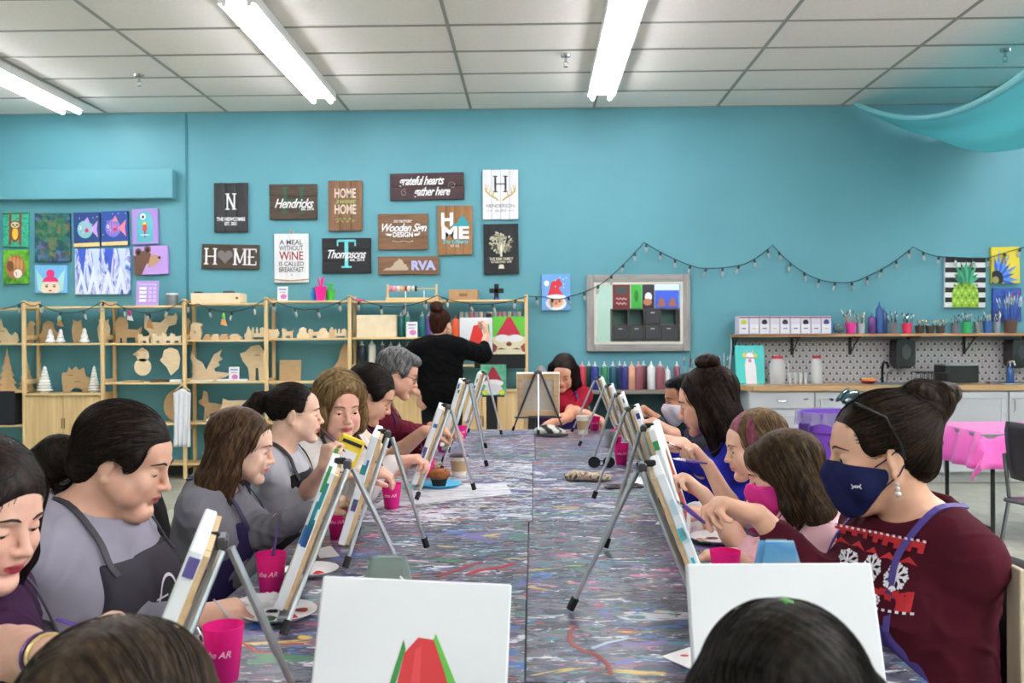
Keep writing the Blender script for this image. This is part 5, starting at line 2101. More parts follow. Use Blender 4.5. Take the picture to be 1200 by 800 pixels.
# ------------------------------------------------------------------ mirror
o, w_, h = wallthing('wall_mirror', 'rectangular wall mirror in a wide grey wood frame', 'mirror', 687, 322, 809, 411.5, 0, WALL - .03)
gw = {a: wood('grey_frame_' + a, (140, 136, 134), (170, 166, 163), .55, a, 2, .8) for a in 'XZ'}
fwid = px2m(9)
for s in (-1, 1):
    MB().prism([(-h / 2, 0), (h / 2, 0), (h / 2 - fwid, -.02), (-h / 2 + fwid, -.02)], .05, gw['Z'], Matrix.Rotation(PI / 2, 4, 'Y') if s > 0 else Matrix.Rotation(-PI / 2, 4, 'Y'), y0=-.025).build('frame_side', o, (s * w_ / 2, 0, 0)) if False else None
for s in (-1, 1):
    MB().box((0, 0, 0), (fwid, .05, h), gw['Z'], bev=.008).build('frame_side', o, (s * (w_ - fwid) / 2, 0, 0))
    MB().box((0, 0, 0), (w_ - 2 * fwid, .05, fwid), gw['X'], bev=.008).build('frame_side', o, (0, 0, s * (h - fwid) / 2))
iw, ih = w_ - 2 * fwid, h - 2 * fwid
lt = mat('mirror_lip', (215, 210, 200), .5)
for s in (-1, 1):
    MB().box((s * (iw / 2 - .012), -.005, 0), (.024, .03, ih), lt).build('inner_lip', o)
    MB().box((0, -.005, s * (ih / 2 - .012)), (iw - .048, .03, .024), lt).build('inner_lip', o)
MB().box((0, .0, 0), (iw, .01, ih), mat('mirror_glass', (225, 230, 228), .0, 1.0)).build('mirror_glass', o)

# ------------------------------------------------------------------ what the mirror shows: cube shelving and canvases at the other end
YC = -2.9
kb = mat('cube_brown', (70, 62, 58), .5)
kx0, kz1 = 1.80, 2.0
cw = .365
o = thing('cube_shelf', 'tall dark cube shelving unit with grey drawers, seen in the mirror', 'shelf', (kx0 + 3 * cw, YC, 0))
for i in range(7):
    MB().box((-3 * cw + cw * i, 0, kz1 / 2), (.03, .38, kz1), kb).build('upright_panel', o)
for j in range(6):
    MB().box((0, 0, kz1 - .015 - j * cw), (6 * cw, .38, .03), kb).build('shelf_panel', o)
MB().box((0, -.19, kz1 / 2), (6 * cw, .012, kz1), mat('cube_back', (110, 150, 145), .6)).build('back_panel', o)
for j in range(5):
    for i in range(6):
        if j == 0 and i in (0, 1, 3):
            continue
        q = MB().box((0, 0, 0), (cw - .045, .34, cw - .05), mat('drawer_grey', (60, 60, 66), .8), bev=.006).build('drawer', o, (-3 * cw + cw * (i + .5), .02, kz1 - .015 - cw * (j + .5)))
        MB().box((0, .172, .10), (.09, .004, .02), col(200, 200, 205)).build('label_plate', q)
for (x0, w_, h, c, lb) in ((1.83, .40, .6, (120, 30, 35), 'dark red canvas with white lettering strokes'), (2.25, .25, .58, (60, 170, 60), 'bright green canvas'), (2.51, .28, .6, (40, 30, 45), 'black canvas with a pale figure'), (2.80, .55, .42, (50, 80, 190), 'wide blue canvas with brown horses'), (3.36, .34, .58, (60, 130, 210), 'blue canvas with a white beam')):
    o = thing('display_canvas', lb + ' on the cube shelf, seen in the mirror', 'painting', (x0 + w_ / 2, YC - .05, kz1 + .002))
    MB().box((0, 0, h / 2), (w_, .03, h), col(*c), bev=.003).build('canvas', o)
    mb = MB()
    B = Matrix.Rotation(PI, 4, 'Z')
    if 'red' in lb:
        mb.box((0, .0165, h * .7), (w_ * .7, .001, h * .3), col(70, 70, 75))
        for z in (.38, .2):
            mb.tube([(-w_ * .3 + w_ * .06 * i, .017, h * z + .025 * math.sin(i * 1.9)) for i in range(11)], .008, wht, 5)
    elif 'horses' in lb:
        for s in (-1, 1):
            mb.prism([(q[0] * .22 * s + s * .14, q[1] * .2 + .05) for q in [(-.5, 0), (-.4, .6), (-.1, 1), (.3, .7), (.2, .4), (.5, 0)]], .001, col(150, 90, 70), B, y0=-.0165)
    elif 'pale figure' in lb:
        mb.prism(circ(0, h * .45, .08, .1), .001, wht, B, y0=-.0165)
        mb.prism(circ(.02, h * .25, .1, .08), .001, col(180, 110, 80), B, y0=-.0170)
    elif 'beam' in lb:
        mb.prism([(-.03, h * .1), (.03, h * .1), (.08, h), (-.08, h)], .001, wht, B, y0=-.0165)
    else:
        mb.prism(circ(0, h * .5, .05, .14), .001, col(30, 110, 40), B, y0=-.0165)
    mb.build('painted_picture', o)

# ------------------------------------------------------------------ string lights
wire_m = mat('wire', (38, 52, 50), .6)
bulb_m = mat('bulb_glass', (235, 240, 240), .1, trans=.6, ior=1.3)


def strand(label, anchors, Y, nb, sagpx=0):
    pts = [at(x, y, Y if len(a_) < 1 else a_[0]) for (x, y, *a_) in anchors]
    o = thing('string_lights', label, 'lights', pts[0])
    base = pts[0]
    MB().tube([p - base for p in pts], .0045, wire_m, 5).build('wire', o, smooth=True)
    L = [0]
    for i in range(len(pts) - 1):
        L.append(L[-1] + (pts[i + 1] - pts[i]).length)
    me = None
    for k in range(nb):
        d = L[-1] * (k + .5) / nb
        i = max(j for j in range(len(L)) if L[j] <= d)
        i = min(i, len(pts) - 2)
        t = (d - L[i]) / max(1e-6, L[i + 1] - L[i])
        p = pts[i] * (1 - t) + pts[i + 1] * t
        if me is None:
            me = MB().lathe([(.011, .002), (.012, -.03), (.009, -.034)], wire_m, 8).mesh('bulb_socket')
            me2 = MB().lathe([(.008, -.032), (.014, -.05), (.015, -.065), (.010, -.082), (.001, -.09)], bulb_m, 8).mesh('glass_bulb')
        s = bpy.data.objects.new('bulb_socket', me)
        C.objects.link(s)
        s.parent = o
        s.location = p - base
        s.rotation_euler = (R_.uniform(-.2, .2), R_.uniform(-.35, .35), 0)
        g = bpy.data.objects.new('glass_bulb', me2)
        C.objects.link(g)
        g.parent = s
    return o


def festoon(px):
    out = []
    for i in range(len(px) - 1):
        (x0, y0), (x1, y1) = px[i][:2], px[i + 1][:2]
        sg = px[i][2]
        for k in range(8):
            t = k / 8
            out.append((x0 + (x1 - x0) * t, y0 + (y1 - y0) * t + 4 * sg * t * (1 - t)))
    out.append(px[-1][:2])
    return out


strand('string lights draped over the top of the pine rack', festoon([(-40, 350, 10), (28, 354, 3), (46, 356, 12), (120, 353, 3), (136, 356, 12), (216, 352, 3), (232, 356, 12), (312, 350, 3), (325, 354, 12), (410, 347, 3), (425, 352, 10), (512, 346, 10), (617, 347, 0)]), 8.66, 26)
strand('string lights swagged across the teal wall over the mirror', festoon([(619, 347, 0), (640, 348, 3), (668, 347, 2), (707, 331, 2), (755, 284, 3), (819, 314, 2), (870, 310, 3), (905, 287, 12), (985, 331, 3), (1020, 322, 3), (1070, 289, 3), (1108, 301, 0), (1155, 303, 0), (1205, 288, 0)]), WALL - .06, 34)

# ------------------------------------------------------------------ low shelf with the row of paint bottles
YS = 8.72
a, b = at(662, 457, YS - .12), at(812, 457, YS - .12)
zs = a.z
o = thing('low_shelf', 'low grey-brown counter shelf under the mirror carrying paint bottles', 'shelf', ((a.x + b.x) / 2, YS + .05, 0))
W_ = b.x - a.x
MB().box((0, 0, zs - .02), (W_, .42, .035), mat('shelf_grey', (128, 118, 110), .4), bev=.004).build('shelf_top', o)
for s in (-1, 1):
    MB().box((s * (W_ / 2 - .02), 0, (zs - .04) / 2), (.03, .40, zs - .04), mat('shadow_panel', (22, 60, 66), .6)).build('side_panel', o)  # dark panels paint in the shadow below the counter
MB().box((0, .16, (zs - .04) / 2), (W_ - .07, .02, zs - .04), MATS['shadow_panel']).build('back_panel', o)
MB().box((0, 0, .3), (W_ - .07, .36, .02), MATS['shadow_panel']).build('lower_board', o)
for (px, w_, c, lb, cp) in ((682, 9.5, (190, 50, 75), 'crimson', (220, 150, 165)), (690, 8, (40, 90, 70), 'dark green', None), (697, 10, (38, 50, 130), 'royal navy', None), (708, 9, (50, 130, 85), 'leaf green', None), (718, 9, (25, 80, 100), 'deep teal', None), (726, 9, (62, 78, 120), 'slate blue', None),
                        (732, 9, (50, 50, 120), 'indigo', None), (740, 9, (215, 160, 130), 'peach', (225, 190, 170)), (748, 10, (145, 85, 95), 'rosewood', (220, 170, 175)), (754, 9, (130, 70, 80), 'wine brown', None), (763, 9.5, (225, 225, 225), 'tall white', (235, 235, 235)), (773.5, 10.5, (150, 90, 100), 'dusty mauve', None), (793, 8, (135, 70, 85), 'dull burgundy', None)):
    bottle('%s paint bottle in the row under the mirror' % lb, px, zs - .002, 33, w_, c, Y=YS - .02 if px not in (690, 726, 754) else YS + .07, cap_c=cp)
bottle('short white paint bottle in the row under the mirror', 782, zs - .002, 27, 7, (228, 228, 228), Y=YS, cap_c=(235, 235, 235))
p = at(634, 440, 8.8)
o = thing('glue_jug', 'large crimson jug with a grey cone lid behind the seated woman in red', 'jug', (p.x, 8.75, zs - .20))
MB().lathe([(.09, 0), (.1, .02), (.1, .25)], mat('jug_red', (150, 30, 50), .4), 20).build('jug_body', o, smooth=True)
MB().lathe([(.102, .25), (.10, .27), (.03, .42), (.001, .43)], mat('jug_grey', (150, 145, 145), .5), 20).build('cone_lid', o, smooth=True)
MB().box((.16, 0, .1), (.12, .1, .2), col(210, 60, 150)).build('pink_packet', o)
bx('black_stand', 'small dark stand under the crimson jug', 'stand', 640, 40, 78, 0, mat('black_fabric', (28, 30, 36), .9), 8.76, .3)


def pot_of(label, px, z, hpx, wpx, c, Y, n, tip, tall=1.8, spread=.5, name='brush_pot', cat='brush pot', brushc=None, seed=0):
    p = at(px, 400, Y)
    h, r = px2m(hpx, Y), px2m(wpx, Y) / 2
    o = thing(name, label, cat, (p.x, Y, z))
    MB().lathe([(r * .78, 0), (r, h), (r * .92, h), (r * .72, .01)], mat('pot2_%d_%d' % (c[0], c[2]), c, .35), 16).build('pot', o, smooth=True)
    rr = random.Random(seed + int(px))
    for i in range(n):
        a, q = rr.uniform(0, 2 * PI), rr.uniform(.2, .9)
        tx, ty = r * q * math.cos(a), r * q * math.sin(a)
        L = h * rr.uniform(tall * .85, tall * 1.1)
        e = Vector((tx * (1 + spread * 2), ty * (1 + spread), L))
        s0 = Vector((tx * .5, ty * .5, .015))
        hc = rr.choice(brushc or [(30, 30, 34), (190, 150, 100), (60, 40, 110), (200, 200, 205)])
        mb = MB().tube([s0, s0 * .3 + e * .7], .0032, col(*hc), 5)
        mb.tube([s0 * .3 + e * .7, s0 * .12 + e * .88], [.0045, .005], chrome, 5)
        mb.tube([s0 * .12 + e * .88, e], [.006, .003], col(*rr.choice(tip)), 5)
        mb.build('brush', o)
    return o


TIPS = [(60, 40, 30), (200, 170, 120), (120, 80, 50), (230, 225, 215)]
pot_of('dark pot of brushes beside the mauve bottles', 806, zs, 16, 14, (40, 40, 48), 8.72, 7, TIPS, 2.4)
pot_of('dark container of silver palette knives left of the counter', 847, zs - .02, 22, 10, (28, 30, 40), 8.72, 6, [(200, 205, 210)], 1.9, brushc=[(180, 185, 190)])
pot_of('second dark pot of brushes nearer the white cable', 826, zs, 18, 10, (50, 45, 60), 8.75, 6, TIPS, 2.2)
o = thing('white_cable', 'white cable looping down the wall left of the counter', 'cable', at(858, 392, 8.98))
pp = [at(x, y, 8.98) - at(858, 392, 8.98) for x, y in ((862, 391), (857, 394), (857, 410), (855, 432), (851, 440), (856, 446), (858, 458), (856, 470))]
MB().tube(pp, .009, col(190, 220, 225), 8).build('cable', o, smooth=True)

# ------------------------------------------------------------------ kitchen counter
cabw = mat('cabinet_white', (186, 188, 192), .4)
cabd = mat('cabinet_panel', (180, 182, 187), .4)
YCF = 8.40
ct = at(1000, 452, YCF - .02).z
x0, x1 = at(862, 455, YCF - .02).x, 7.0
o = thing('counter_top', 'long wood-look counter top along the right part of the wall', 'counter', ((x0 + x1) / 2, (YCF + WALL) / 2 - .01, ct))
wct = wood('counter_wood', (176, 140, 96), (202, 166, 120), .35, 'X', 1, .8)
hw = (x1 - x0) / 2
pts = [(-hw, .30), (-hw, -.02), (-hw + .03, -.10), (-hw + .16, -.33), (hw, -.33), (hw, .30)]
mb = MB()
mb.add([(q[0], q[1], 0) for q in pts] + [(q[0], q[1], -.045) for q in pts], [tuple(range(6)), tuple(range(11, 5, -1))] + [((i + 1) % 6, i, i + 6, (i + 1) % 6 + 6) for i in range(6)], wct)
mb.build('worktop', o)
ux = [878, 955, 1031, 1106, 1182, 1258, 1334]
zt = ct - .046
side = MB().box((0, 0, 0), (.02, .58, zt), mat('cabinet_side', (150, 190, 195), .5))
lbs = ['leftmost white base cabinet, with one drawer over a door', 'white base cabinet behind the purple bin', 'white base cabinet behind the masked woman in maroon', 'white base cabinet to the left of the pink tablecloth', 'white base cabinet right behind the black folding chair', 'white base cabinet beyond the right edge of the picture']
for i in range(6):
    xa, xb = at(ux[i], 500, YCF).x, at(ux[i + 1], 500, YCF).x
    o = thing('base_cabinet', lbs[i], 'cabinet', ((xa + xb) / 2, YCF + .31, 0))
    w_ = xb - xa - .004
    MB().box((0, 0, (zt + .09) / 2), (w_, .58, zt - .09 - .002), cabw).build('carcass', o)
    MB().box((0, -.02, .045), (w_, .48, .09), mat('kick', (170, 172, 170), .6)).build('toe_kick', o)
    dz = zt - .10

    def shaker(nm, cx, cz_, ww, hh):
        d = MB().box((0, 0, 0), (ww, .016, hh), cabd, bev=.002).build(nm, o, (cx, -.30, cz_))
        for (fx, fz, fw, fh) in ((0, hh / 2 - .03, ww, .06), (0, -hh / 2 + .03, ww, .06), (-ww / 2 + .03, 0, .06, hh - .12), (ww / 2 - .03, 0, .06, hh - .12)):
            MB().box((fx, -.012, fz), (fw, .008, fh), cabw, bev=.002).build('door_rail', d)
        return d
    if i == 0:
        d = MB().box((0, 0, 0), (w_ - .01, .018, .15), cabw, bev=.003).build('drawer', o, (0, -.30, zt - .085))
        MB().tube([(-.05, -.012, .0), (-.04, -.035, -.004), (0, -.04, -.008), (.04, -.035, -.004), (.05, -.012, .0)], .006, chrome, 8).build('handle', d, smooth=True)
        MB().box((.22, -.012, .01), (.04, .012, .012), chrome).build('latch', d)
        d = shaker('door', 0, (zt - .17 + .10) / 2, w_ - .01, zt - .28)
    else:
        d = shaker('door', 0, (zt - .01 + .10) / 2, w_ - .01, zt - .12)
        MB().tube([(-w_ / 2 + .04, -.016, .18), (-w_ / 2 + .04, -.04, .2), (-w_ / 2 + .04, -.04, .28), (-w_ / 2 + .04, -.016, .30)], .005, chrome, 8).build('handle', d, smooth=True)

# splashback: hexagonal tiles with dark insets
za, zb = ct, at(1000, 396, WALL).z
xs0, xs1 = at(862, 420, WALL).x, 6.95
sb = struct(MB().box((0, 0, 0), (xs1 - xs0, .008, zb - za), mat('grout', (150, 146, 148), .7)).build('wall_tiles', None, ((xs0 + xs1) / 2, WALL - .004, (za + zb) / 2)))
mt = MB()
tm, td = mat('tile_pale', (200, 198, 202), .2), mat('tile_dark', (92, 90, 100), .3)
P_ = .066
nx, nz = int((xs1 - xs0) / P_), int((zb - za) / (P_ * .87))
for j in range(nz + 1):
    for i in range(nx):
        cx = -(xs1 - xs0) / 2 + P_ * (i + .5 + (.5 if j % 2 else 0))
        cz_ = -(zb - za) / 2 + P_ * .87 * (j + .5)
        if cx > (xs1 - xs0) / 2 - .03 or cz_ > (zb - za) / 2 - .02:
            continue
        mt.prism(circ(cx, cz_, P_ * .52, P_ * .52, 6, 30, 390), .004, tm, y0=-.007)
        mt.prism([(cx - .017, cz_ - .010), (cx + .017, cz_ - .010), (cx + .004, cz_ + .020), (cx - .004, cz_ + .020)], .001, td, y0=-.0082)
q = mt.build('tiles', sb)
q['kind'] = 'stuff'

# wall shelf with brackets
YK = 8.78
zk = at(1000, 391, YK - .02).z
xk0, xk1 = at(861, 392, YK).x, 6.9
o = thing('wall_shelf', 'long pine wall shelf above the tiled splashback', 'shelf', ((xk0 + xk1) / 2, WALL - .15, zk))
MB().box((0, 0, -.014), (xk1 - xk0, .27, .028), wood('shelf_oak', (165, 120, 78), (190, 146, 100), .5, 'X', 1, .8), bev=.003).build('shelf_board', o)
for px in (864, 936, 1006, 1076, 1143, 1215):
    x = at(px, 400, YK).x - (xk0 + xk1) / 2
    mb = MB().box((x, .13, -.11), (.026, .012, .19), blk).box((x, 0, -.034), (.026, .26, .012), blk)
    mb.tube([(x, .12, -.19), (x, -.09, -.045)], .007, blk, 6)
    mb.build('bracket', o)
# organisers
for g, (xs, n) in enumerate(((864, 3), (900, 3), (936, 3))):
    names = ['left', 'middle', 'right']
    for i in range(n):
        xa, xb = at(xs + i * 12, 380, YK).x, at(xs + i * 12 + 11.6, 380, YK).x
        zz = at(xs, 370.5, YK).z - zk
        o = thing('organiser_box', 'small lilac storage box, %s in the %s trio on the wall shelf' % (names[i], names[g]), 'box', ((xa + xb) / 2, YK + .02, zk), 0, 'white and lilac storage boxes')
        w_ = xb - xa
        MB().box((0, 0, zz / 2), (w_ - .002, .17, zz), mat('box_lilac', (214, 208, 222), .5), bev=.002).build('box', o)
        MB().box((0, -.088, zz * .3), (w_ * .88, .006, zz * .5), mat('box_front', (228, 226, 236), .4), bev=.002).build('drawer_front', o)
        MB().box((0, -.086, zz * .93), (w_, .004, zz * .08), col(150, 90, 120)).build('rim', o)
        MB().box((0, -.092, zz * .32), (w_ * .4, .004, .008), [blk, col(200, 205, 60), col(60, 60, 110)][(i + g) % 3]).build('pull', o)
        if (i + g) % 2 == 0:
            MB().prism(circ(0, zz * .66, w_ * .28), .002, [col(200, 205, 60), col(60, 60, 110), blk][(i + g) % 3], y0=-.089).build('sticker', o)
pot_of('blue cup of short brushes at the end of the storage boxes', 972, zk, 15, 9, (70, 130, 185), YK, 4, TIPS, 1.2)
p = at(983, 385, YK)
o = thing('glass_bowl', 'round glass bowl on the wall shelf', 'bowl', (p.x, YK, zk))
MB().lathe([(.03, 0), (.05, .03), (.058, .06), (.045, .1), (.04, .1), (.05, .06), (.04, .03), (.0005, .01)], mat('clear_glass', (235, 240, 240), .05, trans=.9, ior=1.3), 20).build('bowl', o, smooth=True)
pot_of('pink pot of wooden brushes on the wall shelf', 997, zk, 13, 12, (230, 60, 150), YK, 9, TIPS, 2.0, .8, brushc=[(190, 150, 100), (150, 110, 70)])
pot_of('silver pot of foam brushes on the wall shelf', 1009, zk, 12, 10, (160, 165, 175), YK, 7, TIPS, 2.1, .7, brushc=[(190, 150, 100), (30, 30, 34)])
for (px, hpx, w_, c, lb) in ((1022, 24, 9, (95, 50, 120), 'purple and blue tall bottle on the wall shelf'), (1030.5, 37, 8, (55, 90, 150), 'tallest blue bottle on the wall shelf'), (1036, 30, 8, (50, 80, 130), 'second blue bottle right behind the tallest one')):
    bottle(lb, px, zk, hpx, w_, c, Y=YK + (.05 if px == 1036 else 0), cap_c=(60, 90, 150))
pot_of('grey pot with black and silver brushes on the wall shelf', 1047, zk, 13, 10, (120, 115, 120), YK, 8, [(20, 20, 22), (210, 210, 215)], 1.9, brushc=[(20, 20, 24)])
pot_of('red-pink cup of black brushes on the wall shelf', 1063, zk, 12, 12, (225, 55, 95), YK, 8, [(20, 20, 22), (210, 210, 215)], 1.9, brushc=[(20, 20, 24)])
for i, px in enumerate((1078, 1090, 1102)):
    pot_of('low dark tray of mixed brushes, %s of three, in the middle of the wall shelf' % ['left', 'centre', 'right'][i], px, zk, 9, 11, (70, 62, 52), YK, 9, [(190, 170, 60), (160, 110, 60), (220, 220, 210), (60, 100, 60)], 1.7, .5)
pot_of('grey pot of dark brushes left of the green cup', 1119, zk, 12, 10, (110, 112, 118), YK, 7, [(25, 25, 28)], 1.7, brushc=[(20, 20, 24)])
pot_of('green cup of black brushes under the pineapple painting', 1133, zk, 13, 12, (60, 180, 110), YK, 9, [(25, 25, 28), (190, 190, 195)], 1.7, brushc=[(20, 20, 24)])
pot_of('grey pot of dark brushes right of the green cup', 1146, zk, 13, 9, (125, 125, 132), YK, 5, [(25, 25, 28)], 1.5, brushc=[(20, 20, 24)])
pot_of('blue pot of brushes on the right part of the wall shelf', 1157, zk, 14, 10, (60, 100, 170), YK, 6, TIPS, 1.7)
pot_of('pale grey pot of brushes beside the patterned tub', 1168, zk, 13, 9, (140, 150, 165), YK, 6, TIPS, 1.8)
pot_of('patterned tub of tall silver and red brushes at the right edge', 1184, zk, 15, 16, (95, 70, 60), YK, 16, [(200, 205, 215), (190, 40, 50), (60, 90, 190), (230, 230, 235)], 3.0, .6, brushc=[(20, 20, 24), (60, 90, 190)])

# on the counter
canvas_label = 'llama canvas in turquoise leaning at the left end of the counter'
a, b = at(863, 406, 8.75), at(897, 449, 8.75)
o = thing('canvas_painting', canvas_label, 'painting', ((a.x + b.x) / 2, 8.78, ct))
o.rotation_euler = (math.radians(-7), 0, 0)
w_, h = b.x - a.x, a.z - b.z + .02
MB().box((0, 0, h / 2), (w_, .03, h), col(70, 200, 195), bev=.003).build('canvas', o)
mb = MB()
for i, (pts, m) in enumerate((([(-.15, 0), (-.18, .5), (-.12, .7), (.14, .7), (.2, .45), (.22, 0)], col(235, 235, 240)), (circ(0, .68, .15, .13), col(240, 240, 245)), ([(-.14, .74), (-.12, .92), (-.06, .8)], col(215, 170, 200)), ([(.14, .74), (.12, .92), (.06, .8)], col(215, 170, 200)), (circ(-.19, .74, .07, .05), col(235, 215, 60)), (circ(.2, .73, .07, .05), col(235, 215, 60)), ([(-.15, .69), (.16, .68), (.16, .66), (-.15, .67)], blk), (circ(0, .6, .06, .05), col(200, 140, 180)))):
    mb.prism([(q[0] * w_, q[1] * h) for q in pts], .0003, m, y0=-.0155 - .0004 * i)
mb.build('painted_picture', o)
clr = mat('clear_plastic', (240, 244, 246), .2, trans=.25, ior=1.2, alpha=.6)
redcap = col(170, 40, 60)
for (px, w_, lb) in ((911, 18, 'clear plastic jug with red lid and handle on the counter'), (957, 13, 'clear plastic pitcher with red lid on the counter')):
    p = at(px, 440, 8.75)
    o = thing('plastic_jug', lb, 'jug', (p.x, 8.75, ct))
    r = px2m(w_) / 2
    MB().lathe([(r * .95, 0), (r, .01), (r, .18), (r * .7, .245)], clr, 16).build('jug_body', o, smooth=True)
    MB().lathe([(r * .72, .243), (r * .72, .27), (.001, .272)], redcap, 16).build('lid', o, smooth=True)
    if px == 911:
        MB().tube([(r * .9, 0, .21), (r * 1.4, 0, .2), (r * 1.45, 0, .08), (r * .95, 0, .05)], .010, clr, 8).build('handle', o, smooth=True)
for i, px in enumerate((926, 932, 938, 944)):
    p = at(px, 440, 8.72)
    o = MB().lathe([(.018, 0), (.022, .11), (.020, .11), (.016, .004)], clr, 12).build('plastic_cup', None, (p.x, 8.72, ct), smooth=True)
    tag(o, 'small clear cup on the counter, %s of four between the two jugs' % ['leftmost', 'second', 'third', 'rightmost'][i], 'cup', 'clear cups on the counter')
p = at(1018, 441, 8.7)
o = thing('sponge_dish', 'red and pink sponge dish on the counter beside the sink', 'dish', (p.x, 8.7, ct))
MB().lathe([(.04, 0), (.08, .03), (.075, .032), (.001, .012)], col(190, 50, 80), 16).build('dish', o, smooth=True)
MB().box((0, 0, .04), (.11, .06, .03), col(220, 150, 60), bev=.004).build('sponge', o)
for k, (px, lb) in enumerate(((1046, 'steel sink let into the counter, left of the black drying rack'), (1196, 'second steel sink at the right edge of the counter'))):
    p = at(px, 450, 8.66)
    o = thing('sink', lb, 'sink', (p.x, 8.66, ct))
    st = mat('steel', (190, 195, 200), .25, 1.0)
    for (cx, cy, dx, dy) in ((0, -.17, .50, .02), (0, .17, .50, .02), (-.24, 0, .02, .32), (.24, 0, .02, .32)):
        MB().box((cx, cy, .004), (dx, dy, .008), st, bev=.002).build('rim', o)
    MB().box((0, 0, .002), (.46, .32, .002), mat('sink_inside', (90, 94, 98), .35, .8)).build('basin', o)
    m = mat('faucet_dark', (45, 45, 50), .25, .7) if k == 0 else chrome
    f = MB().tube([(-.02, .2, 0), (-.02, .2, .14), (-.02, .17, .20), (-.02, .08, .20), (-.02, .05, .16)], .012, m, 10).build('faucet', o, smooth=True)
    MB().tube([(.02, .2, 0), (.03, .2, .09), (.08, .18, .13)], .009, chrome, 8).build('lever', f, smooth=True)
for (px, lb) in ((1058, 'black paper towel dispenser under the wall shelf, above the sink'), (1193, 'black paper towel dispenser at the right edge under the shelf')):
    a, b = at(px - 11, 398, 8.9), at(px + 11, 429, 8.9)
    o = thing('towel_dispenser', lb, 'dispenser', ((a.x + b.x) / 2, 8.92, b.z))
    w_, h = b.x - a.x, a.z - b.z
    MB().prism([(q[0] * w_, q[1] * h) for q in ((-.42, .0), (.42, 0), (.5, .12), (.5, .9), (.42, 1), (-.42, 1), (-.5, .9), (-.5, .12))], .18, mat('dispenser_black', (20, 20, 24), .25), y0=-.1).build('housing', o)
    MB().prism(circ(0, h * .55, w_ * .25, h * .28, 16), .006, mat('smoky', (60, 60, 66), .1), y0=-.106).build('window', o)
    MB().box((0, -.05, -.008), (w_ * .6, .08, .016), blk).build('paper_slot', o)
a, b = at(1105, 427, 8.6), at(1145, 452, 8.6)
o = thing('toaster_oven', 'black box-shaped toaster oven on the counter', 'appliance', ((a.x + b.x) / 2, 8.68, ct))
w_, h = b.x - a.x, a.z - ct
MB().box((0, 0, h / 2 + .005), (w_, .24, h - .02), mat('oven_black', (16, 16, 20), .3), bev=.008).build('housing', o)
MB().box((0, 0, h - .004), (w_ * .96, .22, .012), mat('steel', (190, 195, 200), .25, 1.0)).build('top_plate', o)
MB().box((w_ / 2 + .006, -.06, h * .5), (.014, .03, .03), blk).build('knob', o)
p = at(1090, 440, 8.66)
o = thing('dish_rack', 'black wire drying rack left of the toaster oven', 'rack', (p.x, 8.66, ct))
mb = MB()
for z in (.03, .11):
    mb.tube([(-.13, -.12, z), (.13, -.12, z), (.13, .12, z), (-.13, .12, z), (-.13, -.12, z)], .004, blk, 5)
mb.build('frame', o)
for i in range(7):
    MB().tube([(-.12 + .04 * i, -.12, .11), (-.12 + .04 * i, -.12, .02), (-.12 + .04 * i, .12, .02), (-.12 + .04 * i, .12, .11)], .003, blk, 5).build('wire_rib', o)
for sx in (-.12, .12):
    for sy in (-.11, .11):
        MB().tube([(sx, sy, 0), (sx, sy, .03)], .005, blk, 5).build('foot', o)
p = at(1184, 440, 8.78)
o = thing('soap_bottle', 'blue liquid soap bottle behind the right sink', 'bottle', (p.x, 8.78, ct))
MB().lathe([(.03, 0), (.034, .02), (.03, .13), (.012, .16)], mat('soap_blue', (60, 110, 190), .1, trans=.4), 14).build('bottle', o, smooth=True)
MB().tube([(0, 0, .15), (0, 0, .21), (0, -.04, .21)], .006, wht, 6).build('pump', o, smooth=True)
p = at(1163, 450, 8.6)
bx('sponge', 'grey sponge lying on the counter right of the toaster oven', 'sponge', 1163, 10, 3, ct, col(120, 110, 130), 8.62, .06)

# ------------------------------------------------------------------ purple bin, side table, black chairs
pur = mat('bin_purple', (112, 62, 178), .4)
Yb = 6.3
p = at(984, 480, Yb)
zt_ = at(984, 482, Yb).z
o = thing('waste_bin', 'large round purple waste bin with a clear liner', 'bin', (p.x, Yb, 0))
prof = [(.215, 0), (.22, .02), (.262, zt_ - .14), (.275, zt_ - .13), (.275, zt_ - .05), (.285, zt_ - .04), (.285, zt_), (.265, zt_), (.26, zt_ - .05), (.20, .03)]
MB().lathe(prof, pur, 36).build('bin_body', o, smooth=True)
for a in (200, 20):
    q = math.radians(a)
    MB().box((0, 0, 0), (.10, .03, .055), mat('bin_purple_dark', (70, 38, 120), .5), bev=.008).build('handle', o, (.285 * math.cos(q), .285 * math.sin(q), zt_ - .09), rot=(0, 0, a + 90))  # handles in a darker purple than the body
n = 60
vs_, fs = [], []
for i in range(n):
    a = 2 * PI * i / n
    w_ = .008 * math.sin(i * 2.3) + .006 * math.sin(i * 1.1)
    for (r, z) in ((.25, zt_ - .10), (.268, zt_ + .004), (.291 + w_, zt_ + .006), (.292 + w_, zt_ - .04), (.296 + w_ * 1.5, zt_ - .085 + .02 * math.sin(i * .7))):
        vs_.append((r * math.cos(a), r * math.sin(a), z))
for i in range(n):
    j = (i + 1) % n
    for k in range(4):
        fs.append((i * 5 + k, j * 5 + k, j * 5 + k + 1, i * 5 + k + 1))
MB().add(vs_, fs, mat('liner', (205, 205, 230), .2, alpha=.35)).build('bin_liner', o, smooth=True)

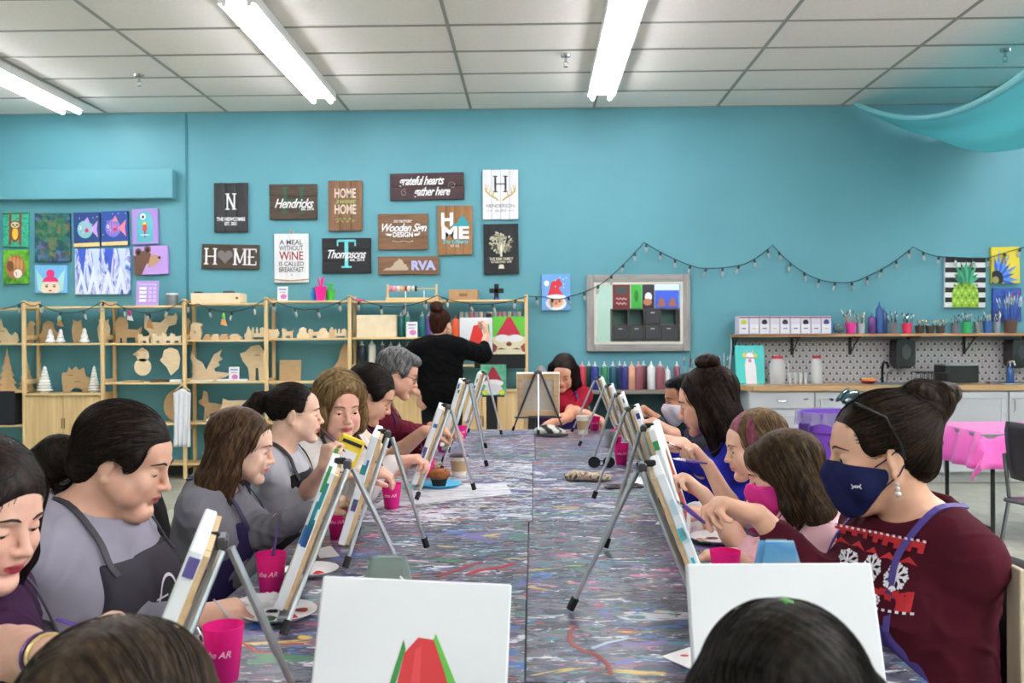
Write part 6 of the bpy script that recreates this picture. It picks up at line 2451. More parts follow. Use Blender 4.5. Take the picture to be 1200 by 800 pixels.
# pink side table
Yt = 5.75
p = at(1150, 508, Yt)
tx0 = p.x
o = thing('side_table', 'folding table with black legs under the pink cloth at the right', 'table', (tx0 + .62, Yt + .42, 0))
MB().box((0, 0, .72), (1.2, .76, .03), mat('table_grey', (120, 120, 125), .5), bev=.005).build('table_top', o)
for sx in (-.5, .5):
    for sy in (-.32, .32):
        MB().tube([(sx, sy, .705), (sx, sy, 0)], .014, blk, 8).build('leg', o, smooth=True)
    MB().tube([(sx, -.32, .12), (sx, .32, .12)], .010, blk, 8).build('crossbar', o, smooth=True)
vs_, fs = [], []
NX, NY = 44, 30
for i in range(NX + 1):
    for j in range(NY + 1):
        x, y = -.82 + 1.64 * i / NX, -.60 + 1.20 * j / NY
        ox, oy = max(0, abs(x) - .61), max(0, abs(y) - .39)
        d = math.hypot(ox, oy)
        X = math.copysign(min(abs(x), .61) + .25 * ox + .02 * math.sin(y * 30) * (ox > 0), x)
        Y_ = math.copysign(min(abs(y), .39) + .22 * oy + .02 * math.sin(x * 26) * (oy > 0), y)
        vs_.append((X, Y_, .742 - .97 * d - (.02 if d > 0 else 0)))
for i in range(NX):
    for j in range(NY):
        k = i * (NY + 1) + j
        fs.append((k, k + NY + 1, k + NY + 2, k + 1))
q = MB().add(vs_, fs, mat('pink_cloth', (222, 92, 178), .45, sheen=.3)).build('tablecloth', None, (tx0 + .62, Yt + .42, 0), smooth=True)
q.modifiers.new('s', 'SOLIDIFY').thickness = .003
tag(q, 'bright pink plastic tablecloth on the folding table at the right', 'tablecloth')

plast = mat('chair_black', (20, 20, 23), .38)
cm = mat('chair_metal', (150, 152, 155), .25, 1.0)


def chair(label, loc, rz, group=None, metal=True):
    """stacking chair facing local +Y"""
    o = thing('chair', label, 'chair', loc, rz, group)
    MB().box((0, 0, .44), (.44, .42, .022), plast, bev=.009).build('seat', o)
    pts = []
    n = 10
    vs_, fs = [], []
    for i in range(n + 1):
        u = i / n * 2 - 1
        for j in range(7):
            v = j / 6
            wv = .215 * (1 - .08 * v * v)
            if j in (0, 6):
                wv -= .015
            vs_.append((u * wv, -.20 - .055 * v + .035 * (u * u), .56 + v * .32))
    for i in range(n):
        for j in range(6):
            k = i * 7 + j
            fs.append((k, k + 7, k + 8, k + 1))
    b = MB().add(vs_, fs, plast).build('backrest', o, smooth=True)
    b.modifiers.new('s', 'SOLIDIFY').thickness = .014
    m = cm if metal else plast
    for s in (-1, 1):
        MB().tube([(s * .205, .17, .43), (s * .225, .215, 0)], .0105, m, 8).build('leg', o, smooth=True)
        MB().tube([(s * .205, -.21, .70), (s * .205, -.175, .45), (s * .225, -.255, 0)], .0105, m, 8).build('leg', o, smooth=True)
        MB().tube([(s * .205, .18, .425), (s * .205, -.18, .425)], .010, m, 8).build('seat_rail', o, smooth=True)
    return o


p = at(1186, 600, 5.35)
chair('black chair with chrome legs beside the pink tablecloth', (2.88, 4.98, 0), -72)

# folding board and black chair at the lower right
# ------------------------------------------------------------------ the long paint-spattered table
def splatter(name, seed, base, whitish=0.0):
    t = NT(name)
    tc = t.n.new('ShaderNodeTexCoord')
    cur = None
    r = random.Random(seed)

    def noise(scale, stretch, dist, detail=4.0):
        mp = t.n.new('ShaderNodeMapping')
        mp.inputs['Location'].default_value = (r.uniform(-50, 50), r.uniform(-50, 50), 0)
        mp.inputs['Rotation'].default_value = (0, 0, r.uniform(-.25, .25))
        mp.inputs['Scale'].default_value = (stretch[0], stretch[1], 1)
        t.link(tc.outputs['Object'], mp.inputs['Vector'])
        n = t.add('ShaderNodeTexNoise', Scale=scale, Detail=detail, Distortion=dist, Roughness=.62)
        t.link(mp.outputs['Vector'], n.inputs['Vector'])
        return n.outputs['Fac']
    cur = t.ramp(noise(5.0, (1, 2.0), 1.0), [(.32, lin(base[0])), (.5, lin(base[1])), (.68, lin(base[2]))])
    layers = [((40, 42, 58), .56, 40, 1.6), ((214, 214, 222), .60, 48, 1.6), ((60, 66, 92), .53, 9, 2.2), ((214, 216, 226), .575, 11, 2.6), ((60, 130, 150), .60, 6, 2.2), ((172, 56, 74), .615, 7, 2.6), ((46, 42, 60), .56, 15, 2.2), ((112, 96, 168), .60, 7, 2), ((84, 164, 168), .62, 12, 2.8), ((214, 180, 84), .64, 9, 2.6),
              ((222, 104, 150), .635, 11, 2.8), ((60, 108, 186), .61, 8, 2.6), ((54, 124, 84), .625, 7, 2.6), ((236, 238, 242), .61, 19, 3.4), ((186, 52, 52), .645, 14, 3), ((36, 36, 48), .62, 24, 2.4), ((236, 236, 240), .66, 34, 2.5)]
    for i, (c, th, sc, st) in enumerate(layers):
        f = noise(sc * .62, (1, st), .8 + (i % 3) * .5, 3.5)
        if whitish and c[0] > 190 and c[2] > 190:
            th -= whitish - .02
        rr = t.ramp(f, [(th - .004, (0, 0, 0)), (th + .035, (1, 1, 1))])
        m = t.add('ShaderNodeMix', _data_type='RGBA')
        t.link(rr, m.inputs[0])
        t.link(cur, m.inputs[6])
        m.inputs[7].default_value = (*lin(c), 1)
        cur = m.outputs[2]
    t.link(cur, t.b.inputs['Base Color'])
    t.b.inputs['Roughness'].default_value = .38
    t.bump(noise(30, (1, 2), 1), .25, .002)
    MATS[name] = t.m
    return t.m


bases = {'dark': ((70, 74, 92), (104, 104, 118), (132, 124, 140)), 'blue': ((92, 102, 136), (130, 134, 158), (156, 152, 176)), 'pale': ((120, 128, 156), (168, 170, 190), (206, 206, 216)), 'green': ((72, 88, 92), (106, 112, 118), (140, 134, 128))}
tops = {}
edge_m = mat('table_edge', (34, 34, 38), .5)
TX = .71
secs = [(1.08, 1.60, 'green', 'dark'), (1.60, 3.0, 'dark', 'dark'), (3.0, 4.5, 'pale', 'blue'), (4.5, 6.0, 'blue', 'dark')]
names = ['nearest, under the two big white canvases', 'second from the camera', 'third from the camera', 'farthest, in front of the woman in red']
for k, (ya, yb, la, lb_) in enumerate(secs):
    for s, kind in ((-1, la), (1, lb_)):
        xc = -.03 + .012 * k + s * TX / 2
        o = thing('folding_table', '%s folding table spattered with paint, %s' % ('left-hand' if s < 0 else 'right-hand', names[k]), 'table', (xc, (ya + yb) / 2, 0))
        w_, d = TX - .002, yb - ya - .003
        sp = splatter('spatter_%d_%d' % (k, s), k * 10 + s + 3, bases[kind], .05 if kind == 'pale' else .02 if kind == 'blue' else -.015)
        tp = MB().box((0, 0, TABLE - .004), (w_, d, .008), sp, bev=.002).build('table_top', o)
        MB().box((0, 0, TABLE - .023), (w_, d, .03), edge_m, bev=.004).build('table_edge', o)
        for (sx, sy) in ((-1, -1), (1, -1), (1, 1), (-1, 1)):
            MB().tube([(sx * (w_ / 2 - .07), sy * (d / 2 - .12), TABLE - .04), (sx * (w_ / 2 - .07), sy * (d / 2 - .08), 0)], .013, cm, 8).build('leg', o, smooth=True)
        for sy in (-1, 1):
            MB().tube([(-(w_ / 2 - .07), sy * (d / 2 - .1), .35), ((w_ / 2 - .07), sy * (d / 2 - .1), .35)], .008, cm, 8).build('crossbar', o, smooth=True)


def smear(label, pts, m, wd, seed=0):
    P = [atz(*q) for q in pts]
    b = P[0].copy()
    o = MB().tube([p - b for p in P], [wd * (.5 + .5 * math.sin(PI * (i + .6) / len(P))) for i in range(len(P))], m, 6, flat=.12).build('paint_smear', None, b, smooth=True)
    o.location.z = TABLE + .0005
    tag(o, label, 'paint')
    return o


smear('curved brick-red paint line on the near right-hand table', [(676, 733), (668, 740), (668, 752), (682, 762), (700, 768), (712, 778), (716, 790)], col(150, 74, 70), .007)
smear('pale blue paint streak beside the curved red line', [(693, 760), (712, 753), (735, 748)], col(190, 205, 225), .006)
smear('bright red paint stroke near the table seam, left of centre', [(548, 673), (562, 668), (590, 664), (603, 660)], col(190, 50, 60), .012)
smear('dull red paint stroke on the left-hand table before the white canvas', [(512, 676), (530, 670), (548, 663), (565, 658)], col(150, 60, 70), .012)
smear('thin orange-red scribble beside the near pink cup', [(283, 752), (292, 758), (300, 764), (310, 765)], col(200, 70, 60), .0035)

# ------------------------------------------------------------------ canvases and tripod easels
alu = mat('aluminium', (186, 190, 196), .32, .85, noise=.12, nscale=30)
alud = mat('aluminium_dark', (92, 92, 98), .4, .8)
rub = mat('rubber', (16, 16, 18), .7)
cw_front = mat('canvas_white', (232, 235, 238), .75, bump=.15, nscale=900)
cw_back = mat('canvas_back', (205, 196, 178), .85, noise=.05, nscale=40)
stretch_m = wood('stretcher', (204, 172, 128), (222, 194, 150), .6, 'X', 2, .8)
paints = [(60, 110, 170), (40, 140, 140), (60, 150, 80), (180, 60, 70), (40, 50, 110), (90, 80, 140)]


def canvas(label, parent_m, w_, h, art=None, th=.029, stains=0, group=None, flip=False, stainc=None):
    """canvas whose front looks along local -y, standing on its lower edge"""
    o = thing('canvas', label, 'canvas')
    o.matrix_world = parent_m
    o.location, q, _ = parent_m.decompose()
    o.rotation_mode = 'XYZ'
    o.rotation_euler = q.to_euler()
    MB().box((0, th * .35, h / 2), (w_, th * .7, h), cw_front, bev=.0025).build('stretched_canvas', o)
    bw = .035
    for s in (-1, 1):
        MB().box((s * (w_ / 2 - bw / 2 - .004), th * .85, h / 2), (bw, th * .32, h - .01), stretch_m).build('stretcher_bar', o)
        MB().box((0, th * .85, h / 2 + s * (h / 2 - bw / 2 - .004)), (w_ - 2 * bw - .01, th * .32, bw), stretch_m).build('stretcher_bar', o)
    MB().box((0, th * .72, h / 2), (w_ - 2 * bw, .002, h - 2 * bw), cw_back).build('canvas_back', o)
    if art:
        mb = MB()
        y = [-.0003]
        def pr(pts, m):
            y[0] -= .0003
            mb.prism([(q_[0] * w_, q_[1] * h) for q_ in pts], .0003, m, y0=y[0])
        art(pr)
        mb.build('painting', o)
    if stains:
        r = random.Random(stains)
        for i in range(4 if not stainc else 6):
            z = r.uniform(.05, h * .95)
            c = r.choice(stainc or paints)
            L = r.uniform(.008, .035) if not stainc else r.uniform(.02, .06)
            mb = MB()
            yy = th * .35 + r.uniform(-.004, .004)
            for s in (-1, 1):
                mb.box((s * (w_ / 2 + .0006), yy, z), (.0012, th * r.uniform(.2, .6), L), col(*c))
            mb.build('edge_paint', o)['kind'] = 'stuff'
    return o


def gnome_art(c_hat, partial=1.0):
    def f(pr):
        pr([(-.5, 0), (.5, 0), (.5, 1), (-.5, 1)], col(130, 195, 90)) if partial >= 1 else None
        pr([(-.24, .5), (-.05, .95), (.05, .95), (.26, .5)], c_hat)
        if partial >= .7:
            pr(E(0, .46, .4, .12), wht)
            pr(E(0, .2, .38, .22), col(230, 222, 190))
            pr(E(0, .36, .07, .05), col(210, 160, 130))
    return f


def hat_only(c_hat, green=True, top=.9):
    def f(pr):
        pr([(-.3, .12), (-.06, top), (.08, top + .02), (.3, .12)], c_hat)
        if green:
            pr([(-.36, .12), (-.3, .12), (-.05, top + .02), (-.08, top)], col(60, 150, 60))
            pr([(.3, .12), (.38, .12), (.12, top + .04), (.08, top + .02)], col(100, 190, 70))
    return f


def easel(label, x, y, rz, H=.34, a=.11, b=.22, spread=.19, dark=False, group=None, tilt=0.0):
    o = thing('table_easel', label, 'easel', (x, y, TABLE), rz, group)
    m = alud if dark else alu
    apex = Vector((0, a, H))
    feet = [Vector((-spread, -.0, .008)), Vector((spread, 0, .008)), Vector((0, b, .008))]
    for i, f in enumerate(feet):
        p0 = apex + Vector(((-.02, .02, 0)[i], (0, 0, .012)[i], -.01))
        mid = p0 * .42 + f * .58
        mm = m if i < 2 else alu
        MB().tube([p0, mid], .0068, mm, 8).tube([mid, f], .0052, mm, 8).build('leg', o, smooth=True)
        MB().tube([f + (p0 - f) * .0, f + (p0 - f).normalized() * .028], .009, rub, 8).build('rubber_foot', o, smooth=True)
    MB().box(apex, (.05, .018, .020), alud, bev=.004).build('apex_bracket', o)
    MB().box(apex + Vector((0, -.016, .008)), (.014, .026, .014), rub, bev=.003).build('top_clamp', o)
    t = math.atan2(a, H)
    zl = max(.030, H - .292)
    yl = a * zl / H
    MB().box((0, yl - .012, zl), (2 * spread * .92, .03, .010), m, bev=.002).build('canvas_ledge', o)
    M = Matrix.Translation((x, y, TABLE)) @ Matrix.Rotation(math.radians(rz), 4, 'Z')
    M = M @ Matrix.Translation((0, yl - .010, zl + .006)) @ Matrix.Rotation(-t, 4, 'X') @ Matrix.Translation((0, -.029, 0))
    return o, M


def place_easel(lb, clb, x, y, rz, art=None, w_=.30, h=.305, seed=1, stainc=None, **kw):
    o, M = easel(lb, x, y, rz, **kw)
    canvas(clb, M, w_, h, art, stains=seed, stainc=stainc)
    return o


REDH = col(205, 50, 55)
L_ = [  # label bits, base x, y, rz, H, a, b, spread
    ('nearest easel on the left, at the left woman\'s elbow', 'white canvas seen edge-on, nearest on the left side', -.585, 1.32, -74, .305, .12, .25, .17),
    ('second easel on the left, over the plate of red and green paint', 'tall white canvas with teal and green paint on its edge, left side', -.545, 2.02, -80, .325, .125, .28, .19),
    ('third easel on the left, before the small girl with the ponytail', 'white canvas between the pink cups, third on the left side', -.522, 2.57, -83, .335, .105, .215, .20),
    ('fourth easel on the left, in front of the blonde woman', 'white canvas in front of the cream sweater, fourth on the left side', -.455, 3.56, -85, .335, .12, .22, .19),
    ('fifth easel on the left, one of the tall far ones', 'white canvas leaning on the tall fifth easel, left side', -.43, 4.22, -86, .40, .12, .21, .17),
    ('sixth easel on the left, its thin legs next to a pink cup', 'white canvas on the sixth easel, left side', -.46, 4.92, -87, .37, .11, .20, .16),
    ('farthest easel on the left, left of the small gnome picture', 'slim white canvas on the farthest easel, left side', -.42, 5.62, -90, .385, .12, .22, .15),
]
for i, (lb, clb, x, y, rz, H, a, b, sp) in enumerate(L_):
    place_easel('aluminium tripod ' + lb, clb, x, y, rz, hat_only(REDH, top=.7 + .03 * i), seed=11 + i, H=H, a=a, b=b, spread=sp, h=.305,
                stainc=[(40, 140, 150), (60, 150, 80), (60, 110, 170)] if i == 1 else None)
Rr = [
    ('nearest easel on the right, its long rear leg reaching into the table', 'white canvas with a blue-painted edge before the woman in maroon', .362, 1.98, 85, .325, .125, .285, .18),
    ('second easel on the right, in front of the girl with the pink mask', 'white canvas second on the right side', .42, 2.56, 80, .35, .11, .22, .19),
    ('third easel on the right, in front of the pink-haired girl', 'white canvas third on the right side', .46, 3.36, 83, .34, .11, .24, .18),
    ('fourth easel on the right, behind the round sunglasses', 'white canvas fourth on the right side', .50, 4.32, 84, .33, .11, .22, .17),
    ('fifth easel on the right, beside the dark red drink', 'white canvas fifth on the right side', .51, 5.0, 85, .335, .11, .26, .16),
    ('farthest easel on the right, near the paper coffee cup', 'white canvas farthest on the right side', .52, 5.75, 88, .345, .12, .28, .15),
]
for i, (lb, clb, x, y, rz, H, a, b, sp) in enumerate(Rr):
    place_easel('aluminium tripod ' + lb, clb, x, y, rz, hat_only(REDH, top=.7 + .03 * i) if i else None, seed=31 + i, H=H, a=a, b=b, spread=sp,
                stainc=[(60, 190, 200), (200, 225, 235)] if i == 0 else None)
# the centre far easel, its canvas seen from the back
c0 = atz(631, 511)
o, M = easel('aluminium tripod easel facing the woman in red, seen from behind', c0.x, 5.86, 180, H=.385, a=.10, b=.25, spread=.165, dark=True)
canvas('canvas seen from the back with its stretcher frame, centre of the table end', M, .275, .29, hat_only(REDH))

# the two big canvases nearest the camera on painted board easels
for (tl, tr, bl, Y, lb, elb, art, trap, cols) in (
        ((370, 674), (591, 684), (360, 800), 1.34, 'big white canvas with a red hat shape and green edges, nearest the camera', 'grey-green paint-stained board easel behind the left big canvas', True, ((437, 646), (478, 646)), 0),
        ((806, 660), (1022, 659), (808, 800), 1.37, 'big blank white canvas behind the dark-haired head, nearest the camera', 'blue-painted board easel with two square holes behind the right big canvas', False, ((887, 628), (926, 628)), 1)):
    A, B_ = at(*tl, Y), at(*tr, Y)
    w_ = (B_ - A).length
    ang = math.atan2(B_.y - A.y, B_.x - A.x)
    roll = -math.atan2(B_.z - A.z, B_.x - A.x)
    h = .37
    tilt = math.radians(20)
    top = (A + B_) / 2
    bot = top - Vector((0, math.sin(tilt) * h, math.cos(tilt) * h))
    dz = max(0, TABLE + .012 - bot.z)
    h2 = (top.z - (TABLE + .010)) / math.cos(tilt)
    bot = top - Vector((0, math.sin(tilt) * h2, math.cos(tilt) * h2))
    M = Matrix.Translation(bot) @ Matrix.Rotation(ang, 4, 'Z') @ Matrix.Rotation(roll, 4, 'Y') @ Matrix.Rotation(-tilt, 4, 'X')
    f = None
    if art:
        def f(pr):
            pr([(-.16, .0), (-.11, .12), (-.035, .60), (.03, .685), (.115, .675), (.19, .5), (.28, .2), (.36, 0)], REDH)
            pr([(-.20, 0), (-.155, 0), (-.03, .62), (-.045, .67), (-.06, .6)], col(52, 140, 60))
            pr([(.34, 0), (.41, 0), (.24, .45), (.12, .71), (.11, .68), (.18, .5)], col(98, 185, 70))
            pr([(.0, .3), (.02, .62), (.05, .64), (.06, .3)], col(220, 70, 75))
    c_ = canvas(lb, M, w_, h2, f, th=.03)
    # board easel
    t0 = (at(*trap[0], Y + .12) + at(*trap[1], Y + .12)) / 2
    tw = (at(*trap[1], Y + .12) - at(*trap[0], Y + .12)).length
    Hh = t0.z - TABLE
    o = thing('board_easel', elb, 'easel', (t0.x, Y + .06, TABLE))
    bm = noise_mat('board_paint_%d' % cols, [(.3, (90, 110, 110)), (.5, (130, 150, 146)), (.7, (150, 150, 140))] if cols == 0 else [(.3, (70, 140, 200)), (.5, (100, 160, 205)), (.62, (160, 175, 170)), (.8, (170, 190, 195))], 9, (1, 1, 1), 1.5)
    bwd = tw / 2 + Hh * .30 * .5 + .03
    lean = math.atan2(.05, Hh)
    pts = [(-tw / 2, Hh), (tw / 2, Hh), (bwd, 0), (bwd - .05, 0), (bwd - .07, Hh * .42), (-bwd + .07, Hh * .42), (-bwd + .05, 0), (-bwd, 0)]
    q = MB().prism(pts, .006, bm, y0=0).build('front_board', o, rot=(-8, 0, 0))
    q = MB().prism([(-tw / 2 + .005, Hh), (tw / 2 - .005, Hh), (bwd * .6, 0), (-bwd * .6, 0)], .006, bm, y0=0).build('rear_board', o, (0, .05 + .002, 0), rot=(6, 0, 0))
    MB().box((0, -.012, .012), (bwd * 1.5, .05, .012), bm).build('canvas_ledge', o)
    MB().tube([(-tw * .3, .052 * 0 + Hh * math.tan(math.radians(8)) + .003, Hh * .98), (tw * .3, Hh * math.tan(math.radians(8)) + .003, Hh * .98)], .005, chrome, 6).build('hinge', o)
    if cols == 1:
        for s in (-1, 1):
            MB().box((s * .014 + .004, Hh * .84 * .14 - .004, Hh * .86), (.016, .004, .016), mat('hole_navy', (30, 30, 70), .6)).build('square_hole', o)
    else:
        MB().tube([(.02, Hh * .84 * .14 - .003, Hh * .88), (.034, Hh * .80 * .14 - .003, Hh * .83)], .002, wht, 5).build('paint_drip', o)

# ------------------------------------------------------------------ cups, plates and small things on the table
t_ = NT('cup_pink')
t_.b.inputs['Base Color'].default_value = (*lin((245, 50, 165)), 1)
t_.b.inputs['Roughness'].default_value = .25
t_.b.inputs['Alpha'].default_value = .88
tr = t_.n.new('ShaderNodeBsdfTranslucent')
tr.inputs['Color'].default_value = (*lin((250, 60, 170)), 1)
ms = t_.n.new('ShaderNodeMixShader')
ms.inputs[0].default_value = .45
t_.link(t_.b.outputs[0], ms.inputs[1])
t_.link(tr.outputs[0], ms.inputs[2])
t_.link(ms.outputs[0], t_.n['Material Output'].inputs['Surface'])
pinkc = t_.m
watr = mat('rinse_water', (190, 30, 90), .1)
watd = mat('dark_drink', (90, 10, 40), .1)


def cup(label, px, pyb, hcm=.098, m=None, water=watr, brushes=0, rtop=.037, lv=.5, logo=True, hc=(70, 40, 120), tilt=None):
    p = atz(px, pyb - 4)
    o = thing('plastic_cup', label, 'cup', (p.x, p.y, TABLE))
    r = rtop
    h = hcm
    MB().lathe([(.0005, 0), (r * .68, 0), (r * .7, .004), (r * .97, h - .004), (r, h), (r * .95, h), (r * .66, .006), (.0005, .006)], m or pinkc, 24).build('cup', o, smooth=True)
    MB().lathe([(.0005, .007), (r * .67, .007), (r * (.66 + .28 * lv), h * lv), (.0005, h * lv)], water, 20).build('rinse_water', o, smooth=True)
    if logo:
        mb = MB()
        vs_, fs = text_mesh('the AR', .03, .3, .02)
        k = .045 / (max(v[0] for v in vs_) - min(v[0] for v in vs_))
        f2 = []
        for v in vs_:
            ang = -PI / 2 + v[0] * k / (r * .87)
            f2.append(((r * .885 + .0006) * math.cos(ang), (r * .885 + .0006) * math.sin(ang), h * .55 + v[1] * k))
        mb.add(f2, fs, col(250, 190, 225))
        mb.build('printed_logo', o)
    for i in range(brushes):
        a = R_.uniform(0, 6.28)
        if tilt:
            a = math.radians(tilt)
        c, s = math.cos(a), math.sin(a)
        tip = Vector((p.x - c * r * .4, p.y - s * r * .4, TABLE + .012))
        tail = Vector((p.x + c * r * 1.05, p.y + s * r * 1.05, TABLE + .165))
        brush('brush standing in the %s' % label, tip, tail, hc)
    return o


cup('pink cup nearest the camera at the lower left', 262, 800, brushes=0)
cup('pink cup beside the plate of red and green paint', 318, 700, brushes=1, tilt=80)
cup('pink cup behind the second easel on the left', 397, 634, brushes=1, tilt=95)
cup('pink cup under the legs of the third easel on the left', 459, 599, .088, brushes=1, tilt=170)
cup('pink cup left of the muffin on the blue plate', 500, 563, brushes=1, tilt=150)
cup('pink cup behind the muffin, between the left far easels', 519, 533, .088)
cup('small pink cup beside the far left easels', 541, 518, .078, rtop=.034)
cup('pink cup with its rim just showing above the right big canvas', 850, 697, .098)
cup('pink cup behind the nearest right easel', 790, 632, .105)
cup('pink cup behind the second right easel', 797, 582, .098)
cup('pink cup in the middle of the right-hand side near the sunglasses', 728, 548, .10)
cup('pink cup at the far end next to the coffee cup', 697, 508, .09)
cup('pink cup just behind the dark red drink', 723, 523, .08, rtop=.034)
cup('clear cup holding a dark red drink, right-hand side', 715, 526, .085, m=clr, water=watd, lv=.9, logo=False)


def paper_cup(label, px, pyb, h, c, lid):
    p = atz(px, pyb - 3)
    o = thing('paper_cup', label, 'cup', (p.x, p.y, TABLE))
    r = .042
    MB().lathe([(r * .72, 0), (r, h)], mat('paper_cup', (225, 218, 205), .7), 20).build('cup', o, smooth=True)
    MB().lathe([(r * .80, h * .25), (r * .96, h * .8), (r * .98, h * .8)], mat('cup_sleeve', c, .8), 20).build('sleeve', o, smooth=True)
    MB().lathe([(r * 1.05, h), (r * 1.05, h * 1.04), (r * .9, h * 1.1), (.0005, h * 1.1)], mat('cup_lid_%d' % lid[0], lid, .4), 20).build('lid', o, smooth=True)


paper_cup('paper coffee cup with a pale lid at the far end of the table', 683, 511, .105, (190, 160, 120), (215, 205, 190))
paper_cup('brown paper cup with a dark lid behind the muffin', 538, 560, .085, (150, 115, 85), (35, 35, 38))


def plate(label, px, py, r, blobs, c=(238, 236, 238), name='paper_plate'):
    p = atz(px, py)
    o = thing(name, label, 'plate', (p.x, p.y, TABLE + .001))
    MB().lathe([(.0005, 0), (r * .7, 0), (r * .8, .004), (r, .013), (r, .0145), (r * .78, .007), (r * .68, .003), (.0005, .003)], mat('plate_%d_%d' % (c[0], c[2]), c, .5), 32).build('plate', o, smooth=True)
    for (x, y, q, cc, lb) in blobs:
        pts = [(x + q * (1 + .25 * math.sin(3 * a + x * 90)) * math.cos(a), y + q * .7 * (1 + .25 * math.sin(2 * a + y * 70)) * math.sin(a)) for a in [2 * PI * i / 14 for i in range(14)]]
        vs_ = [(a_, b_, .0035) for a_, b_ in pts] + [(x + (a_ - x) * .6, y + (b_ - y) * .6, .0075) for a_, b_ in pts]
        fs = [(i, (i + 1) % 14, 14 + (i + 1) % 14, 14 + i) for i in range(14)] + [tuple(range(14, 28))]
        w_ = MB().add(vs_, fs, mat('wet_%d_%d_%d' % cc, cc, .15)).build('paint_blob', o, smooth=True)
        w_['label'] = lb + ' paint'
    return o


plate('white paper plate with red, green and black paint, left side', 327, 722, .082, [(.045, .03, .020, (150, 60, 50), 'brick red'), (.035, -.018, .012, (200, 50, 70), 'red'), (-.015, -.03, .020, (60, 110, 60), 'green'), (-.02, .02, .014, (35, 30, 45), 'black')])
plate('white plate with orange, brown and green paint, right side', 838, 634, .078, [(-.045, .0, .018, (225, 175, 130), 'peach'), (-.005, .015, .019, (140, 80, 70), 'brown'), (.035, -.022, .016, (60, 140, 80), 'green')])
plate('white plate of red paint behind the second left easel', 365, 672, .07, [(.02, -.01, .014, (210, 60, 70), 'red')])
plate('white plate beside the third pink cup, left side', 470, 545, .08, [(.02, 0, .015, (60, 60, 70), 'dark'), (-.02, .02, .012, (200, 60, 60), 'red')])
plate('white plate near the blue-sleeved woman', 772, 530, .075, [(0, .01, .015, (60, 130, 80), 'green')])
plate('white plate under the second right canvas', 800, 600 - 8, .075, [(0, .01, .015, (200, 60, 60), 'red')])
plate('white plate by the fifth easel on the left', 512, 520, .07, [(0, .01, .015, (60, 60, 70), 'dark')])
bp = plate('sky-blue plate carrying a chocolate-chip muffin', 516, 570, .088, [], (70, 190, 235))
p = atz(516, 570)
o = thing('muffin', 'brown chocolate-chip muffin in a dark paper case', 'muffin', (p.x - .005, p.y, TABLE + .004))
n = 22
pr_ = [(.026, 0), (.036, .042)]
vs_, fs = [], []
for i in range(2 * n):
    a = 2 * PI * i / (2 * n)
    k = 1.03 if i % 2 else .97
    vs_ += [(.026 * k * math.cos(a), .026 * k * math.sin(a), 0), (.037 * k * math.cos(a), .037 * k * math.sin(a), .040)]
for i in range(2 * n):
    j = (i + 1) % (2 * n)
    fs.append((2 * i, 2 * j, 2 * j + 1, 2 * i + 1))
MB().add(vs_, fs, mat('muffin_case', (45, 25, 20), .7)).build('paper_case', o)
v = Vol((-.07, -.07, .01), (.07, .07, .1), .003)
v.ell((0, 0, .046), (.045, .045, .026), None, .01)
for i in range(9):
    a = i * 2.4
    v.ell((.028 * math.cos(a), .028 * math.sin(a), .052 + .006 * math.sin(i)), (.015, .015, .012), None, .006)
vol_obj('muffin_top', v, [mat('muffin_brown', (150, 84, 40), .8, noise=.3, nscale=60, bump=.5)], o, (0, 0, 0))
for i in range(10):
    a = i * 2.4
    MB().ball((.026 * math.cos(a) * (i % 3 + .5) / 2, .026 * math.sin(a) * (i % 3 + .5) / 2, .070 - .004 * (i % 3)), .005, mat('choc', (40, 20, 15), .5), 6, 4).build('chocolate_chip', o)


def flat_paper(label, quad, m=None, z=.0012, name='paper_sheet', th=.0012, cat='paper'):
    P = [atz(*q) for q in quad]
    c = sum(P, Vector()) / len(P)
    o = thing(name, label, cat, (c.x, c.y, TABLE + z))
    n = len(P)
    mb = MB()
    mb.add([(p.x - c.x, p.y - c.y, 0) for p in P] + [(p.x - c.x, p.y - c.y, th) for p in P], [tuple(range(n)), tuple(range(n, 2 * n))] + [(i, (i + 1) % n, n + (i + 1) % n, n + i) for i in range(n)], m or wht)
    mb.build('sheet', o)
    return o


o = flat_paper('white paper with a pink paint dab at the edge of the right big canvas', [(775, 770), (812, 758), (812, 786)])
MB().prism(circ(0, 0, .008, .005, 10), .0006, mat('wet_220_70_90', (220, 70, 90), .3), Matrix.Translation((.005, .005, .0022)) @ Matrix.Rotation(PI / 2, 4, 'X')).build('paint_dab', o)
flat_paper('large white paper under the third easel on the left', [(432, 597), (600, 579), (592, 566), (470, 573)], noise_mat('smeared_paper', [(.3, (150, 150, 175)), (.48, (218, 218, 226)), (.7, (232, 232, 236))], 9, (1, 3, 1), 2), name='scrap_paper')
flat_paper('aqua painted paper strip in front of the pink cup by the muffin', [(470, 574), (470, 567), (497, 566), (497, 573)], col(140, 205, 200))
flat_paper('white paper by the pink cup behind the nearest right easel', [(768, 615), (778, 603), (800, 603), (800, 615)])
flat_paper('white notebook page at the elbow of the masked woman, right side', [(805, 624), (856, 624), (846, 606), (812, 604)], z=.002, th=.012, name='white_pad', cat='pad')
flat_paper('white paper napkin behind the second left easel', [(375, 655), (398, 652), (388, 640), (370, 644)])
flat_paper('white sheet beside the phone, right-hand side', [(742, 568), (770, 566), (765, 558), (742, 560)])


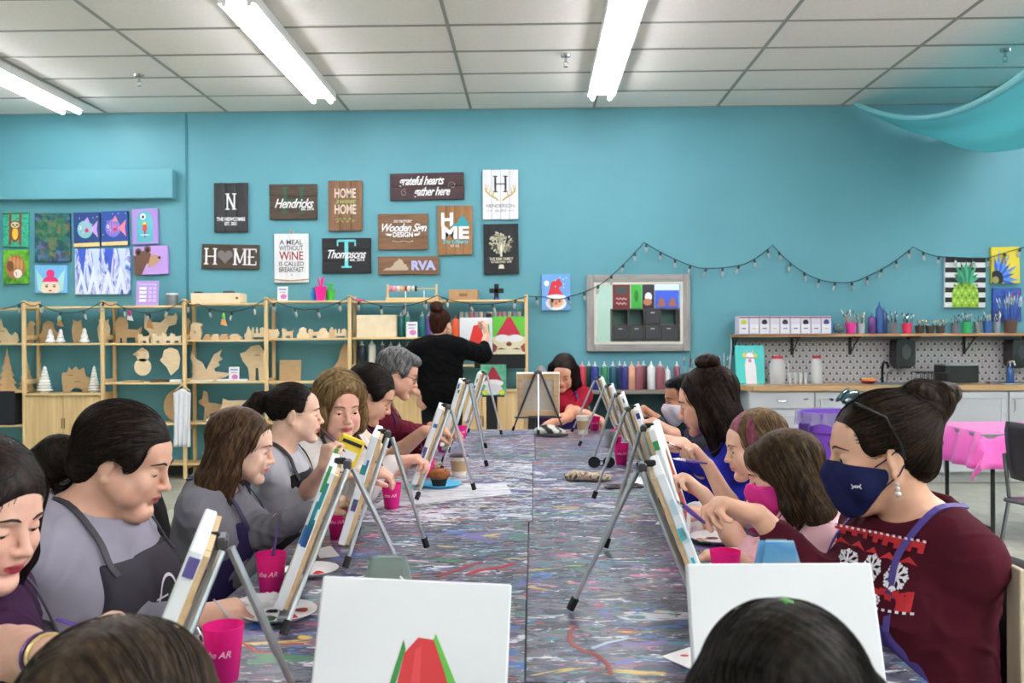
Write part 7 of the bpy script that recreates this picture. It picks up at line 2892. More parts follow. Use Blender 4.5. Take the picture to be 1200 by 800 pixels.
def crumple(label, px, py, rx_, ry_, rz_, seed, rot=0, name='paper_towel', c=(236, 236, 240)):
    p = atz(px, py)
    o = thing(name, label, 'paper towel', (p.x, p.y, TABLE), rot)
    v = Vol((-rx_ - .04, -ry_ - .04, -.01), (rx_ + .04, ry_ + .04, rz_ + .05), .005)
    rr = random.Random(seed)
    for i in range(9):
        v.ell((rr.uniform(-.6, .6) * rx_, rr.uniform(-.6, .6) * ry_, rz_ * rr.uniform(.2, .5)), (rx_ * .45, ry_ * .45, rz_ * rr.uniform(.35, .6)), None, .01)
    v.half((0, 0, .001), (0, 0, -1))
    vol_obj('crumpled_paper', v, [mat('towel_%d' % c[0], c, .9)], o, (0, 0, 0), disp=lambda P: np.abs(wave(P, 90, seed)) * .008 - .003)
    return o


crumple('crumpled white paper towel behind the painted plate, left side', 303, 709, .075, .045, .022, 3, 10)
crumple('bunched white paper towel under the masked woman\'s hand', 822, 607, .075, .06, .055, 5)

# sunglasses, wallet, phone, notebook
p = atz(705, 548)
o = thing('sunglasses', 'folded round dark sunglasses lying on the right-hand table', 'sunglasses', (p.x, p.y, TABLE))
for s in (-1, 1):
    MB().prism(circ(s * .034, .026, .029, .026, 20), .004, mat('dark_lens', (18, 16, 16), .08), y0=0).build('lens', o)
    MB().tube([(s * .06, 0, .03), (s * .058, .03, .010), (-s * .02, .035 + .006 * s, .006)], .0022, rub, 6).build('temple', o, smooth=True)
MB().tube([(-.008, 0, .03), (0, -.003, .034), (.008, 0, .03)], .002, rub, 6).build('bridge', o, smooth=True)
p = atz(690, 563)
o = thing('camouflage_pouch', 'soft camouflage-patterned pouch lying before the sunglasses', 'pouch', (p.x, p.y, TABLE), -4)
v = Vol((-.16, -.1, -.01), (.16, .1, .08), .005)
v.ell((0, 0, .016), (.095, .036, .020), None, .02)
v.ell((-.05, .0, .018), (.04, .036, .024), None, .02)
v.ell((.055, 0, .014), (.04, .034, .018), None, .02)
v.half((0, 0, .001), (0, 0, -1))
vol_obj('pouch', v, [noise_mat('camo', [(.38, (80, 66, 56)), (.45, (170, 150, 125)), (.56, (196, 178, 152)), (.62, (120, 100, 84)), (.7, (60, 52, 46))], 30, (1, 1, 1), 1)], o, (0, 0, 0), disp=lambda P: wave(P, 70, 3) * .004)
MB().tube([(-.098, -.01, .012), (-.105, .0, .03), (-.098, .01, .014)], .003, MATS['camo'], 6).build('strap', o)
p = atz(725, 571)
o = thing('phone', 'dark phone in a patterned case right of the camouflage pouch', 'phone', (p.x + .02, p.y, TABLE), 12)
MB().box((0, 0, .005), (.15, .075, .009), noise_mat('phone_case', [(.4, (70, 70, 80)), (.55, (150, 110, 110)), (.7, (90, 90, 100))], 20), bev=.004).build('case', o)
MB().box((0, 0, .0102), (.14, .066, .001), mat('screen_black', (15, 15, 18), .08)).build('screen', o)
p = atz(642, 509)
o = thing('cap', 'crumpled black and white cap beside the centre easel', 'cap', (p.x, p.y - .02, TABLE), 10)
v = Vol((-.2, -.15, -.01), (.2, .15, .12), .006)
v.ell((.0, .02, .02), (.085, .06, .045), None, .02)
v.ell((.04, -.01, .015), (.07, .05, .03), None, .02)
v.half((0, 0, .001), (0, 0, -1))
vol_obj('crown', v, [noise_mat('cap_cloth', [(.44, (26, 26, 28)), (.5, (200, 200, 192))], 9, (1, 1, 1), 1)], o, (0, 0, 0), disp=lambda P: wave(P, 60, 9) * .006)
MB().lathe([(.0005, 0), (.10, .001), (.098, .006), (.03, .014)], mat('black_fabric', (28, 30, 36), .9), 20).build('brim', o, (.02, -.045, .002), smooth=True)
p = atz(500, 545)
brush('purple brush lying beside the plate, left side', atz(495, 556) + Vector((0, 0, .012)), atz(484, 541) + Vector((0, 0, .03)), (60, 50, 110))
brush('dark brush lying on the plate of orange, brown and green', atz(815, 637) + Vector((0, 0, .012)), atz(832, 642) + Vector((.0, 0, .012)), (30, 30, 40))
brush('purple brush lying by the rim of the half-hidden pink cup', atz(818, 648) + Vector((0, 0, .008)), atz(838, 660) + Vector((0, 0, .008)), (60, 45, 110))

# ------------------------------------------------------------------ the teacher's stand with two canvases, and the small gnome picture
YD = 7.95
blkm = mat('stand_black', (20, 20, 24), .5)
a, b = at(556, 414, YD), at(616, 431, YD)
o = thing('display_stand', 'black display stand behind the teacher carrying two canvases', 'stand', ((a.x + b.x) / 2, YD, 0))
MB().box((0, 0, (a.z + b.z) / 2), (b.x - a.x, .05, a.z - b.z), blkm, bev=.004).build('ledge_panel', o)
MB().box((-.10, .06, (a.z + .4) / 2 + .1), (.05, .04, a.z + .1), blkm).build('upright', o)
MB().box((-.10, .06, .02), (.5, .35, .04), blkm, bev=.004).build('base', o)
for (x0, y0, x1, y1, lb, art) in ((539, 372, 577, 414, 'teacher\'s canvas in progress with a red hat and green strokes', 'h'), (578, 370.5, 615, 415, 'finished red-hatted gnome canvas on green beside the teacher\'s hand', 'g')):
    a, b = at(x0, y1, YD - .03), at(x1, y0, YD - .03)
    w_, h = b.x - a.x, b.z - a.z

    def f(pr, art=art):
        if art == 'g':
            pr([(-.5, .40), (.5, .40), (.5, 1), (-.5, 1)], col(95, 190, 60))
            pr([(-.5, 0), (.5, 0), (.5, .46), (-.5, .46)], col(222, 214, 180))
            pr([(-.4, .5), (-.05, .98), (.06, .98), (.38, .5)], col(190, 35, 65))
            for s in (-1, 1):
                pr(E(s * .2, .42, .24, .10), wht)
            pr(E(0, .27, .09, .055), col(130, 60, 50))
            for s in (-1, 1):
                pr([(s * .5, .3), (s * .36, .2), (s * .42, .08), (s * .5, .05)], col(140, 60, 50))
                pr([(s * .08, .13), (s * .25, .17), (s * .4, .12), (s * .25, .13)], col(90, 70, 60))
        else:
            pr([(-.2, 0), (-.22, .3), (-.08, .78), (.1, .80), (.28, .35), (.3, 0)], col(235, 60, 55))
            pr([(.26, .4), (.36, .35), (.28, .85), (.20, .85)], col(80, 190, 90))
            pr([(.36, .5), (.42, .5), (.40, .82), (.36, .82)], col(80, 190, 90))
            pr(E(.0, .02, .2, .06), col(235, 120, 110))
    canvas(lb, Matrix.Translation(((a.x + b.x) / 2, YD - .045, a.z)), w_, h, f)
YG = 6.55
a, b = at(563.5, 463, YG), at(593, 427, YG)
o = thing('floor_stand', 'slim black post stand with folding legs behind the table end', 'stand', ((a.x + b.x) / 2, YG + .04, 0))
MB().box((0, .01, .55), (.05, .03, 1.1), blkm, bev=.003).build('post', o)
MB().box((0, -.02, a.z - .006), (.16, .05, .012), blkm).build('ledge', o)
for s, yy in ((-1, -.2), (1, -.2), (0, .3)):
    MB().tube([(0, .01, .55), (s * .26, yy, .01)], .010, blkm, 8).build('leg', o)


def f(pr):
    pr([(-.5, 0), (.5, 0), (.5, 1), (-.5, 1)], noise_mat('art_teal', [(.3, (50, 140, 110)), (.7, (110, 190, 150))], 20))
    pr([(-.36, .45), (-.06, .92), (.04, .92), (.36, .45)], col(160, 30, 55))
    pr(E(0, .40, .40, .12), wht)
    pr(E(0, .2, .36, .18), col(215, 215, 225))
    for s in (-1, 1):
        pr(E(s * .32, .1, .12, .08), col(225, 215, 60))


canvas('small gnome picture on teal, on the slim black stand', Matrix.Translation(((a.x + b.x) / 2, YG - .02, a.z)), b.x - a.x, b.z - a.z, f)
# easel-like folded black legs beside it
# ------------------------------------------------------------------ the painters
WHT2 = mat('print_white', (232, 230, 236), .5)
NL = np.array([0, 0, 0.])


def PX(px, py, Y):
    return V3(at(px, py, Y))


def seat(pd_label, pelvis, yaw, back=.0):
    f = np.array((math.cos(math.radians(yaw)), math.sin(math.radians(yaw))))
    return chair(pd_label, (pelvis[0] + f[0] * .03, pelvis[1] + f[1] * .03, 0), yaw - 90, 'chairs around the long table' if False else None)


def make(key, label, head, yaw, pb=.15, chair_label=None, bz=.57, **kw):
    H = V3(head)
    byaw = kw.get('byaw', yaw)
    f = np.array((math.cos(math.radians(byaw)), math.sin(math.radians(byaw)), 0))
    pel = H - f * pb
    pel[2] = bz
    kw['pelvis'] = pel
    pd = person(key, label, (pel[0], pel[1], 0), H, yaw, **kw)
    if chair_label:
        seat(chair_label, pel, byaw)
    return pd


def logo(pd, z=.52, x=0, s=1.0):
    vol, t = pd['apron'], pd['t']
    ring = []
    n = 14
    vs_, fs = [], []
    for i in range(n + 1):
        a = PI * i / n
        for r_ in (.030, .036):
            vs_.append((r_ * .75 * math.cos(a) * s - .03 * s, r_ * 1.25 * math.sin(a) * s))
    for i in range(n):
        k = 2 * i
        fs.append((k, k + 1, k + 3, k + 2))
    for q in ([(-.062, -.03), (-.055, -.03), (-.052, .004), (-.058, .004)], [(-.008, .004), (-.002, .004), (.002, -.03), (-.005, -.03)], [(-.07, -.010), (.02, -.006), (.02, -.001), (-.07, -.005)]):
        k = len(vs_)
        vs_ += [(a * s, b * s) for a, b in q]
        fs.append((k, k + 1, k + 2, k + 3))
    v2, f2 = text_mesh('WORKSHOP', .034 * s, 0, .015)
    k = len(vs_)
    vs_ += [(v[0] * .8 + .02 * s, v[1] - .05 * s) for v in v2]
    fs += [tuple(k + i for i in f) for f in f2]
    v2, f2 = text_mesh('R', .06 * s, .3, .01)
    k = len(vs_)
    vs_ += [(v[0] + .03 * s, v[1]) for v in v2]
    fs += [tuple(k + i for i in f) for f in f2]
    decal(pd, vol, (vs_, fs), t(x, 0, z), -pd['r'], pd['u'], WHT2, 'apron_print')


def tie(pd, p, r, c, name='hair_tie'):
    q = pd['w'](p) - pd['base']
    MB().ball(q, r, mat('tie_%d_%d_%d' % c, c, .6), 12, 8).build(name, pd['root'], smooth=True)


def glasses(pd, dark=False, up=0.0, m=None, lens=None):
    w, R, b = pd['w'], pd['R'], pd['base']
    m = m or mat('frame_black', (20, 20, 22), .3)
    mb = MB()
    for s in (-1, 1):
        c = [w((s * .033 + .021 * math.cos(a), .098 - .004 * abs(math.cos(a)), -.002 + .016 * math.sin(a))) - b for a in [2 * PI * i / 16 for i in range(17)]]
        mb.tube(c, .0013, m, 6)
        mb.tube([w((s * .054, .094, .004)) - b, w((s * .075, .06, .006)) - b, w((s * .080, -.012, .004)) - b, w((s * .078, -.03, -.012)) - b], .0014, m, 6)
    mb.tube([w((-.012, .1, .002)) - b, w((0, .106, .004)) - b, w((.012, .1, .002)) - b], .0013, m, 6)
    mb.build('glasses', pd['root'], smooth=True)


D = lambda *a: np.array(a, dtype=float)
# --- left side, from the camera ---
H = PX(-22, 603, 1.50)
W = PX(62, 768, 1.22)
pd = make('wa', 'woman with dark wavy hair at the left edge holding a purple brush', H, -16, .10, 'black chair of the woman at the left edge', pitch=16, byaw=-8, h=.0034, skin=(232, 186, 166), lips=(170, 62, 72),
          hair=dict(front=.012, length=.25, vol=1.08), hairc=((24, 18, 18), (58, 44, 40)), nstr=1500, sl=26, shirt=(62, 36, 66), sleeve=.42, apron=(48, 44, 56), lid=.75,
          arms=(dict(W=W, d=D(.62, .28, .30), n=D(.3, .1, -1), pinch=True, curl=.55, hint=D(-.5, -.3, -1)), dict(W=PX(20, 860, 1.5), d=D(1, .1, 0), n=D(0, 0, -1), curl=.5)))
g = pd['grips'][0]
brush('purple-handled brush held by the dark-haired woman at the left edge', g + D(.075, .02, -.02), g + D(-.115, -.01, .055), (84, 48, 140), r=.0042)
for k, (c, rr) in enumerate((((210, 190, 130), .028), ((90, 60, 110), .030))):
    d_ = nrm(pd['arms'][0][3] - pd['arms'][0][2])
    q = pd['arms'][0][3] - d_ * (.02 + .022 * k)
    a = nrm(np.cross(d_, D(0, 0, 1)))
    b_ = np.cross(d_, a)
    MB().tube([q - pd['base'] + (a * math.cos(t) + b_ * math.sin(t)) * rr for t in [2 * PI * i / 20 for i in range(21)]], .0035, mat('bracelet_%d' % c[0], c, .3, .4), 6).build('bracelet', pd['root'], smooth=True)

H = PX(147, 540, 2.05)
W = PX(226, 722, 1.93)
pd = make('wb', 'woman in a grey sweatshirt and dark apron with a red hair tie', H, 4, .17, 'black chair of the woman in the grey sweatshirt', pitch=19, byaw=-8, h=.0034, skin=(222, 176, 152), lips=(176, 96, 92), fat=.65, bs=1.06, sw=.155, loose=.012,
          hair='pony_low', hairc=((22, 16, 14), (52, 38, 30)), flow='to', tie=(0, -.115, -.032), nstr=1600, sl=18, shirt=(146, 142, 156), apron=(56, 52, 60), lid=.85, brows=(38, 26, 20), neck=.085, atop=.88,
          arms=(dict(W=W, d=D(.9, .25, .10), n=D(.1, .2, -1), pinch=True, curl=.55, hint=D(-.4, -.5, -1)), dict(W=PX(262, 742, 2.35), d=D(1, .1, 0), n=D(0, 0, -1), curl=.5, hint=D(-.2, .6, -1))), sleeve=.92)
logo(pd, .64, -.07)
tie(pd, (0, -.128, -.036), .019, (175, 25, 45), 'red_hair_tie')
v2, f2 = text_mesh('U.S.A', .085, 0, .03)
decal(pd, pd['top'], ([(a, b) for a, b in v2], f2), pd['t'](-.11, .05, .70), nrm(pd['f'] * -.55 - pd['r'] * .0 - pd['u'] * .8), nrm(pd['u'] * -.55 * -1 + pd['f'] * .2), mat('print_dark', (60, 56, 66), .7), 'sweatshirt_print') if False else None
g = pd['grips'][0]
brush('dark-handled brush in the hand of the grey sweatshirt woman', g + D(.035, .02, -.05), g + D(-.05, -.06, .10), (190, 185, 190), r=.0032)
brush('purple brush handle hanging below the hand over the near pink cup', PX(238, 752, 1.75), PX(222, 718, 1.80), (80, 45, 130), r=.0035)

H = PX(284, 524, 2.65)
pd = make('wc', 'girl with long light brown hair in a grey long-sleeved top and navy apron', H, 8, .13, 'black chair behind the girl with long light brown hair', pitch=12, sc=.87, bs=.86, byaw=2, h=.004, skin=(236, 196, 174), lips=(205, 120, 115),
          hair=dict(front=-.012, length=.30, vol=1.0, back=.10), hairc=((66, 46, 34), (124, 92, 64)), nstr=1500, sl=30, shirt=(118, 116, 124), apron=(44, 34, 78), lid=.6, brows=(90, 66, 50),
          arms=(dict(W=PX(372, 596, 2.52), d=D(1, .15, .3), n=D(.1, .1, -1), pinch=True, curl=.6, hint=D(-.2, -.35, -1)), dict(W=PX(352, 668, 2.8), d=D(1, 0, 0), n=D(0, 0, -1))), sleeve=.98)
logo(pd, .52, -.05, .8)

H = PX(346, 485, 3.02)
pd = make('wd', 'small girl with a ponytail and pink hair tie in a grey top and black apron', H, 13, .03, None, pitch=3, sc=.83, bs=.74, byaw=-6, h=.004, bz=.62, seated=False, skin=(238, 198, 174), lips=(196, 84, 86),
          hair='pony_high', hairc=((24, 18, 16), (56, 42, 34)), flow='to', tie=(0, -.135, .055), nstr=1100, sl=16, shirt=(176, 176, 184), sleeve=.52, apron=(30, 30, 34), lid=.55, female=False, sw=.15,
          arms=(dict(W=PX(379, 547, 2.86), d=D(.25, .0, 1), n=D(.6, .8, 0), pinch=True, curl=.6, hint=D(0, -.3, -1)), dict(W=PX(392, 560, 3.1), d=D(1, 0, .2), n=D(0, 0, -1), curl=.5)), trousers=(40, 44, 60))
tie(pd, (0, -.118, .062), .018, (232, 50, 160), 'pink_hair_tie')
brush('slim dark brush held up by the small girl with the ponytail', pd['grips'][0] + D(.02, -.02, .02) * 0 + D(.01, 0, -.015), PX(377, 503, 2.86), (50, 46, 70), r=.003)

H = PX(398, 477, 3.46)
pd = make('we', 'woman with a blonde bob in a white cardigan and black apron', H, -58, .16, 'black chair of the woman with the blonde bob', pitch=12, byaw=-35, h=.0044, skin=(232, 182, 162), lips=(186, 92, 92),
          hair='bob', hairc=((122, 92, 58), (182, 150, 104)), nstr=1300, sl=15, shirt=(222, 214, 212), apron=(24, 24, 28), lid=.7, brows=(120, 90, 62), loose=.006,
          arms=(dict(W=PX(420, 556, 3.15), d=D(.8, -.1, .1), n=D(0, .2, -1), curl=.7), dict(W=PX(462, 540, 3.4), d=D(.9, .1, .1), n=D(0, 0, -1), curl=.7)))
p = PX(408, 528, 3.12)
o = thing('yellow_pad', 'yellow and white printed packet held up behind the ponytailed girl\'s hand', 'packet', p, 20)
MB().box((0, 0, 0), (.085, .03, .10), col(235, 205, 50), bev=.004).build('packet', o, rot=(0, 24, 0))
MB().box((0, -.0165, -.012), (.06, .002, .03), WHT2).box((0, -.0165, .030), (.07, .002, .012), blk).build('packet_print', o, rot=(0, 24, 0))
logo(pd, .5, 0, .8)

H = PX(434, 463, 3.95)
pd = make('wf', 'dark-haired woman bowed over her canvas in a cream sweater', H, 5, .24, 'black chair of the woman in the cream sweater', pitch=30, byaw=0, h=.005, skin=(216, 168, 142), lips=(180, 100, 92),
          hair='pony_low', hairc=((18, 14, 12), (42, 32, 26)), flow='to', tie=(0, -.115, -.04), nstr=900, sl=16, shirt=(226, 210, 186), sleeve=.55, apron=(60, 42, 96), lid=.9,
          arms=(dict(W=PX(497, 505, 3.85), d=D(1, .1, .05), n=D(0, .2, -1), pinch=True, curl=.6, hint=D(.1, -.2, -1)), dict(W=PX(480, 540, 4.1), d=D(1, 0, 0), n=D(0, 0, -1), curl=.6)))

H = PX(466, 438, 4.55)
pd = make('wg', 'grey-haired painter with glasses in a maroon sweater', H, 8, .22, 'black chair of the grey-haired painter', pitch=20, byaw=0, h=.005, skin=(222, 172, 150), lips=(186, 110, 104), female=False, sw=.17,
          hair='grey', hairc=((92, 90, 92), (172, 170, 172)), nstr=900, sl=8, shirt=(104, 26, 46), apron=(36, 30, 60), lid=.8, brows=(120, 116, 116),
          arms=(dict(W=PX(505, 500, 4.45), d=D(1, .1, .1), n=D(0, 0, -1), pinch=True), dict(W=PX(512, 505, 4.8), d=D(1, 0, 0), n=D(0, 0, -1))))
glasses(pd)

H = PX(517, 380, 7.35)
pd = make('wh', 'standing teacher in black with an auburn bun, seen from behind', H, 66, .02, None, pitch=0, byaw=86, h=.0055, bz=.93, seated=False, sw=.165, skin=(228, 178, 152), loose=.022,
          hair='bun_high', hairc=((48, 24, 18), (100, 54, 38)), flow='to', tie=(0, -.07, .12), nstr=900, sl=12, shirt=(7, 7, 9), sleeve=.72, bs=1.04,
          arms=(dict(W=PX(494, 462, 7.25), d=D(.2, .3, -1), n=D(0, 1, 0), curl=.4, hint=D(-1, 0, -.2)), dict(W=PX(570, 392, 7.72), d=D(-.1, .5, 1), n=D(-1, 0, .1), pinch=True, curl=.6, hint=D(.5, -.2, -1))), trousers=(20, 21, 25))
brush('thin brush in the raised hand of the standing teacher', pd['grips'][1] + D(-.02, .10, .02), pd['grips'][1] + D(.02, -.05, .0), (30, 30, 34), r=.003)

H = PX(660, 437, 6.45)
pd = make('wi', 'smiling woman in a red top and purple apron at the far end of the table', H, -100, .12, 'black chair of the woman in red at the far end', pitch=26, roll=-6, byaw=-92, h=.005, skin=(214, 160, 132), lips=(200, 90, 90),
          hair=dict(front=-.014, length=.25, vol=.98), hairc=((20, 14, 14), (52, 36, 32)), nstr=1100, sl=26, shirt=(150, 24, 44), sleeve=.32, apron=(62, 42, 120), lid=.8, bs=1.0,
          arms=(dict(W=PX(642, 497, 6.12), d=D(.1, -1, .1), n=D(0, 0, -1), curl=.5), dict(W=PX(704, 492, 6.12), d=D(-.5, -1, .0), n=D(0, 0, -1), pinch=True, curl=.6, hint=D(1, .2, -.8))))
logo(pd, .66, 0, .8)

# --- right side, from the camera ---
H = PX(1030, 531, 1.93)
W = PX(888, 603, 1.98)
pd = make('ra', 'woman in a maroon patterned sweater with a navy face mask and hair bun', H, 174, .09, 'black chair of the woman in the maroon sweater', pitch=7, byaw=197, h=.0034, skin=(226, 178, 150), lips=(180, 100, 95), fat=.35, bs=.98, sw=.15, loose=.008, neck=.08, atop=.60,
          hair='bun_back', hairc=((26, 18, 14), (66, 46, 30)), flow='to', tie=(0, -.125, .075), nstr=1700, sl=18, shirt=(74, 20, 34), apron=(60, 48, 112), strapc=(70, 54, 130), lid=.45, mask=(30, 34, 74), brows=(44, 30, 22),
          arms=(dict(W=W, d=D(-.9, .02, .30), n=D(-.1, -.25, -1), pinch=True, curl=.62, hint=D(.3, .2, -1)), dict(W=PX(985, 800, 1.72), d=D(-1, 0, 0), n=D(0, 0, -1), curl=.5, hint=D(.3, -.1, -1))), sleeve=.90)
g = pd['grips'][0]
tip = PX(793, 586, 1.80)
q = nrm(g - tip)
brush('purple brush held out by the woman in the maroon sweater', tip, g + q * .05, (84, 60, 170), r=.0042, bristle=(205, 205, 215))
tt, r_, f_, u_ = pd['t'], pd['r'], pd['f'], pd['u']
rdm = mat('yarn_red', (190, 34, 42), .8)
nn = nrm(f_ * .88 - r_ * .42)
rt = nrm(np.cross(u_, nn))
def star(cx, cz, s):
    vs_, fs = [], []
    for i in range(4):
        a = PI * i / 4
        dx, dz = math.cos(a), math.sin(a)
        k = len(vs_)
        vs_ += [(cx + dx * s - dz * s * .09, cz + dz * s + dx * s * .09), (cx + dx * s + dz * s * .09, cz + dz * s - dx * s * .09), (cx - dx * s + dz * s * .09, cz - dz * s - dx * s * .09), (cx - dx * s - dz * s * .09, cz - dz * s + dx * s * .09)]
        fs.append((k, k + 1, k + 2, k + 3))
    for i in range(8):
        a = PI * i / 4
        for sg in (-1, 1):
            k = len(vs_)
            b0, b1 = (cx + s * .6 * math.cos(a), cz + s * .6 * math.sin(a)), (cx + s * .9 * math.cos(a + sg * .28), cz + s * .9 * math.sin(a + sg * .28))
            nx, nz = -(b1[1] - b0[1]) * .25, (b1[0] - b0[0]) * .25
            vs_ += [(b0[0] + nx, b0[1] + nz), (b1[0] + nx, b1[1] + nz), (b1[0] - nx, b1[1] - nz), (b0[0] - nx, b0[1] - nz)]
            fs.append((k, k + 1, k + 2, k + 3))
    return vs_, fs
vs_, fs = [], []
for i in range(16):
    x = -.10 + .0125 * i
    for (z0, z1) in ((-.058, -.03 + .008 * (i % 2)), (.052 - .008 * (i % 2), .064)):
        k = len(vs_)
        vs_ += [(x, z0), (x + .0125, z0), (x + .0125, z1), (x, z1)]
        fs.append((k, k + 1, k + 2, k + 3))
for i in range(5):
    for j in range(2):
        cx, cz = -.085 + .04 * i, .0 + .0 * j
        k = len(vs_)
        a = .018
        vs_ += [(cx - .020, cz + (j * 2 - 1) * .022), (cx, cz + (j * 2 - 1) * .036), (cx + .02, cz + (j * 2 - 1) * .022), (cx, cz + (j * 2 - 1) * .026)]
        fs.append((k, k + 1, k + 2, k + 3))
orig = tt(.026, 0, .825)
decal(pd, pd['top'], (vs_, fs), orig, rt, u_, rdm, 'knit_red_pattern', .0035)
vs_, fs = [], []
for cx, cz, s in ((-.055, .0, .024), (.005, .003, .024), (.062, .0, .024), (-.025, -.044, .010), (.035, -.044, .010), (-.085, -.044, .010)):
    a, b = star(cx, cz, s)
    k = len(vs_)
    vs_ += a
    fs += [tuple(k + i for i in q_) for q_ in b]
for i in range(17):
    for z in (.066, -.062):
        k = len(vs_)
        x = -.1 + .0125 * i
        vs_ += [(x, z), (x + .006, z), (x + .006, z + .005), (x, z + .005)]
        fs.append((k, k + 1, k + 2, k + 3))
decal(pd, pd['top'], (vs_, fs), orig, rt, u_, WHT2, 'knit_snowflakes', .0050)
# emblem on the mask: two interlocking arcs
vs_, fs = [], []
for sg in (1, -1):
    for i in range(9):
        a = math.radians(200 + 140 * i / 8)
        k = len(vs_)
        for rr in (.009, .0115):
            vs_.append((rr * math.cos(a) * 1.0, sg * (rr * math.sin(a) + .0085)))
    n0 = len(vs_) - 18
    for i in range(8):
        fs.append((n0 + 2 * i, n0 + 2 * i + 1, n0 + 2 * i + 3, n0 + 2 * i + 2))
Rm = pd['R']
nn = nrm(-Rm[:, 0] * 1.0 * -1 * -1 + Rm[:, 1] * .35) if False else nrm(-Rm[:, 0] * -1 * -1 + Rm[:, 1] * .6)
side_n = nrm(Rm[:, 0] * -1 + Rm[:, 1] * .5) if (Rm[:, 0] * -1)[1] < 0 else nrm(Rm[:, 0] + Rm[:, 1] * .5)
rt = nrm(np.cross(Rm[:, 2], side_n))
decal(pd, pd['mask'], (vs_, fs), pd['w']((-.03 if (Rm[:, 0] * -1)[1] < 0 else .03, .05, -.052)), rt, Rm[:, 2], WHT2, 'mask_emblem', .0015)
# sunglasses pushed up on the hair, earring
w, b = pd['w'], pd['base']
lensm = mat('mirror_lens', (70, 90, 95), .08, .9)
fr = mat('frame_tortoise', (30, 30, 34), .2)
for s in (-1, 1):
    o = MB().ball((0, 0, 0), (.030, .006, .021), lensm, 16, 8, Matrix.Translation(w((s * .034, .050, .128)) - b) @ Matrix(pd['R'].tolist()).to_4x4() @ mrot(52, 0, -s * 10)).build('sunglass_lens', pd['root'], smooth=True)
    MB().tube([w((s * .066, .052, .118)) - b, w((s * .092, .0, .085)) - b, w((s * .094, -.02, .03)) - b, w((s * .088, -.028, -.005)) - b], [.004, .003, .0028, .0025], fr, 8).build('sunglass_arm', pd['root'], smooth=True)
MB().tube([w((-.01, .082, .124)) - b, w((.01, .082, .124)) - b], .003, fr, 6).build('sunglass_bridge', pd['root'], smooth=True)
for s in (-1, 1):
    for z, rr in ((-.052, .0045), (-.062, .0055), (-.073, .0065)):
        MB().ball(w((s * .084, -.006, z)) - b, rr, mat('pearl', (225, 222, 220), .15, .3), 10, 8).build('earring', pd['root'], smooth=True)

H = PX(917, 556, 2.48)
W = PX(824, 578, 2.5)
pd = make('rb', 'girl with straight brown hair and a pink face mask, half hidden by an arm', H, 166, .12, 'black chair of the girl with the pink mask', pitch=16, sc=.90, bs=.80, byaw=182, h=.004, skin=(238, 194, 168), mask=(226, 60, 150),
          hair=dict(front=-.004, length=.22, vol=1.04, fringe=True), fringe=True, hairc=((56, 42, 30), (110, 86, 60)), nstr=1500, sl=24, shirt=(238, 190, 200), lid=.5, female=False, sw=.14, sleeve=.55, apron=(200, 60, 150),
          arms=(dict(W=W, d=D(-.8, .0, .7), n=D(-.6, -.2, -.6), pinch=True, curl=.6, hint=D(.2, 0, -1)), dict(W=PX(860, 650, 2.35), d=D(-1, 0, 0), n=D(0, 0, -1), curl=.5)))
g = pd['grips'][0]
brush('purple brush with a white ferrule held by the girl in the pink mask', PX(788, 537, 2.5), PX(829, 543, 2.47), (84, 60, 160), r=.0035, bristle=(230, 230, 235))

H = PX(884, 523, 2.88)
W = PX(830, 545, 3.0)
pd = make('rc', 'girl with pink-streaked fair hair, in profile facing left', H, 180, .13, 'black chair of the pink-haired girl', pitch=12, sc=.88, bs=.84, byaw=180, h=.0045, skin=(242, 200, 174), lips=(214, 130, 120),
          hair=dict(front=-.016, length=.24, vol=.98), hairc=((108, 82, 58), (158, 128, 92)), nstr=1300, sl=26, shirt=(232, 226, 228), sleeve=.30, lid=.5, brows=(140, 105, 75), female=False, sw=.14, apron=(190, 40, 110),
          hairpaint=(((130, 66, 88), (186, 110, 130)), lambda q: (q[:, 1] > .0) & (np.sin(q[:, 0] * 70 + q[:, 1] * 60) > -.2)),
          arms=(dict(W=W, d=D(-.6, .1, .8), n=D(-.8, 0, -.4), pinch=True, curl=.7, hint=D(.1, .2, -1)), dict(W=PX(838, 600, 2.85), d=D(-1, 0, .1), n=D(0, 0, -1), curl=.5)))
g = pd['grips'][0]
brush('thin dark brush held by the girl with pink-streaked hair', PX(780, 517, 3.0), g + D(.02, 0, .01), (110, 50, 70), r=.003)

H = PX(828, 471, 3.36)
W = PX(790, 508, 3.25)
pd = make('rd', 'woman in a royal blue top with long dark hair and a top knot', H, 162, .16, 'black chair of the woman in royal blue', pitch=16, byaw=180, h=.0048, skin=(230, 182, 160), lips=(190, 100, 100),
          hair=dict(front=.0, length=.32, vol=1.0, back=.12), hairc=((28, 18, 16), (66, 44, 36)), nstr=1500, sl=30, shirt=(44, 48, 170), lid=.6, sleeve=.86, apron=(40, 34, 80), bs=.97,
          arms=(dict(W=W, d=D(-.8, .1, .5), n=D(-.6, 0, -.8), curl=.9, hint=D(.2, .3, -1)), dict(W=PX(800, 520, 3.1), d=D(-1, 0, .3), n=D(0, 0, -1), pinch=True, curl=.5, hint=D(.2, -.3, -1))))
v = Vol(pd['w']((0, -.06, .13)) - .09, pd['w']((0, -.06, .13)) + .09, .005)
v.ell(pd['w']((0, -.045, .14)), (.048, .048, .034), None, .01)
v.ell(pd['w']((.03, -.03, .145)), (.025, .025, .02), None, .01)
v.ell(pd['w']((-.03, -.07, .142)), (.025, .028, .02), None, .01)
vol_obj('hair_bun', v, [MATS['hair_rd_base']], pd['root'], pd['base'], disp=lambda P: wave(P, 120, 4) * .004)

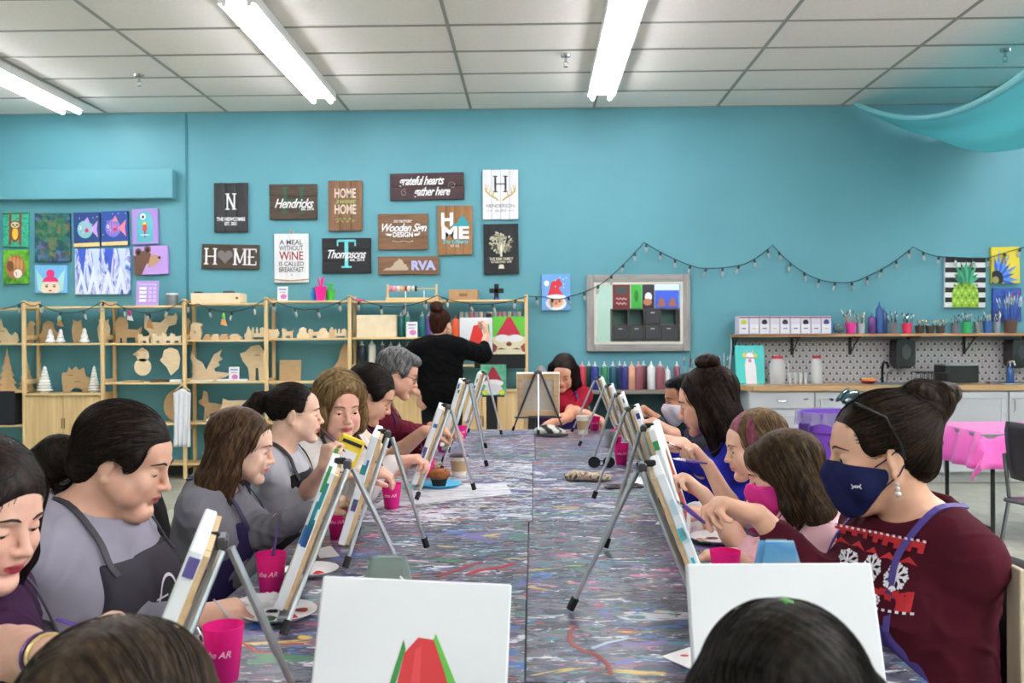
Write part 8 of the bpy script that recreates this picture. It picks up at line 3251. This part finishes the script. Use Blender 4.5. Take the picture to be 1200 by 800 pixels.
H = PX(803, 468, 4.12)
pd = make('re', 'boy with short dark hair and a white face mask in a grey shirt', H, 184, .15, 'black chair of the boy with the white mask', pitch=10, sc=.92, bs=.86, byaw=182, h=.005, skin=(196, 140, 108), mask=(216, 208, 222), female=False,
          hair='short', hairc=((18, 18, 24), (40, 40, 50)), nstr=600, sl=6, shirt=(76, 76, 86), slv=None, lid=.5, apron=(66, 46, 130),
          arms=(dict(W=PX(770, 490, 4.1), d=D(-.6, 0, .5), n=D(-.8, 0, -.5), pinch=True, curl=.7, hint=D(.2, .2, -1)), dict(W=PX(780, 510, 3.95), d=D(-1, 0, 0), n=D(0, 0, -1))))

# --- the two heads at the bottom edge ---
H = PX(148, 872, .90)
pd = make('ka', 'child with medium brown hair seen from behind at the bottom left', H, 78, .12, 'black chair of the child at the bottom left', pitch=12, sc=.94, bs=.82, byaw=88, h=.0045, skin=(236, 192, 168), female=False,
          hair=dict(front=0, length=.24, vol=1.06), hairc=((46, 36, 28), (84, 66, 48)), nstr=2200, sl=30, shirt=(90, 90, 120), sw=.14)
H = PX(914, 853, .90)
pd = make('kb', 'child with dark straight hair and a small green clip at the bottom right', H, 96, .12, 'black chair of the child at the bottom right', pitch=14, sc=.92, bs=.82, byaw=92, h=.0045, skin=(236, 192, 168), female=False,
          hair=dict(front=0, length=.25, vol=1.0), hairc=((20, 17, 15), (48, 40, 33)), nstr=2600, sl=32, shirt=(60, 70, 60), sw=.14)
q = V3(at(921, 706, .89)) - pd['base']
MB().ball(q, (.008, .012, .004), mat('green_clip', (70, 140, 60), .4), 10, 6).build('green_hair_clip', pd['root'], smooth=True)

# chair with a wooden board at the lower right
p = at(1172, 720, 1.98)
o = thing('folded_board', 'narrow pale wooden board standing against the chair at the lower right edge', 'board', (at(1191, 700, 1.74).x, 1.74, 0), 0)
MB().box((0, 0, .46), (.012, .05, .92), wood('board_pale', (190, 176, 150), (214, 200, 176), .6, 'Z', 1, .9), bev=.002).build('panel', o)
MB().box((.011, 0, .455), (.010, .05, .91), plast).build('black_backing', o)
